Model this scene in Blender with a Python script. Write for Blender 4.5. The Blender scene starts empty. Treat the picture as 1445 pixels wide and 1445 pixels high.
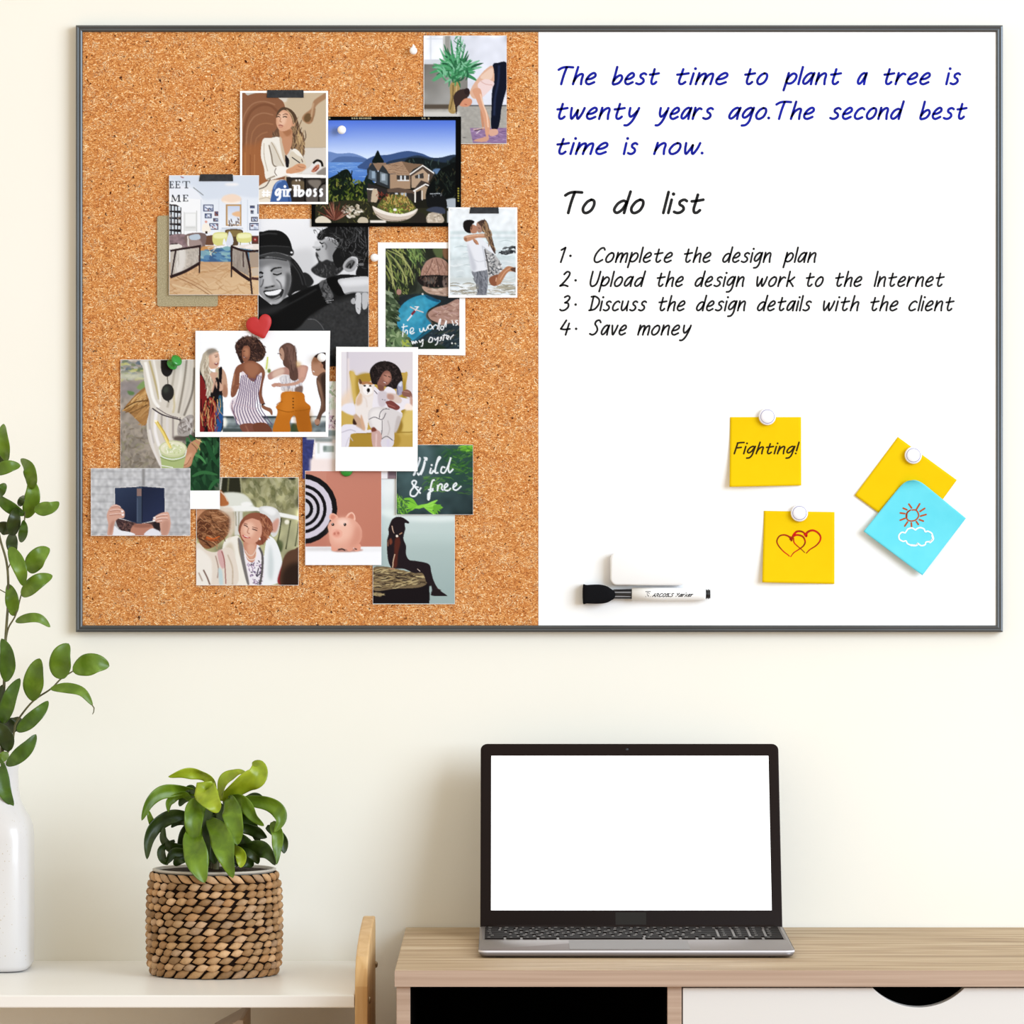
import bpy, bmesh, math, random
import numpy as np
from mathutils import Vector, Matrix

S = 0.0007                      # metres per photograph pixel on the wall
D = 5.0                         # camera distance from the wall
CZ = 1.160                      # camera height
C0 = 722.5
sc = bpy.context.scene
col = sc.collection
random.seed(4)

# ---------------------------------------------------------------- camera, world, light, exposure
cam_data = bpy.data.cameras.new('camera'); cam = bpy.data.objects.new('camera', cam_data); col.objects.link(cam)
cam.location = (0, -D, CZ); cam.rotation_euler = (math.pi/2, 0, 0)
cam_data.sensor_width = 36; cam_data.lens = 36*D/(1445*S); cam_data.clip_end = 50
sc.camera = cam
world = bpy.data.worlds.new('daylight'); sc.world = world; world.use_nodes = True
bg = world.node_tree.nodes['Background']; bg.inputs[0].default_value = (1.0, .925, .785, 1); bg.inputs[1].default_value = .91
def area(name, loc, aim, sx, sy, power, color):
    l = bpy.data.lights.new(name, 'AREA'); l.shape = 'RECTANGLE'; l.size = sx; l.size_y = sy; l.energy = power; l.color = color
    o = bpy.data.objects.new(name, l); col.objects.link(o); o.location = loc
    o.rotation_euler = (Vector(aim)-Vector(loc)).to_track_quat('-Z', 'Y').to_euler(); return o
area('window_light', (3.2, -3.5, 2.15), (.05, 0, 1.1), 2.7, 2.4, 194, (.715, .855, 1.02))
sc.view_settings.view_transform = 'Standard'; sc.view_settings.look = 'None'; sc.view_settings.exposure = 0; sc.view_settings.gamma = 1
sc.view_settings.use_curve_mapping = False
LIT = (1.12, 1.09, 1.02)           # brightness a white sheet reaches on the board

# ---------------------------------------------------------------- helpers
def P(px, py, d=0.):
    """photograph pixel -> point d metres in front of the wall"""
    k = S*(D-d)/D
    return Vector(((px-C0)*k, -d, CZ-(py-C0)*k))
def lin(c):
    c = hx(c); return np.where(c <= .04045, c/12.92, ((c+.055)/1.055)**2.4)
def rgb(c): return tuple(lin(c))+(1.,)
class MB:
    """collects shapes into one mesh"""
    def __init__(s): s.v, s.f, s.c = [], [], []
    def add(s, v, f, smooth=True, m=0):
        o = len(s.v); s.v += [tuple(p) for p in v]; s.f += [(tuple(i+o for i in q), smooth, m) for q in f]; return s
    def box(s, a, b, m=0):
        (x0, y0, z0), (x1, y1, z1) = a, b
        x0, x1 = sorted((x0, x1)); y0, y1 = sorted((y0, y1)); z0, z1 = sorted((z0, z1))
        v = [(x0, y0, z0), (x1, y0, z0), (x1, y1, z0), (x0, y1, z0), (x0, y0, z1), (x1, y0, z1), (x1, y1, z1), (x0, y1, z1)]
        return s.add(v, [(0, 3, 2, 1), (4, 5, 6, 7), (0, 1, 5, 4), (1, 2, 6, 5), (2, 3, 7, 6), (3, 0, 4, 7)], False, m)
    def prism(s, A, B, smooth=False, m=0):
        """two matching outlines joined by a band and capped"""
        n = len(A)
        return s.add(list(A)+list(B), [tuple(range(n-1, -1, -1)), tuple(range(n, 2*n))], False, m).add(list(A)+list(B), [(i, (i+1) % n, n+(i+1) % n, n+i) for i in range(n)], smooth, m)
    def loft(s, rings, closed=True, cap=True, smooth=True, m=0):
        n = len(rings[0]); v = [p for r in rings for p in r]; f = []
        for j in range(len(rings)-1):
            for i in range(n if closed else n-1):
                a, b = j*n+i, j*n+(i+1) % n; f.append((a, b, b+n, a+n))
        if cap and closed: f += [tuple(range(n-1, -1, -1)), tuple(range((len(rings)-1)*n, len(rings)*n))]
        return s.add(v, f, smooth, m)
    def lathe(s, prof, origin, axis='z', n=32, smooth=True, m=0):
        """prof: (radius, height) pairs"""
        o = Vector(origin); R = []
        for r, h in prof:
            ring = []
            for i in range(n):
                t = 2*math.pi*i/n; a, b = r*math.cos(t), r*math.sin(t)
                ring.append(o+(Vector((a, b, h)) if axis == 'z' else Vector((a, -h, b)) if axis == 'y' else Vector((h, a, b))))
            R.append(ring)
        return s.loft(R, m=m, smooth=smooth)
    def tube(s, path, r, n=8, m=0):
        path = [Vector(p) for p in path]; R = []
        for i, p in enumerate(path):
            t = (path[min(i+1, len(path)-1)]-path[max(i-1, 0)]).normalized()
            a = t.cross(Vector((0, 1, .13))).normalized(); b = t.cross(a)
            rr = r[i] if isinstance(r, (list, tuple)) else r
            R.append([p+a*rr*math.cos(2*math.pi*k/n)+b*rr*math.sin(2*math.pi*k/n) for k in range(n)])
        return s.loft(R, m=m)
    def build(s, name, mats, root=None, bevel=0, loc=None, angle=35):
        me = bpy.data.meshes.new(name); L = Vector(root.location) if root is not None and root.parent is None else Vector((0, 0, 0))
        own = Vector(loc) if loc is not None else Vector((0, 0, 0))
        if root is not None and root.parent is not None: L = Vector(root['_w'])
        off = L+own if root is None else L
        me.from_pydata([tuple(Vector(p)-(own if root is None else L)) for p in s.v], [], [q[0] for q in s.f])
        me.polygons.foreach_set('use_smooth', [q[1] for q in s.f]); me.polygons.foreach_set('material_index', [q[2] for q in s.f])
        for m in (mats if isinstance(mats, (list, tuple)) else [mats]): me.materials.append(m)
        bm = bmesh.new(); bm.from_mesh(me)
        bmesh.ops.recalc_face_normals(bm, faces=bm.faces)
        if bevel:
            bmesh.ops.remove_doubles(bm, verts=bm.verts, dist=1e-6)
            e = [e for e in bm.edges if len(e.link_faces) == 2 and e.calc_face_angle(0) > math.radians(angle)]
            bmesh.ops.bevel(bm, geom=e, offset=bevel, segments=2, affect='EDGES', profile=.6, clamp_overlap=True)
        bm.to_mesh(me); bm.free(); me.update()
        o = bpy.data.objects.new(name, me); col.objects.link(o)
        if root is None: o.location = own
        else: o.parent = root
        return o
def tag(o, label=None, cat=None, group=None, kind=None):
    for k, v in (('label', label), ('category', cat), ('group', group), ('kind', kind)):
        if v: o[k] = v
    return o
def thing(name, loc, label, cat, group=None):
    o = bpy.data.objects.new(name, None); col.objects.link(o); o.location = loc; o.empty_display_size = .02
    return tag(o, label, cat, group)
def sub(o, root):
    """remember where a part sits so that its own pieces can be built in place"""
    o['_w'] = tuple(root.location) if root.parent is None else tuple(root['_w']); return o

# ---------------------------------------------------------------- stroke lettering (handwriting drawn as pen strokes)
GLYPHS = {
 'a': "7 8.6 5 10 2.2 8.2 .4 4.2 .6 1.2 2.4 .4 4.8 3 7 8.6|7.4 10 6.8 5 6.9 0",
 'b': ".5 15.5 .3 8 0 .6 2.5 0 5.5 1.5 7 5 6 7.6 4 7.8 1.5 5.5 .3 3",
 'c': "7 8.6 5 9.8 2 8 .3 4 1 1 3.5 0 6.8 1.5",
 'd': "6.8 8 4.5 9 1.5 7 0 3 1 .6 3 .3 5.5 3 7 8|7.6 15.8 7.2 8 7 0",
 'e': ".8 4.4 4 5 6.5 7 6.3 9.2 4.5 10 2 8 .3 4 1 1 3.5 0 7 1.8",
 'g': "7 8.6 5 10 2 8.2 .3 4.7 .6 2 2.5 1.2 5 3.6 7 8.6|7.5 10 7 4 6.5 -2 4.5 -5.4 1.5 -6",
 'h': ".6 15.5 .3 8 0 0|.1 2.5 1.5 6.5 4 9 6 8.5 6 4 6.4 0",
 'i': "0 9.8 0 0|.3 14",
 'k': "0 15.5 0 0|6 9.5 3 6.5 .3 5.2|1.5 5.6 4 3 6.5 0",
 'l': "0 15.5 0 0",
 'm': ".2 10 0 0|0 3 1.8 8 4 9.5 5 8 4.8 0|4.9 3 6.8 8 9 9.5 10 8 10 0",
 'n': ".2 10 0 0|.05 3 1.8 7.5 4.5 9.8 6.2 8.5 6.2 4 6.8 0",
 'o': "4.5 9.8 2 8 .3 4 1.2 .8 3.5 0 6.2 2 7.3 6 6.5 9 4.5 9.8",
 'p': ".3 10 0 0 -.3 -5.5|.1 3 1.5 7 4.2 9.6 6.8 8 6.8 4.5 4.8 1.2 2 .6 .2 2",
 'r': ".2 10 0 0|.05 3 1.5 7 3.8 9.5 5.8 8.8",
 's': "6 8.8 4 9.8 1.6 8.5 1.8 6.3 4.2 4.8 5.2 2.6 3.8 .6 1.5 0 -.8 .8",
 't': "3 13.5 2.8 8 2.6 3 3.6 .4 5.5 .3 7 2|0 8.6 3.5 9 7.5 9.8",
 'u': "0 9.8 0 3 1.5 .2 4 1.5 6.2 5.5|6.5 9.8 6.2 4 7 0",
 'v': "0 9.8 1.2 4 2.6 0 4.8 5 6 9.8",
 'w': "0 9.8 .6 4 2 0 4 4 5.2 8|5.2 8 5.6 3 7 0 9 4.5 10 9.8",
 'y': "0 9.8 .3 5 1.8 2 4 3.5 6 7|6.8 9.8 5.8 4 4 -2 1.5 -5.5 -1 -5.8",
 'f': "6.5 14.5 4.5 15.6 3 13 2.6 6 2.2 0|0 8.6 5.5 9.2",
 'T': "-2 13 .5 14.8 4 15.5 9 15.2|4 15.3 3.2 8 3 0",
 'C': "8.5 13 7 15 4 14 1 9 .2 4 1.5 .6 4.5 0 8.5 2.5",
 'D': "1.8 15 1.6 .4|-.5 14.5 4 14.8 9 11.5 9.5 6.5 6 1.5 0 .2",
 'F': "1 14.6 .6 0|.6 14.4 4 15 8 15.2|.8 7.8 4 8.2 6.5 8.6",
 'I': "0 15.5 0 0",
 'S': "8 13 6 15.3 3 14.5 2 11.5 4.5 8.5 6 5 4.5 1.5 1.5 0 -1.5 1",
 'U': "0 15.5 0 5 1.5 .6 4 .2 6.5 2.5 7.5 8 7.8 15.5",
 '1': "-2.4 12.8 .6 15.3|.6 15.3 0 0",
 '2': ".5 12.5 3 15.3 6 14 5.5 10 2 4 -1 .3|-1 .3 3 1.2 7 0",
 '3': ".5 14 3.5 15.5 6 13.5 4.5 10 2 8.2|2 8.2 5.5 7.5 6.5 4 4 .8 .5 0 -1.5 1",
 '4': "2.5 15.2 .5 10 -1 6.2|-1 6.2 3 5.6 8 6.2|6 12 5.2 0",
 '!': "0 15.5 0 4|0 .4", '.': ".8 .8",
 'A': "-.5 0 3 8 5 14.5|5 14.5 7 0|1.5 5 7 5.5",
 'R': ".5 14.5 0 0|0 14 4 15 6.5 12 5 9 .5 7.5|2 7.5 7 0",
 'O': "5 15 1.5 11 .3 5 2 .6 5 0 8.4 5 8.6 11 5 15",
 'B': ".5 14.5 0 0|0 14 4.5 14.8 5.5 11 .3 7.8|.3 7.8 6 7 6 2 0 0",
 'M': "0 0 1 14|1 14 4 5|4 5 8 14|8 14 8.5 0",
}
def nums(t): return [float(v) for v in t.split()]
def pts(t):
    v = nums(t) if isinstance(t, str) else list(t)
    return [(v[i], v[i+1]) for i in range(0, len(v)-1, 2)]
def crom(P, closed=False, n=6):
    """Catmull-Rom smoothing of a polyline"""
    m = len(P)
    if m < 3: return list(P)
    out = []
    for i in range(m if closed else m-1):
        if closed: a, b, c, d = P[(i-1) % m], P[i], P[(i+1) % m], P[(i+2) % m]
        else: a, b, c, d = P[max(i-1, 0)], P[i], P[i+1], P[min(i+2, m-1)]
        for k in range(n):
            t = k/n
            out.append(tuple(.5*((2*b[j])+(-a[j]+c[j])*t+(2*a[j]-5*b[j]+4*c[j]-d[j])*t*t+(-a[j]+3*b[j]-3*c[j]+d[j])*t**3) for j in range(len(b))))
    if not closed: out.append(tuple(P[-1]))
    return out
def word_strokes(text, slant=.23, gap=3.4, dots=True):
    """strokes of a word in glyph units (x-height 10), left aligned at 0; returns strokes and width"""
    x, S = 0., []
    for ch in text:
        if ch == ' ': x += 7; continue
        st = [pts(s) for s in GLYPHS[ch].split('|')]
        allx = [p[0] for s in st for p in s]
        lo, hi = min(allx), max(allx)
        for s in st: S.append([(x+px-lo+py*slant, py) for px, py in s])
        x += hi-lo+gap
    ax = [p[0] for s in S for p in s]
    lo, hi = min(ax), max(ax)
    return [[(a-lo, b) for a, b in s] for s in S], hi-lo
def fit_word(text, x0, x1, base, xh, slant=.23, gap=3.4):
    """word strokes in photograph pixels: between x0 and x1, baseline at base, x-height xh (y grows downwards)"""
    S, w = word_strokes(text, slant, gap)
    k = (x1-x0)/max(w, .1) if x1 is not None else xh/10
    return [[(x0+a*k, base-b*xh/10) for a, b in s] for s in S]

# ---------------------------------------------------------------- painter for the printed pictures (colours of the prints, vertex by vertex)
def hx(c):
    if isinstance(c, str):
        c = c.lstrip('#')
        if len(c) == 3: c = ''.join(q*2 for q in c)
        return np.array([int(c[i:i+2], 16)/255 for i in (0, 2, 4)])
    return np.array(c, float)/255
def blur2(a, r):
    """gaussian-like blur, r in samples"""
    if r < .3: return a
    n = max(1, int(math.ceil(2.2*r))); k = np.exp(-.5*(np.arange(-n, n+1)/r)**2); k /= k.sum()
    for ax in (0, 1):
        pad = [(0, 0)]*a.ndim; pad[ax] = (n, n)
        b = np.pad(a, pad, mode='edge'); o = np.zeros_like(a); L = a.shape[ax]
        for i, w in enumerate(k):
            sl = [slice(None)]*a.ndim; sl[ax] = slice(i, i+L); o += w*b[tuple(sl)]
        a = o
    return a
class Pic:
    SS = 2
    def __init__(s, rect, zoom, step=.8, seed=1):
        s.x0, s.y0, s.x1, s.y1 = rect          # photograph pixels
        s.zx, s.zy, s.k = zoom
        s.nx = max(4, int(round((s.x1-s.x0)/step))+1); s.ny = max(4, int(round((s.y1-s.y0)/step))+1)
        s.W, s.H = s.nx*s.SS, s.ny*s.SS
        s.img = np.ones((s.H, s.W, 3)); s.rng = np.random.RandomState(seed)
        s.fx, s.fy = s.W/(s.x1-s.x0), s.H/(s.y1-s.y0)
    def t(s, P): return [((s.zx+x/s.k-s.x0)*s.fx, (s.zy+y/s.k-s.y0)*s.fy) for x, y in P]
    def u(s, w): return w/s.k*s.fx
    def mask(s, Q):
        Q = np.array(Q); m = np.zeros((s.H, s.W+1), np.int32)
        A, B = Q, np.roll(Q, -1, 0)
        for (xa, ya), (xb, yb) in zip(A, B):
            if ya == yb: continue
            sg = 1
            if ya > yb: xa, ya, xb, yb, sg = xb, yb, xa, ya, -1
            r0, r1 = max(0, math.ceil(ya-.5)), min(s.H-1, math.ceil(yb-.5)-1)
            if r1 < r0: continue
            r = np.arange(r0, r1+1); xc = xa+(r+.5-ya)*(xb-xa)/(yb-ya)
            ix = np.clip(np.ceil(xc-.5), 0, s.W).astype(int)
            np.add.at(m, (r, ix), sg)
        return (np.cumsum(m, 1)[:, :s.W] != 0).astype(float)
    def put(s, m, col, alpha=1., blur=0):
        if blur: m = blur2(m, s.u(blur))
        m = (m*alpha)[..., None]
        s.img = s.img*(1-m)+hx(col)*m
        return s
    def a(s, col, P, smooth=1, blur=0, alpha=1.):
        P = s.t(pts(P))
        return s.put(s.mask(crom(P, True, 5) if smooth else P), col, alpha, blur)
    def r(s, col, x0, y0, x1, y1, blur=0, alpha=1.): return s.a(col, [x0, y0, x1, y0, x1, y1, x0, y1], 0, blur, alpha)
    def strip(s, Q, w0, w1=None, wm=None):
        n = len(Q); L, R = [], []
        for i, (x, y) in enumerate(Q):
            a, b = Q[max(i-1, 0)], Q[min(i+1, n-1)]
            dx, dy = b[0]-a[0], b[1]-a[1]; d = math.hypot(dx, dy) or 1; t = i/max(n-1, 1)
            w = w0 if w1 is None else w0+(w1-w0)*t
            if wm is not None: w = wm*math.sin(math.pi*min(1, .08+.92*t))**.7
            L.append((x-dy/d*w/2, y+dx/d*w/2)); R.append((x+dy/d*w/2, y-dx/d*w/2))
        return L+R[::-1]
    def l(s, col, w, P, w1=None, smooth=1, blur=0, alpha=1., wm=None):
        P = s.t(pts(P)); Q = crom(P, False, 6) if smooth else P
        return s.put(s.mask(s.strip(Q, s.u(w), None if w1 is None else s.u(w1), None if wm is None else s.u(wm))), col, alpha, blur)
    def o(s, col, cx, cy, rx, ry=None, rot=0, blur=0, alpha=1.):
        ry = ry or rx; c, d = math.cos(math.radians(rot)), math.sin(math.radians(rot))
        P = [(cx+rx*math.cos(t)*c-ry*math.sin(t)*d, cy+rx*math.cos(t)*d+ry*math.sin(t)*c) for t in np.linspace(0, 2*math.pi, 25)[:-1]]
        return s.put(s.mask(s.t(P)), col, alpha, blur)
    def grad(s, c0, c1, x0, y0, x1, y1, box=None):
        """linear gradient from (x0,y0) to (x1,y1), inside box"""
        (ax, ay), (bx, by) = s.t([(x0, y0), (x1, y1)])
        X, Y = np.meshgrid(np.arange(s.W)+.5, np.arange(s.H)+.5)
        t = np.clip(((X-ax)*(bx-ax)+(Y-ay)*(by-ay))/((bx-ax)**2+(by-ay)**2), 0, 1)[..., None]
        g = hx(c0)*(1-t)+hx(c1)*t
        if box is None: s.img = g
        else:
            b = box if len(box) > 4 else [box[0], box[1], box[2], box[1], box[2], box[3], box[0], box[3]]
            m = s.mask(s.t(pts(b)))[..., None]; s.img = s.img*(1-m)+g*m
        return s
    def n(s, amp, size, box=None, chroma=0.):
        """soft mottling, size in zoom units"""
        r = s.u(size); g = blur2(s.rng.randn(s.H, s.W), r); g /= g.std()+1e-9
        g = g[..., None]*amp
        if chroma: g = g*(1+chroma*s.rng.randn(3))
        m = 1. if box is None else s.mask(s.t(pts([box[0], box[1], box[2], box[1], box[2], box[3], box[0], box[3]])))[..., None]
        s.img = np.clip(s.img*(1+g*m), 0, 1); return s
    def sc(s, cols, n, area, ln=(20, 50), w=6, ang=(0, 180), lens=1, alpha=.9):
        """scattered short strokes or leaves inside a polygon"""
        P = pts(area); xs = [p[0] for p in P]; ys = [p[1] for p in P]; M = s.mask(s.t(P)); k = 0; tries = 0
        while k < n and tries < n*12:
            tries += 1
            x, y = s.rng.uniform(min(xs), max(xs)), s.rng.uniform(min(ys), max(ys))
            (i, j), = s.t([(x, y)]); i, j = int(i), int(j)
            if not (0 <= i < s.W and 0 <= j < s.H) or M[j, i] < .5: continue
            a = math.radians(s.rng.uniform(*ang)); L = s.rng.uniform(*ln); dx, dy = math.cos(a)*L/2, math.sin(a)*L/2
            b = s.rng.uniform(-.15, .15)*L
            q = [x-dx, y-dy, x-b*math.sin(a), y+b*math.cos(a), x+dx, y+dy]
            c = cols[s.rng.randint(len(cols))]
            s.l(c, w, q, wm=w if lens else None, alpha=alpha); k += 1
        return s
    def fan(s, cols, cx, cy, n, r0, r1, a0, a1, w, droop=0):
        """spray of leaves out of one point"""
        for i in range(n):
            a = math.radians(a0+(a1-a0)*(i+s.rng.rand()*.7)/max(n, 1)); L = s.rng.uniform(r0, r1)
            x, y = cx+math.cos(a)*L, cy-math.sin(a)*L+droop*L
            s.l(cols[s.rng.randint(len(cols))], w, [cx, cy, (cx+x)/2, (cy+y)/2-droop*L*.6, x, y], wm=w)
        return s
    def text(s, col, w, t, x0, x1, base, xh, slant=0, gap=3.4):
        for st in fit_word(t, x0, x1, base, xh, slant, gap):
            if len(st) == 1: s.o(col, st[0][0], st[0][1], w*.6)
            else: s.l(col, w, [v for p in st for v in p])
        return s
    def done(s, soft=.35):
        g = s.img.reshape(s.ny, s.SS, s.nx, s.SS, 3).mean((1, 3))
        return blur2(np.clip(g, 0, 1), soft)

# ---------------------------------------------------------------- materials
def mat(name, c, rough=.5, metal=0., spec=.5, var=None, scale=(40, 40, 40), bump=0., bscale=200, detail=3, coat=0, emit=0, trans=0, dist=0.):
    m = bpy.data.materials.new(name); m.use_nodes = True; nt = m.node_tree; b = nt.nodes['Principled BSDF']
    b.inputs['Base Color'].default_value = rgb(c); b.inputs['Roughness'].default_value = rough; b.inputs['Metallic'].default_value = metal
    b.inputs['Specular IOR Level'].default_value = spec; b.inputs['Coat Weight'].default_value = coat
    if trans: b.inputs['Subsurface Weight'].default_value = trans; b.inputs['Subsurface Radius'].default_value = (.002, .004, .001)
    if emit: b.inputs['Emission Color'].default_value = rgb(c); b.inputs['Emission Strength'].default_value = emit
    tc = nt.nodes.new('ShaderNodeTexCoord')
    if var:
        mp = nt.nodes.new('ShaderNodeMapping'); mp.inputs['Scale'].default_value = scale; nt.links.new(tc.outputs['Object'], mp.inputs[0])
        n = nt.nodes.new('ShaderNodeTexNoise'); n.inputs['Scale'].default_value = 1; n.inputs['Detail'].default_value = detail; n.inputs['Distortion'].default_value = dist; nt.links.new(mp.outputs[0], n.inputs['Vector'])
        r = nt.nodes.new('ShaderNodeValToRGB'); nt.links.new(n.outputs[0], r.inputs[0])
        cs = list(var); e = r.color_ramp.elements
        e[0].position, e[1].position = cs[0][0], cs[-1][0]; e[0].color, e[1].color = rgb(cs[0][1]), rgb(cs[-1][1])
        for p_, q in cs[1:-1]: x = e.new(p_); x.color = rgb(q)
        nt.links.new(r.outputs[0], b.inputs['Base Color'])
    if bump:
        n2 = nt.nodes.new('ShaderNodeTexNoise'); n2.inputs['Scale'].default_value = bscale; n2.inputs['Detail'].default_value = 4; nt.links.new(tc.outputs['Object'], n2.inputs['Vector'])
        bp = nt.nodes.new('ShaderNodeBump'); bp.inputs['Strength'].default_value = bump; bp.inputs['Distance'].default_value = .001
        nt.links.new(n2.outputs[0], bp.inputs['Height']); nt.links.new(bp.outputs[0], b.inputs['Normal'])
    return m
M = {}
M['wall'] = mat('cream_wall_paint', '#f3f0e6', .85, spec=.2, var=((.3, '#f2efe4'), (.7, '#f4f1e8')), scale=(3, 3, 3), bump=.06, bscale=160)
M['floor'] = mat('oak_floor', '#a97f52', .5, var=((.3, '#8d6338'), (.5, '#a97c4c'), (.7, '#b98e5e')), scale=(2, 30, 30))
M['trim'] = mat('white_skirting_paint', '#ece8de', .5)
M['frame'] = mat('dark_grey_aluminium', '#5c5f61', .38, .75, var=((.35, '#55585a'), (.65, '#64676a')), scale=(4, 4, 4))
M['white'] = mat('whiteboard_enamel', '#fbfbfb', .35, spec=.25, var=((.3, '#fafafa'), (.7, '#fcfcfc')), scale=(6, 6, 6))
M['back'] = mat('grey_backing_board', '#8d8a86', .8)
M['blue_ink'] = mat('blue_marker_ink', '#08169a', .6, spec=.15, var=((.3, '#050f86'), (.7, '#0d1ea8')), scale=(60, 60, 60))
M['black_ink'] = mat('black_marker_ink', '#1c1c1e', .6, spec=.15, var=((.3, '#121214'), (.7, '#29292b')), scale=(60, 60, 60))
M['paper'] = mat('white_photo_paper', '#f7f7f8', .5, spec=.2)
M['film'] = mat('black_film_paper', '#070707', .5, spec=.04)
M['filmmark'] = mat('cream_film_print', '#e0d6b0', .5)
M['card'] = mat('linen_card', '#a79c7d', .85, spec=.1, var=((.25, '#867b5e'), (.5, '#a79c7e'), (.75, '#bfb595')), scale=(900, 900, 1500), detail=2, bump=.3, bscale=1500)
M['tape'] = mat('black_cloth_tape', '#2b2d31', .7, spec=.2, var=((.3, '#26282c'), (.7, '#34363a')), scale=(300, 300, 300), bump=.2, bscale=900)
M['pin'] = mat('white_pin_plastic', '#f6f6f8', .3, coat=.3)
M['steel'] = mat('bright_steel', '#c9c9c9', .25, 1)
M['green'] = mat('green_pin_plastic', '#1f8a2a', .3, coat=.3, var=((.3, '#1b7f26'), (.7, '#259432')), scale=(90, 90, 90))
M['heart'] = mat('red_painted_wood', '#bb2123', .55, var=((.3, '#b71f21'), (.7, '#bf2426')), scale=(60, 60, 60))
M['yellow'] = mat('yellow_note_paper', '#eac400', .75, spec=.1, var=((.3, '#e9c200'), (.7, '#ebc604')), scale=(40, 40, 40))
M['cyan'] = mat('light_blue_note_paper', '#66d5e6', .75, spec=.1, var=((.3, '#62d2e4'), (.7, '#6cd8e8')), scale=(40, 40, 40))
M['rust'] = mat('rust_crayon', '#b2552a', .8, spec=.1)
M['chalk'] = mat('white_crayon', '#f2fdff', .8, spec=.1)
M['redpen'] = mat('red_brown_pen', '#c02d12', .7, spec=.1, var=((.4, '#8a3410'), (.6, '#cf1f12')), scale=(120, 120, 120), detail=1)
M['brownink'] = mat('dark_brown_ink', '#33240c', .7, spec=.1)
M['magnet'] = mat('white_magnet_plastic', '#f4f4fb', .25, coat=.3)
M['magring'] = mat('violet_grey_groove', '#8a86b4', .5, spec=.2)
M['eraser'] = mat('white_eraser_plastic', '#f6f6f7', .4)
M['felt'] = mat('black_felt', '#111114', .9, spec=.1, bump=.3, bscale=900)
M['blackpl'] = mat('black_plastic', '#1b1b1e', .3)
M['greypl'] = mat('grey_plastic_line', '#8e8e92', .35)
M['whitelam'] = mat('white_laminate', '#efece6', .35, spec=.4, var=((.3, '#eeebe5'), (.7, '#f1eee9')), scale=(5, 5, 5))
M['drawerw'] = mat('white_drawer_lacquer', '#dddbd8', .45, spec=.3)
M['blacklam'] = mat('black_lining', '#050303', .8, spec=.05)
M['pine'] = mat('honey_pine', '#d6b07c', .5, spec=.3, var=((.25, '#c69a62'), (.5, '#d6b07c'), (.75, '#e0be90')), scale=(60, 30, 5), dist=.6)
M['oak'] = mat('light_oak_laminate', '#b59d7c', .55, spec=.25, var=((.22, '#8b7256'), (.42, '#ab9070'), (.55, '#bda585'), (.75, '#cdb99b')), scale=(5, 60, 240), detail=5, dist=.8, bump=.05, bscale=300)
M['oakedge'] = mat('pinkish_oak_edge', '#b59c89', .6, spec=.2, var=((.2, '#a68c79'), (.5, '#b59c89'), (.8, '#c2aa97')), scale=(4, 60, 320), detail=4, dist=.5)
M['alu'] = mat('grey_laptop_aluminium', '#87807f', .42, .6, var=((.35, '#827b7a'), (.65, '#8c8584')), scale=(5, 5, 5))
M['aluhighlight'] = mat('laptop_edge_highlight', '#e6e4ea', .3, .1)  # near-white colour carries the highlight along the laptop edge
M['pad'] = mat('trackpad_glass', '#6a6462', .5, .3)
M['key'] = mat('black_key_plastic', '#171211', .7, spec=.08)
M['legend'] = mat('white_key_legend', '#a19c98', .5)
M['bezel'] = mat('black_bezel', '#201816', .5, spec=.06)
M['badge'] = mat('dark_grey_badge', '#2c2927', .4, spec=.1)
M['screen'] = mat('lit_white_screen', '#ffffff', .3, emit=.75)
M['lens'] = mat('camera_glass', '#2b3038', .1)
M['vase'] = mat('speckled_white_ceramic', '#eceaea', .3, spec=.5, coat=.2)
M['stem'] = mat('brown_green_stem', '#5c5a38', .6, var=((.3, '#4d4a2c'), (.7, '#6f6b44')), scale=(90, 90, 90))
M['soil'] = mat('dark_potting_soil', '#2a2018', .95, spec=.1, var=((.3, '#1a130d'), (.7, '#3f3124')), scale=(220, 220, 220), bump=.6, bscale=500)
M['liner'] = mat('grey_pot_plastic', '#b9b2a6', .5)
M['core'] = mat('dark_wicker_core', '#1c0f08', .9, spec=.1)
M['boxfile'] = mat('grey_card_file', '#cabdb3', .7, var=((.3, '#c4b7ad'), (.7, '#cfc3b9')), scale=(20, 20, 20))
M['brass'] = mat('aged_steel_screw', '#b8a88c', .3, 1)
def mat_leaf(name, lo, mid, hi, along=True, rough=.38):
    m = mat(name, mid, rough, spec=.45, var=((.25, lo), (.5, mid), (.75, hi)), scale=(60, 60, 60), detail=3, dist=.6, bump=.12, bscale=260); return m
M['leafA'] = mat_leaf('mid_green_leaf', '#48640c', '#5a7812', '#729030')
M['leafB'] = mat_leaf('half_shaded_green_leaf', '#30480a', '#40600f', '#54741f')  # deeper copy of the leaf green, partial shading put into the colour
M['leafC'] = mat_leaf('shaded_green_leaf', '#1e2b09', '#2b3a0e', '#3a4c18')  # darkest copy of the same green, shading put into the colour
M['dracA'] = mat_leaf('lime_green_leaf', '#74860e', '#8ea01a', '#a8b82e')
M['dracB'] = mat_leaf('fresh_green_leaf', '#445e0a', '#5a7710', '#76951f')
M['dracC'] = mat_leaf('shaded_glossy_leaf', '#1b2a07', '#2a3d0c', '#3c5216')  # darkened leaf colour stands in for shade inside the plant
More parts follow.
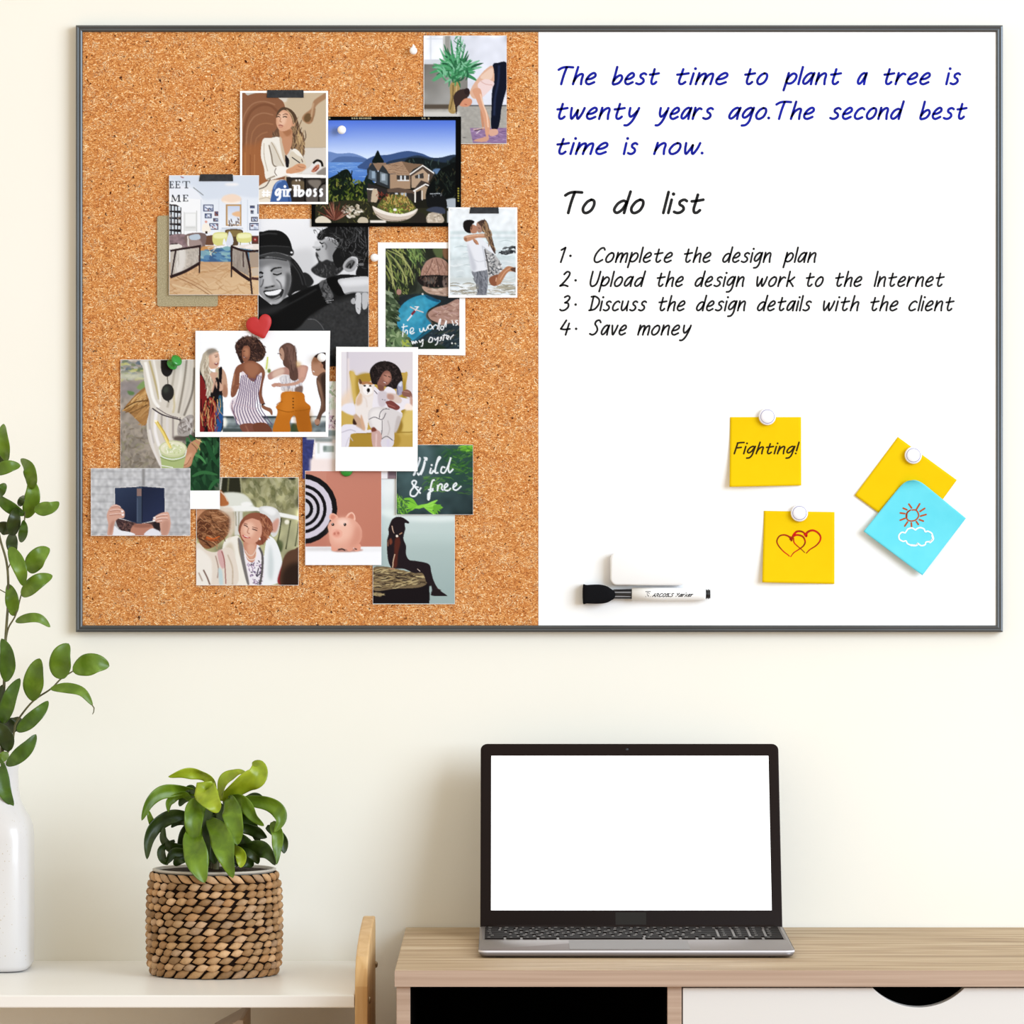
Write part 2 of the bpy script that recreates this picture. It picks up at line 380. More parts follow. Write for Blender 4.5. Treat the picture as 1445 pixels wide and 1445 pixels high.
def mat_wicker():
    m = mat('washed_water_hyacinth', '#a57a50', .6, spec=.25); nt = m.node_tree; b = nt.nodes['Principled BSDF']
    at = nt.nodes.new('ShaderNodeAttribute'); at.attribute_name = 'tone'
    tc = nt.nodes.new('ShaderNodeTexCoord'); n = nt.nodes.new('ShaderNodeTexNoise'); n.inputs['Scale'].default_value = 350; n.inputs['Detail'].default_value = 3; nt.links.new(tc.outputs['Object'], n.inputs['Vector'])
    mx = nt.nodes.new('ShaderNodeMix'); mx.data_type = 'RGBA'; mx.blend_type = 'OVERLAY'; mx.inputs[0].default_value = .3
    nt.links.new(at.outputs['Color'], mx.inputs[6]); nt.links.new(n.outputs[0], mx.inputs[7]); nt.links.new(mx.outputs[2], b.inputs['Base Color']); return m
M['wicker'] = mat_wicker()
def mat_cork():
    m = bpy.data.materials.new('agglomerated_cork'); m.use_nodes = True; nt = m.node_tree; b = nt.nodes['Principled BSDF']; N, K = nt.nodes.new, nt.links.new
    b.inputs['Roughness'].default_value = .9; b.inputs['Specular IOR Level'].default_value = .12
    tc = N('ShaderNodeTexCoord'); mp = N('ShaderNodeMapping'); mp.inputs['Scale'].default_value = (1/S, 1/S, 1/S); K(tc.outputs['Object'], mp.inputs[0])
    def noise(scale, detail, dist, rough=.5, off=0, sc3=None):
        v = mp.outputs[0]
        if sc3 or off:
            q = N('ShaderNodeMapping'); q.inputs['Scale'].default_value = sc3 or (1, 1, 1); q.inputs['Location'].default_value = (off, off*.7, off*1.3); K(v, q.inputs[0]); v = q.outputs[0]
        n = N('ShaderNodeTexNoise'); n.inputs['Scale'].default_value = scale; n.inputs['Detail'].default_value = detail; n.inputs['Distortion'].default_value = dist; n.inputs['Roughness'].default_value = rough; K(v, n.inputs['Vector']); return n.outputs[0]
    def ramp(src, stops):
        r = N('ShaderNodeValToRGB'); K(src, r.inputs[0]); e = r.color_ramp.elements
        e[0].position, e[1].position = stops[0][0], stops[-1][0]; e[0].color, e[1].color = rgb(stops[0][1]), rgb(stops[-1][1])
        for p_, c in stops[1:-1]: x = e.new(p_); x.color = rgb(c)
        return r.outputs[0]
    g0 = noise(.17, 2, 3.0, .6, sc3=(.85, 1, 1.2)); w0 = noise(.055, 2.5, .8, .5, off=29, sc3=(.8, 1, 1.25))
    q1 = N('ShaderNodeMath'); q1.operation = 'MULTIPLY'; K(w0, q1.inputs[0]); q1.inputs[1].default_value = 62
    q2 = N('ShaderNodeMath'); q2.operation = 'SINE'; K(q1.outputs[0], q2.inputs[0])
    q3 = N('ShaderNodeMath'); q3.operation = 'MULTIPLY_ADD'; K(q2.outputs[0], q3.inputs[0]); q3.inputs[1].default_value = .075; K(g0, q3.inputs[2]); g = q3.outputs[0]
    base = ramp(g, ((.25, '#5a280c'), (.36, '#a45a26'), (.45, '#c27638'), (.54, '#d28c4b'), (.63, '#eab270'), (.73, '#fff2d0')))
    big = ramp(noise(.018, 3, .5, off=40), ((.3, '#c98552'), (.5, '#d99d63'), (.7, '#d9a468')))
    mx = N('ShaderNodeMix'); mx.data_type = 'RGBA'; mx.blend_type = 'MIX'; mx.inputs[0].default_value = .2; K(base, mx.inputs[6]); K(big, mx.inputs[7])
    sp = ramp(noise(.2, 1, .4, off=90), ((.70, '#000000'), (.76, '#ffffff')))
    m2 = N('ShaderNodeMix'); m2.data_type = 'RGBA'; K(sp, m2.inputs[0]); K(mx.outputs[2], m2.inputs[6]); m2.inputs[7].default_value = rgb('#4a2008')
    def line(n_, c, w): return ramp(n_, ((c-w, '#000000'), (c, '#ffffff'), (c+w, '#000000')))
    fb = noise(.085, 2.5, 2.2, .6, off=17); gate = ramp(noise(.05, 2, .5, off=63), ((.48, '#000000'), (.60, '#ffffff')))
    prev = m2.outputs[2]
    for c_, w_, tint in ((.525, .012, '#6a3413'), (.50, .014, '#ffecc2')):  # dark line painted next to each pale fibre as its shadow
        g2 = N('ShaderNodeMath'); g2.operation = 'MULTIPLY'; K(line(fb, c_, w_), g2.inputs[0]); K(gate, g2.inputs[1])
        m3 = N('ShaderNodeMix'); m3.data_type = 'RGBA'; K(g2.outputs[0], m3.inputs[0]); K(prev, m3.inputs[6]); m3.inputs[7].default_value = rgb(tint); prev = m3.outputs[2]
    K(prev, b.inputs['Base Color'])
    bp = N('ShaderNodeBump'); bp.inputs['Strength'].default_value = .5; bp.inputs['Distance'].default_value = .0008; K(g, bp.inputs['Height']); K(bp.outputs[0], b.inputs['Normal'])
    return m
M['cork'] = mat_cork()
def mat_print():
    m = bpy.data.materials.new('printed_photo_paper'); m.use_nodes = True; nt = m.node_tree; b = nt.nodes['Principled BSDF']
    at = nt.nodes.new('ShaderNodeAttribute'); at.attribute_name = 'ink'; nt.links.new(at.outputs['Color'], b.inputs['Base Color'])
    b.inputs['Roughness'].default_value = .6; b.inputs['Specular IOR Level'].default_value = .04; return m
M['print'] = mat_print()

# ================================================================ the room
m = MB().box((-2.6, .12, -.02), (2.6, 0, 2.7)); tag(m.build('wall_back', M['wall']), kind='structure')
m = MB().box((-2.6, 0, -.1), (2.6, -5.6, 0)); tag(m.build('floor', M['floor']), kind='structure')
m = MB().box((-2.6, 0, 0), (2.6, -.015, .08)); tag(m.build('baseboard_back', M['trim'], bevel=.003), kind='structure')

# ================================================================ cork and dry-erase board
DP = .0098                                     # panel face, metres from the wall
L0 = .0104                                     # first print layer
board = thing('combination_board', P(760, 892, .009), 'wide wall board, left half cork and right half white dry-erase, in thin dark frame', 'notice board')
MB().box(P(112, 41, .001), P(1410, 888, .005)).build('backing_board', M['back'], board)
m = MB().box(P(113, 41, .005), P(759.6, 887, DP)); m.build('cork_panel', M['cork'], board)
m = MB().box(P(759.8, 41, .005), P(1410, 887, DP+.0002)); wbp = m.build('whiteboard_panel', M['white'], board)
prof = [(0, .0004), (0, .0160), (.0005, .0172), (.0018, .0178), (.0028, .0174), (.0031, .0166), (.0036, .0166), (.0039, .0172), (.0050, .0174), (.0060, .0166), (.0066, .0156), (.0066, .0100), (.0050, .0004)]
def frame_rail(a, b, ia, ib):
    """rail from outer corner a to b; ia, ib: inward diagonal of each corner"""
    R = []
    for (cx, cz), (ix, iz) in ((a, ia), (b, ib)):
        R.append([Vector((cx+ix*w, -d*.7, cz+iz*w)) for w, d in prof])
    return MB().loft(R, closed=True, cap=True, smooth=False).build('frame_rail', M['frame'], board)
q0, q1 = P(107, 35.5, .012), P(1415.3, 892, .012)
xa, xb, za, zb = q0.x, q1.x, q1.z, q0.z
frame_rail((xa, zb), (xb, zb), (1, -1), (-1, -1)); frame_rail((xa, za), (xb, za), (1, 1), (-1, 1))
frame_rail((xa, za), (xa, zb), (1, 1), (1, -1)); frame_rail((xb, za), (xb, zb), (-1, 1), (-1, -1))

# ---------------------------------------------------------------- pen strokes as thin ribbons of ink
def ribbon(mb, pl, w, place, caps=True, n=5, taper=None):
    """pl: photograph pixels; w: width in pixels; place(px, py) -> point on the surface"""
    Q = crom(pl, False, n) if len(pl) > 2 else list(pl)
    if len(Q) == 1:
        x, y = Q[0]; C = [place(x+w*.62*math.cos(t), y+w*.62*math.sin(t)) for t in np.linspace(0, 2*math.pi, 13)[:-1]]
        mb.add(C, [tuple(range(12))], False); return
    Q = [q for i, q in enumerate(Q) if i == 0 or math.hypot(q[0]-Q[i-1][0], q[1]-Q[i-1][1]) > 1e-3]
    v, f = [], []; k = len(Q)
    for i, (x, y) in enumerate(Q):
        a, b = Q[max(i-1, 0)], Q[min(i+1, k-1)]; dx, dy = b[0]-a[0], b[1]-a[1]; d = math.hypot(dx, dy) or 1; nx, ny = -dy/d, dx/d
        ww = w if taper is None else w*(taper[0]+(taper[1]-taper[0])*i/(k-1))
        v += [place(x+nx*ww/2, y+ny*ww/2), place(x-nx*ww/2, y-ny*ww/2)]
    f = [(2*i, 2*i+1, 2*i+3, 2*i+2) for i in range(k-1)]
    if caps:
        for end in (0, k-1):
            x, y = Q[end]; o = Q[1] if end == 0 else Q[k-2]; d = math.hypot(x-o[0], y-o[1]) or 1; ang = math.atan2((y-o[1])/d, (x-o[0])/d)
            ww = w if taper is None else w*taper[0 if end == 0 else 1]
            s0 = len(v); v += [place(x+ww/2*math.cos(ang+t), y+ww/2*math.sin(ang+t)) for t in np.linspace(-math.pi/2, math.pi/2, 7)]
            f.append(tuple(range(s0, s0+7)))
    mb.add(v, f, False)
DW = DP+.0003
def on_board(x, y): return P(x, y, DW)
def handwriting(name, words, w, xh, mt, root, place):
    mb = MB()
    for t, x0, x1, base in words:
        if t == '.': ribbon(mb, [(x0, base)], w*1.1, place); continue
        for st in fit_word(t, x0+w/2, x1-w/2, base-w/2, xh): ribbon(mb, st, w, place)
    return mb.build(name, mt, root)
tag(handwriting('handwritten_quote', [('The', 786.6, 842, 120.5), ('best', 863, 931.5, 120.5), ('time', 954, 1028, 120.5), ('to', 1050, 1084, 120.5), ('plant', 1104, 1188.5, 120.5), ('a', 1209, 1225, 120.5), ('tree', 1246.5, 1313.6, 120.5), ('is', 1333.7, 1356.5, 120.5),
    ('twenty', 785, 903.6, 169.5), ('years', 923.5, 1007.8, 169.5), ('ago.', 1027.6, 1086.5, 169.5), ('The', 1094, 1150, 169.5), ('second', 1170, 1277, 169.5), ('best', 1297, 1365.6, 169.5),
    ('time', 785, 858.6, 219), ('is', 878.7, 901, 219), ('now.', 921.5, 992.5, 219)], 3.5, 15.6, M['blue_ink'], board, on_board), 'blue handwritten lines')
tag(handwriting('handwritten_heading', [('To', 795.7, 840.4, 302.5), ('do', 865, 909.5, 302.5), ('list', 934, 994.5, 302.5)], 4.1, 19, M['black_ink'], board, on_board), 'black handwritten heading')
tag(handwriting('handwritten_list', [('1', 790, 799.5, 371.3), ('.', 805, 0, 361), ('Complete', 837.6, 949.6, 371.3), ('the', 965, 1004, 371.3), ('design', 1019, 1089, 371.3), ('plan', 1104, 1152.5, 371.3),
    ('2', 789, 805.5, 405.3), ('.', 812.3, 0, 395.6), ('Upload', 832, 912, 405.3), ('the', 926.6, 965, 405.3), ('design', 980, 1051, 405.3), ('work', 1067, 1122.5, 405.3), ('to', 1137, 1162.5, 405.3), ('the', 1178.4, 1217, 405.3), ('Internet', 1232.7, 1333.4, 405.3),
    ('3', 789, 805.5, 439.6), ('.', 812.3, 0, 429.8), ('Discuss', 830, 913.3, 439.6), ('the', 929, 967.4, 439.6), ('design', 982, 1053, 439.6), ('details', 1068, 1146, 439.6), ('with', 1161, 1213, 439.6), ('the', 1228, 1268, 439.6), ('client', 1282, 1347.3, 439.6),
    ('4', 790, 805.5, 473.8), ('.', 813, 0, 464), ('Save', 831, 884.8, 473.8), ('money', 899, 976.5, 473.8)], 2.75, 13.4, M['black_ink'], board, on_board), 'numbered black handwritten list')

# ---------------------------------------------------------------- the printed pictures (what is printed on each sheet)
def pic_stretch():
    p = Pic((598.5, 50.7, 714.8, 202.5), (560, 30, 7.225), seed=3)
    p.grad('#cdd0d6', '#e3e5ed', 280, 300, 900, 300)
    p.r('#f5f7fb', 278, 150, 485, 410).r('#dfe3e8', 340, 150, 356, 410).r('#dde1e6', 278, 178, 485, 186).r('#d2d5d9', 278, 392, 560, 440)
    p.r('#9f9d95', 487, 150, 545, 440, 6).r('#c9c8c2', 470, 150, 492, 440)
    p.a('#86837c', "278 440 720 440 720 860 278 860", 0).grad('#75726b', '#a9a7a2', 290, 460, 640, 830, (278, 440, 640, 850))
    p.n(.02, 30).a('#a8a49b', "278 862 1120 862 1120 1250 278 1250", 0).n(.025, 9, (278, 862, 1120, 1250)).sc(['#98948b', '#b7b3aa'], 40, "290 930 1110 880 1110 1240 290 1240", (60, 200), 7, (-4, 4), 1, .6)
    p.r('#564c41', 278, 848, 560, 892, 5).r('#4c4a4a', 720, 853, 1120, 864, 2).r('#cfcbc3', 278, 920, 640, 975, 10)
    p.a('#a88c57', "548 640 640 600 632 760 600 930 528 915 545 780").l('#6f5a34', 10, "575 650 570 780 545 900").l('#cdb27c', 9, "610 660 600 780 585 910")
    G = ['#2f6d45', '#3d8757', '#57a371', '#7dbd93', '#24573a', '#4a9a62']
    p.fan(G, 600, 610, 9, 300, 460, 60, 120, 26).fan(G, 600, 560, 16, 200, 330, 20, 160, 34, .1).fan(G, 590, 520, 12, 150, 260, 110, 200, 34, .2).fan(G, 610, 540, 10, 150, 240, -15, 60, 30, .15)
    p.sc(G, 70, "420 480 560 330 720 420 760 520 640 640 520 640", (40, 110), 18, (20, 160))
    p.sc(['#2a6a43', '#8cc7a0'], 30, "590 170 640 160 700 260 640 360 580 300", (40, 90), 9, (30, 150))
    p.a('#8f7397', "745 1087 1120 1084 1120 1240 775 1238", 0).sc(['#6d4f7a', '#b79abb', '#a27f9c'], 60, "760 1090 1118 1090 1118 1235 780 1235", (30, 80), 6, (-15, 20))
    p.a('#0f1424', "975 450 1030 424 1118 430 1124 640 1090 780 1062 900 1050 1010 1022 1098 962 1085 962 900 968 720 990 600").l('#26304d', 18, "1040 450 1030 620 1000 780 990 960", blur=6)
    p.a('#dcb094', "978 462 905 490 830 575 765 670 745 740 800 790 900 700 985 640").a('#e9c9b2', "975 480 900 520 850 580 960 590").a('#ecd3cd', "825 640 900 590 985 620 975 670 900 750 868 772 845 720").l('#d8b2a8', 9, "840 600 900 640 975 650")
    p.a('#d79e7d', "770 700 850 690 880 830 920 930 950 1040 935 1160 905 1160 885 1010 850 900 810 800").l('#efc8ab', 14, "850 740 880 850 915 950 930 1080").a('#c68c6c', "850 900 880 980 888 1080 870 1090")
    p.a('#3a2b27', "578 770 622 708 700 690 742 712 735 760 690 800 640 850 600 870").l('#2b1f1c', 24, "604 860 608 905 606 945", 6).o('#2c2020', 715, 715, 28, 34)
    p.a('#d3906f', "642 850 690 790 755 790 765 835 725 868 665 868").l('#a45c48', 8, "690 845 715 850")
    p.a('#cf9c83', "780 1215 850 1190 930 1170 925 1215 860 1228").a('#d9a890', "945 1105 1020 1100 1024 1150 950 1168").l('#d9b9ac', 10, "780 1100 840 1095 890 1080").l('#33262c', 7, "790 1115 830 1105 870 1095").l('#f0e4e2', 6, "810 1140 850 1110")
    p.r('#4a4746', 672, 1180, 700, 1187, 2)
    return p.done()

def pic_blazer():
    p = Pic((341.7, 131, 460, 284.9), (320, 110, 7.606), seed=5)
    p.grad('#d2bd9f', '#bfa685', 700, 250, 1060, 740)
    p.a('#ded3c2', "540 150 760 150 640 260 560 220").a('#c9b597', "640 260 760 200 1000 160 1066 220 1066 745 640 745", blur=8)
    p.a('#d8cfc1', "640 752 1066 748 1066 1100 640 1100", 0).l('#b3a48e', 6, "820 750 1066 746")
    p.a('#a67e5c', "1070 160 1010 190 930 250 905 330 830 390 806 440 840 480 885 495 925 455 945 330 985 275 1070 215", blur=3).o('#6d5336', 866, 428, 38, 50, 20, 4).l('#c4a27f', 14, "930 270 915 350 905 420", blur=4).l('#8a6647', 10, "945 330 935 400 905 470", blur=4)
    p.a('#c8c3b8', "150 150 420 150 300 165 160 245").a('#8c5d41', "150 245 230 190 330 165 450 172 560 222 625 310 640 600 560 1400 150 1400")
    for w, c, q in ((26, '#7d5037', "190 1330 185 650 240 400 350 300 470 300 560 380"), (10, '#a87a5a', "168 700 180 440 270 290 400 255 520 290"), (10, '#a87a5a', "215 1300 215 650 270 450 380 380 500 400"), (9, '#a5734f', "255 1300 260 700 310 540 400 490 500 500"), (9, '#a5734f', "300 1300 305 740 350 620 440 580")):
        p.l(c, w, q, blur=3)
    p.a('#a4663c', "165 760 300 720 420 700 420 1300 165 1300", blur=25, alpha=.8).l('#b87a48', 8, "200 800 200 1200", blur=2).l('#8a5230', 8, "255 820 255 1200", blur=2).l('#bd8355', 7, "300 820 300 1200", blur=2)
    # hair behind
    p.a('#5a4334', "600 316 545 365 530 450 540 560 500 620 470 680 560 700 690 760 740 840 800 880 832 780 830 640 790 560 765 470 735 390 680 335").sc(['#8f7050', '#b1926a', '#6b5240', '#463329', '#a58660'], 70, "690 420 770 480 830 620 825 800 750 830 690 680 670 520", (60, 150), 9, (70, 120)).sc(['#9a7b58', '#c8a878'], 30, "730 600 830 600 830 800 760 820", (50, 120), 10, (70, 110))
    p.a('#6a4d3a', "535 545 490 640 560 690 600 640 570 560").sc(['#8d6f52', '#4c382c'], 16, "500 600 590 600 570 690 480 680", (40, 80), 7, (60, 110))
    # face, neck
    p.a('#c08a66', "568 545 690 540 705 660 690 740 650 800 610 740 575 640").a('#a97350', "600 560 690 560 690 600 640 625", blur=6)
    p.a('#d9a584', "542 395 600 345 670 375 704 460 690 530 640 565 590 572 552 545 530 480").a('#e8bd9f', "560 400 610 370 640 430 620 500 570 500", blur=10).o('#cf9876', 712, 492, 20, 30)
    p.l('#3a2a22', 9, "534 425 552 414 572 424").l('#3a2a22', 10, "600 424 622 416 648 424").l('#5b4030', 7, "530 402 556 392 578 402").l('#5b4030', 7, "600 400 630 388 655 396").l('#b07a5c', 9, "580 430 572 466 590 474").l('#9c5a4e', 11, "556 512 578 508 604 518").l('#c07a68', 8, "562 528 580 530 598 528")
    p.a('#54402f', "600 318 552 360 528 430 560 380 610 345 665 372 700 440 715 500 740 440 720 370 665 330").l('#b99a70', 8, "640 340 690 390 715 460").l('#c3a27a', 7, "655 350 705 420 722 500")
    # blazer
    p.a('#efe9dc', "388 662 470 645 565 640 600 760 640 930 690 790 735 760 800 820 842 920 800 1010 660 1040 560 1070 430 1092 400 960 368 830")
    p.a('#d8ccb6', "690 790 760 830 830 870 840 940 700 960 660 960").a('#d9d0bf', "470 690 520 720 590 880 620 950 560 960 500 900 480 780", blur=5).l('#a9987e', 8, "480 690 520 760 575 880 610 945").l('#6f5f4c', 12, "455 720 480 830 500 930 560 960", blur=3).l('#b6a78f', 7, "400 700 405 850 440 1000")
    p.a('#cdb9a0', "565 650 590 650 640 800 640 930 600 850", blur=3).a('#1c181c', "628 830 650 850 668 880 662 955 634 945").a('#c58f6c', "596 650 680 640 690 740 640 830 612 760")
    p.a('#f4efe5', "520 960 590 945 645 975 640 1020 560 1060 510 1040").l('#6f6050', 8, "530 965 515 1010 540 1050").l('#8d7c66', 12, "430 1090 470 1070 520 1050", blur=3)
    p.a('#d39b74', "640 985 700 955 760 920 830 925 850 965 800 1005 730 1020 650 1030").l('#a06c4c', 7, "760 940 800 960 835 960").l('#b9805a', 7, "740 980 790 990").l('#1f1b1b', 10, "698 850 740 880 785 912").l('#4b2f28', 8, "800 870 815 905")
    p.a('#e4dfd8', "805 1025 880 960 930 905 1000 895 1030 930 980 1010").l('#17130f', 24, "925 915 965 885 1010 900 1026 950").a('#c07f63', "905 1000 950 940 990 930 985 975 940 1010").l('#7a1f20', 9, "925 985 965 950").l('#7a1f20', 9, "950 1000 985 962")
    p.a('#8f877e', "1010 980 1066 960 1066 1045 960 1030", blur=4)
    # table and below
    p.a('#2a2522', "640 1060 1066 1060 1066 1400 640 1400", 0).a('#7b7268', "870 1100 960 1090 1010 1110 980 1190 900 1150", blur=6).a('#6b645e', "1000 1180 1066 1150 1066 1330 1000 1330", blur=5).a('#5b544f', "860 1210 970 1200 970 1330 860 1330", blur=5).a('#6a5a44', "700 1100 830 1110 830 1200 720 1220", blur=6).l('#0f0d0c', 20, "838 1060 838 1330").l('#0f0d0c', 14, "985 1330 985 1190 1020 1140 1066 1125").o('#e8e0d4', 745, 1098, 10).o('#e8e0d4', 780, 1096, 10)
    p.a('#f7f4ee', "640 1024 1066 1042 1066 1072 690 1066 640 1040", 0).l('#1b1714', 8, "690 1072 1066 1080")
    p.a('#e9decb', "320 1200 430 1110 560 1090 620 1100 500 1180 480 1250 440 1400 320 1400").l('#54453a', 10, "345 1190 420 1160 470 1080").l('#c7b79d', 10, "345 1300 430 1280 480 1300")
    p.a('#42629a', "480 1400 490 1200 530 1120 590 1095 650 1130 690 1400").l('#7c9bd0', 14, "510 1190 540 1125 590 1102", blur=3).l('#2c4574', 14, "640 1150 660 1250 670 1330", blur=4)
    for q in ("400 1200 400 1275", "440 1200 436 1275", "380 1225 470 1225", "378 1252 466 1252"): p.l('#fff', 15, q)
    for t, xa, xb in (('g', 520, 585), ('i', 606, 632), ('r', 642, 700), ('l', 722, 740), ('b', 764, 830), ('o', 850, 905), ('s', 922, 965), ('s', 985, 1030)): p.text('#ffffff', 25, t, xa+8, xb-8, 1262, 70)
    for x, y in ((602, 1196), (640, 1196), (718, 1150), (758, 1150), (618, 1268), (655, 1268), (732, 1268)): p.r('#fff', x-16, y-6, x+22, y+6)
    p.r('#fff', 742, 1150, 754, 1268).r('#fff', 716, 1195, 800, 1206)
    return p.done(.3)

def pic_house():
    p = Pic((439.7, 164.7, 650.4, 319.6), (430, 150, 6.283), seed=7)
    p.grad('#466bd2', '#d3e3fb', 700, 100, 700, 450)
    p.a('#6d89bd', "90 412 210 402 300 420 400 415 470 430 560 470 640 520 90 520").a('#4f6a9c', "230 495 300 450 400 445 500 455 590 500 230 510").grad('#6c97d6', '#3f6cb8', 300, 495, 300, 720, (90, 497, 620, 760)).sc(['#88addf', '#4a78c4', '#9dc0ec'], 40, "210 500 560 500 530 680 210 650", (50, 140), 4, (-4, 4))
    p.a('#3c5482', "530 490 620 440 740 430 850 405 930 398 1040 420 1130 455 1250 450 1345 435 1345 560 530 560").a('#28364a', "720 500 900 455 1000 435 1100 455 1200 455 1345 440 1345 640 720 600").a('#151c1d', "880 500 1000 455 1130 480 1250 500 1345 470 1345 900 880 800", blur=4).sc(['#24302f', '#3a4a45', '#0c1112'], 60, "900 480 1340 470 1340 700 1000 640", (20, 60), 9, (60, 120)).a('#5d7a9f', "1140 560 1200 555 1190 600 1140 600", blur=3)
    p.a('#0e1715', "600 500 622 440 648 392 672 440 700 500")
    p.a('#1d1c15', "540 700 760 640 1345 620 1345 1040 90 1040 90 800", 0)
    # trees left
    p.a('#101a12', "90 690 210 640 290 600 330 570 380 560 420 620 440 690 520 670 560 720 600 900 90 900").a('#14201c', "520 690 560 600 600 660 640 740 540 760").sc(['#2e3d16', '#4d5f1f', '#77813a', '#1a2812', '#5f6a22', '#8b8a3c'], 170, "100 680 260 640 400 640 540 680 560 840 100 880", (20, 60), 12, (30, 150)).sc(['#0d1512', '#1c2b22'], 30, "290 600 420 570 430 700 300 690", (30, 60), 10, (60, 120))
    # house
    p.a('#8f745d', "580 505 720 500 730 560 640 570 560 560", 0).a('#2c3238', "552 560 600 500 650 580 650 680 556 640", 0).a('#5c6a78', "575 560 635 590 635 670 565 640", 0).r('#93a7b8', 595, 575, 625, 640, 2)
    p.a('#2c3033', "640 600 690 520 760 600 755 730 640 690", 0).a('#6f7a80', "668 580 735 600 735 700 668 670", 0).r('#a9b6bf', 680, 600, 715, 660, 2)
    p.a('#a5866b', "700 520 860 488 960 510 925 610 745 595", 0).sc(['#b8997c', '#8e7058', '#7c624e'], 50, "720 520 930 510 910 600 750 590", (20, 60), 5, (-8, 8)).a('#7e644e', "860 488 960 508 1050 515 960 560 930 600", 0)
    p.a('#a88b70', "755 600 935 605 935 730 755 730", 0).a('#3a3532', "815 610 925 612 925 650 815 650", 0).r('#dfe4e6', 845, 615, 862, 660).r('#dfe4e6', 880, 615, 896, 655).r('#e8ecec', 820, 655, 925, 662)
    p.a('#4c3f36', "930 600 1045 515 1150 595 1100 680 940 700", 0).a('#b49a80', "945 620 1045 555 1100 610 1095 720 945 720", 0).a('#3c3835', "975 615 1050 590 1055 640 980 640", 0).r('#cfd6d8', 1005, 605, 1016, 640).l('#f3efe8', 11, "930 605 1045 525 1152 598", smooth=0).l('#e7e0d6', 9, "1100 600 1095 660", smooth=0)
    p.a('#5d4b3f', "720 735 830 720 960 745 1030 655 1130 690 1100 770 960 780 730 760", 0).a('#3f3630', "960 745 1030 658 1120 692 1010 760", 0).a('#a58d73', "970 750 1060 700 1090 720 1085 820 970 830", 0).l('#f5f1ea', 12, "962 752 1070 690 1118 712", smooth=0).a('#1e1b1a', "985 760 1030 740 1030 840 985 845", 0).l('#efe9df', 12, "978 750 978 850", smooth=0).l('#efe9df', 9, "1040 745 1040 830", smooth=0)
    p.a('#2a2624', "560 680 730 735 740 790 560 720", 0).a('#2f2b28', "740 760 960 770 960 840 740 820", 0).r('#c9cdd0', 800, 765, 825, 795, 1).r('#b6bcc0', 850, 765, 900, 800, 2)
    p.a('#433c36', "552 735 640 738 610 900 560 900", 0).l('#efece4', 12, "552 733 640 737", smooth=0).a('#c5b196', "600 745 645 745 650 820 590 900", blur=2)
    # right dark trees and drive
    p.a('#0a0e0d', "1160 620 1200 560 1260 530 1345 520 1345 900 1100 860 1080 740").sc(['#1b2420', '#2c3427', '#39301f', '#121814'], 60, "1150 600 1340 540 1340 820 1150 800", (20, 60), 9, (40, 140)).a('#a8b0b6', "1240 830 1345 820 1345 930 1240 890", blur=3).a('#131415', "1080 800 1150 770 1240 800 1250 920 1100 900").l('#aab0b4', 7, "1110 775 1200 772").sc(['#5e6468', '#80868a'], 12, "1110 765 1220 765 1220 800 1110 800", (10, 26), 4, (70, 110))
    # garden
    p.a('#2b2a1c', "90 860 400 830 620 850 1000 900 1345 900 1345 1040 90 1040", 0).sc(['#3d3f22', '#5d5b30', '#1b1d14', '#7a7148', '#2f3420'], 120, "90 850 620 850 620 1030 90 1030", (15, 50), 8, (20, 160))
    p.sc(['#d8cdb8', '#efe8da', '#a89c86', '#8b7f6c'], 40, "340 890 470 870 520 930 420 980 330 970", (20, 50), 20, (0, 60)).a('#ded3bd', "96 1028 120 980 180 975 235 1028").a('#c8bba2', "470 1010 500 980 550 990 560 1030 480 1030").r('#e9e3d8', 580, 1008, 720, 1030, 3)
    p.fan(['#6b3a2c', '#8c5040', '#4a2a22', '#a2705c', '#5e3128'], 265, 1010, 26, 90, 190, 20, 160, 9)
    p.a('#54562a', "640 900 700 810 800 780 900 800 960 860 985 920 900 950 700 950").sc(['#7f7c33', '#a79a4b', '#5c6a2a', '#c7ad62', '#8c5b3a', '#6a7a33'], 150, "650 880 740 800 900 800 975 910 860 950 680 940", (14, 44), 8, (20, 160)).sc(['#d8b873', '#c79e55', '#a8813f'], 40, "740 790 900 780 930 860 740 860", (20, 60), 6, (60, 120)).sc(['#8a3b2d', '#6b2f28'], 20, "640 760 740 780 720 850 640 840", (16, 40), 7, (30, 150)).sc(['#8fae3a', '#b3c65a'], 26, "740 900 900 900 880 950 740 950", (12, 26), 10, (0, 180)).o('#f4f0ea', 800, 915, 16, 12)
    p.a('#cbbcab', "600 885 640 905 740 945 860 960 940 940 998 908 985 945 930 990 850 1015 740 1015 660 990 620 940").a('#efe6da', "600 883 640 900 745 940 860 952 945 930 998 905 960 950 860 975 740 965 640 930").l('#8d7c6c', 7, "630 950 700 995 800 1012 900 1000")
    p.a('#b9aa96', "1075 985 1110 945 1180 935 1230 990 1215 1030 1090 1030").sc(['#d8cbb8', '#91836f'], 16, "1080 960 1220 950 1210 1025 1090 1025", (16, 40), 14, (0, 180)).a('#3b4152', "1075 920 1140 890 1230 900 1240 950 1150 940", blur=3).a('#2a2520', "950 980 1040 940 1075 1030 940 1030", blur=4)
    p.l('#15130f', 8, "1250 830 1252 930 1240 1030").r('#c6ccd3', 1262, 925, 1285, 1030, 3)
    p.r('#050505', 0, 80, 96, 1080).r('#050505', 0, 80, 1400, 128).r('#050505', 1334, 80, 1400, 1080).r('#050505', 0, 1030, 1400, 1080)
    for x in (418, 438, 458, 482, 498, 514, 530, 546, 562, 578, 1036, 1056, 1092, 216): p.r('#cfc39a', x, 102, x+12, 116, 2)
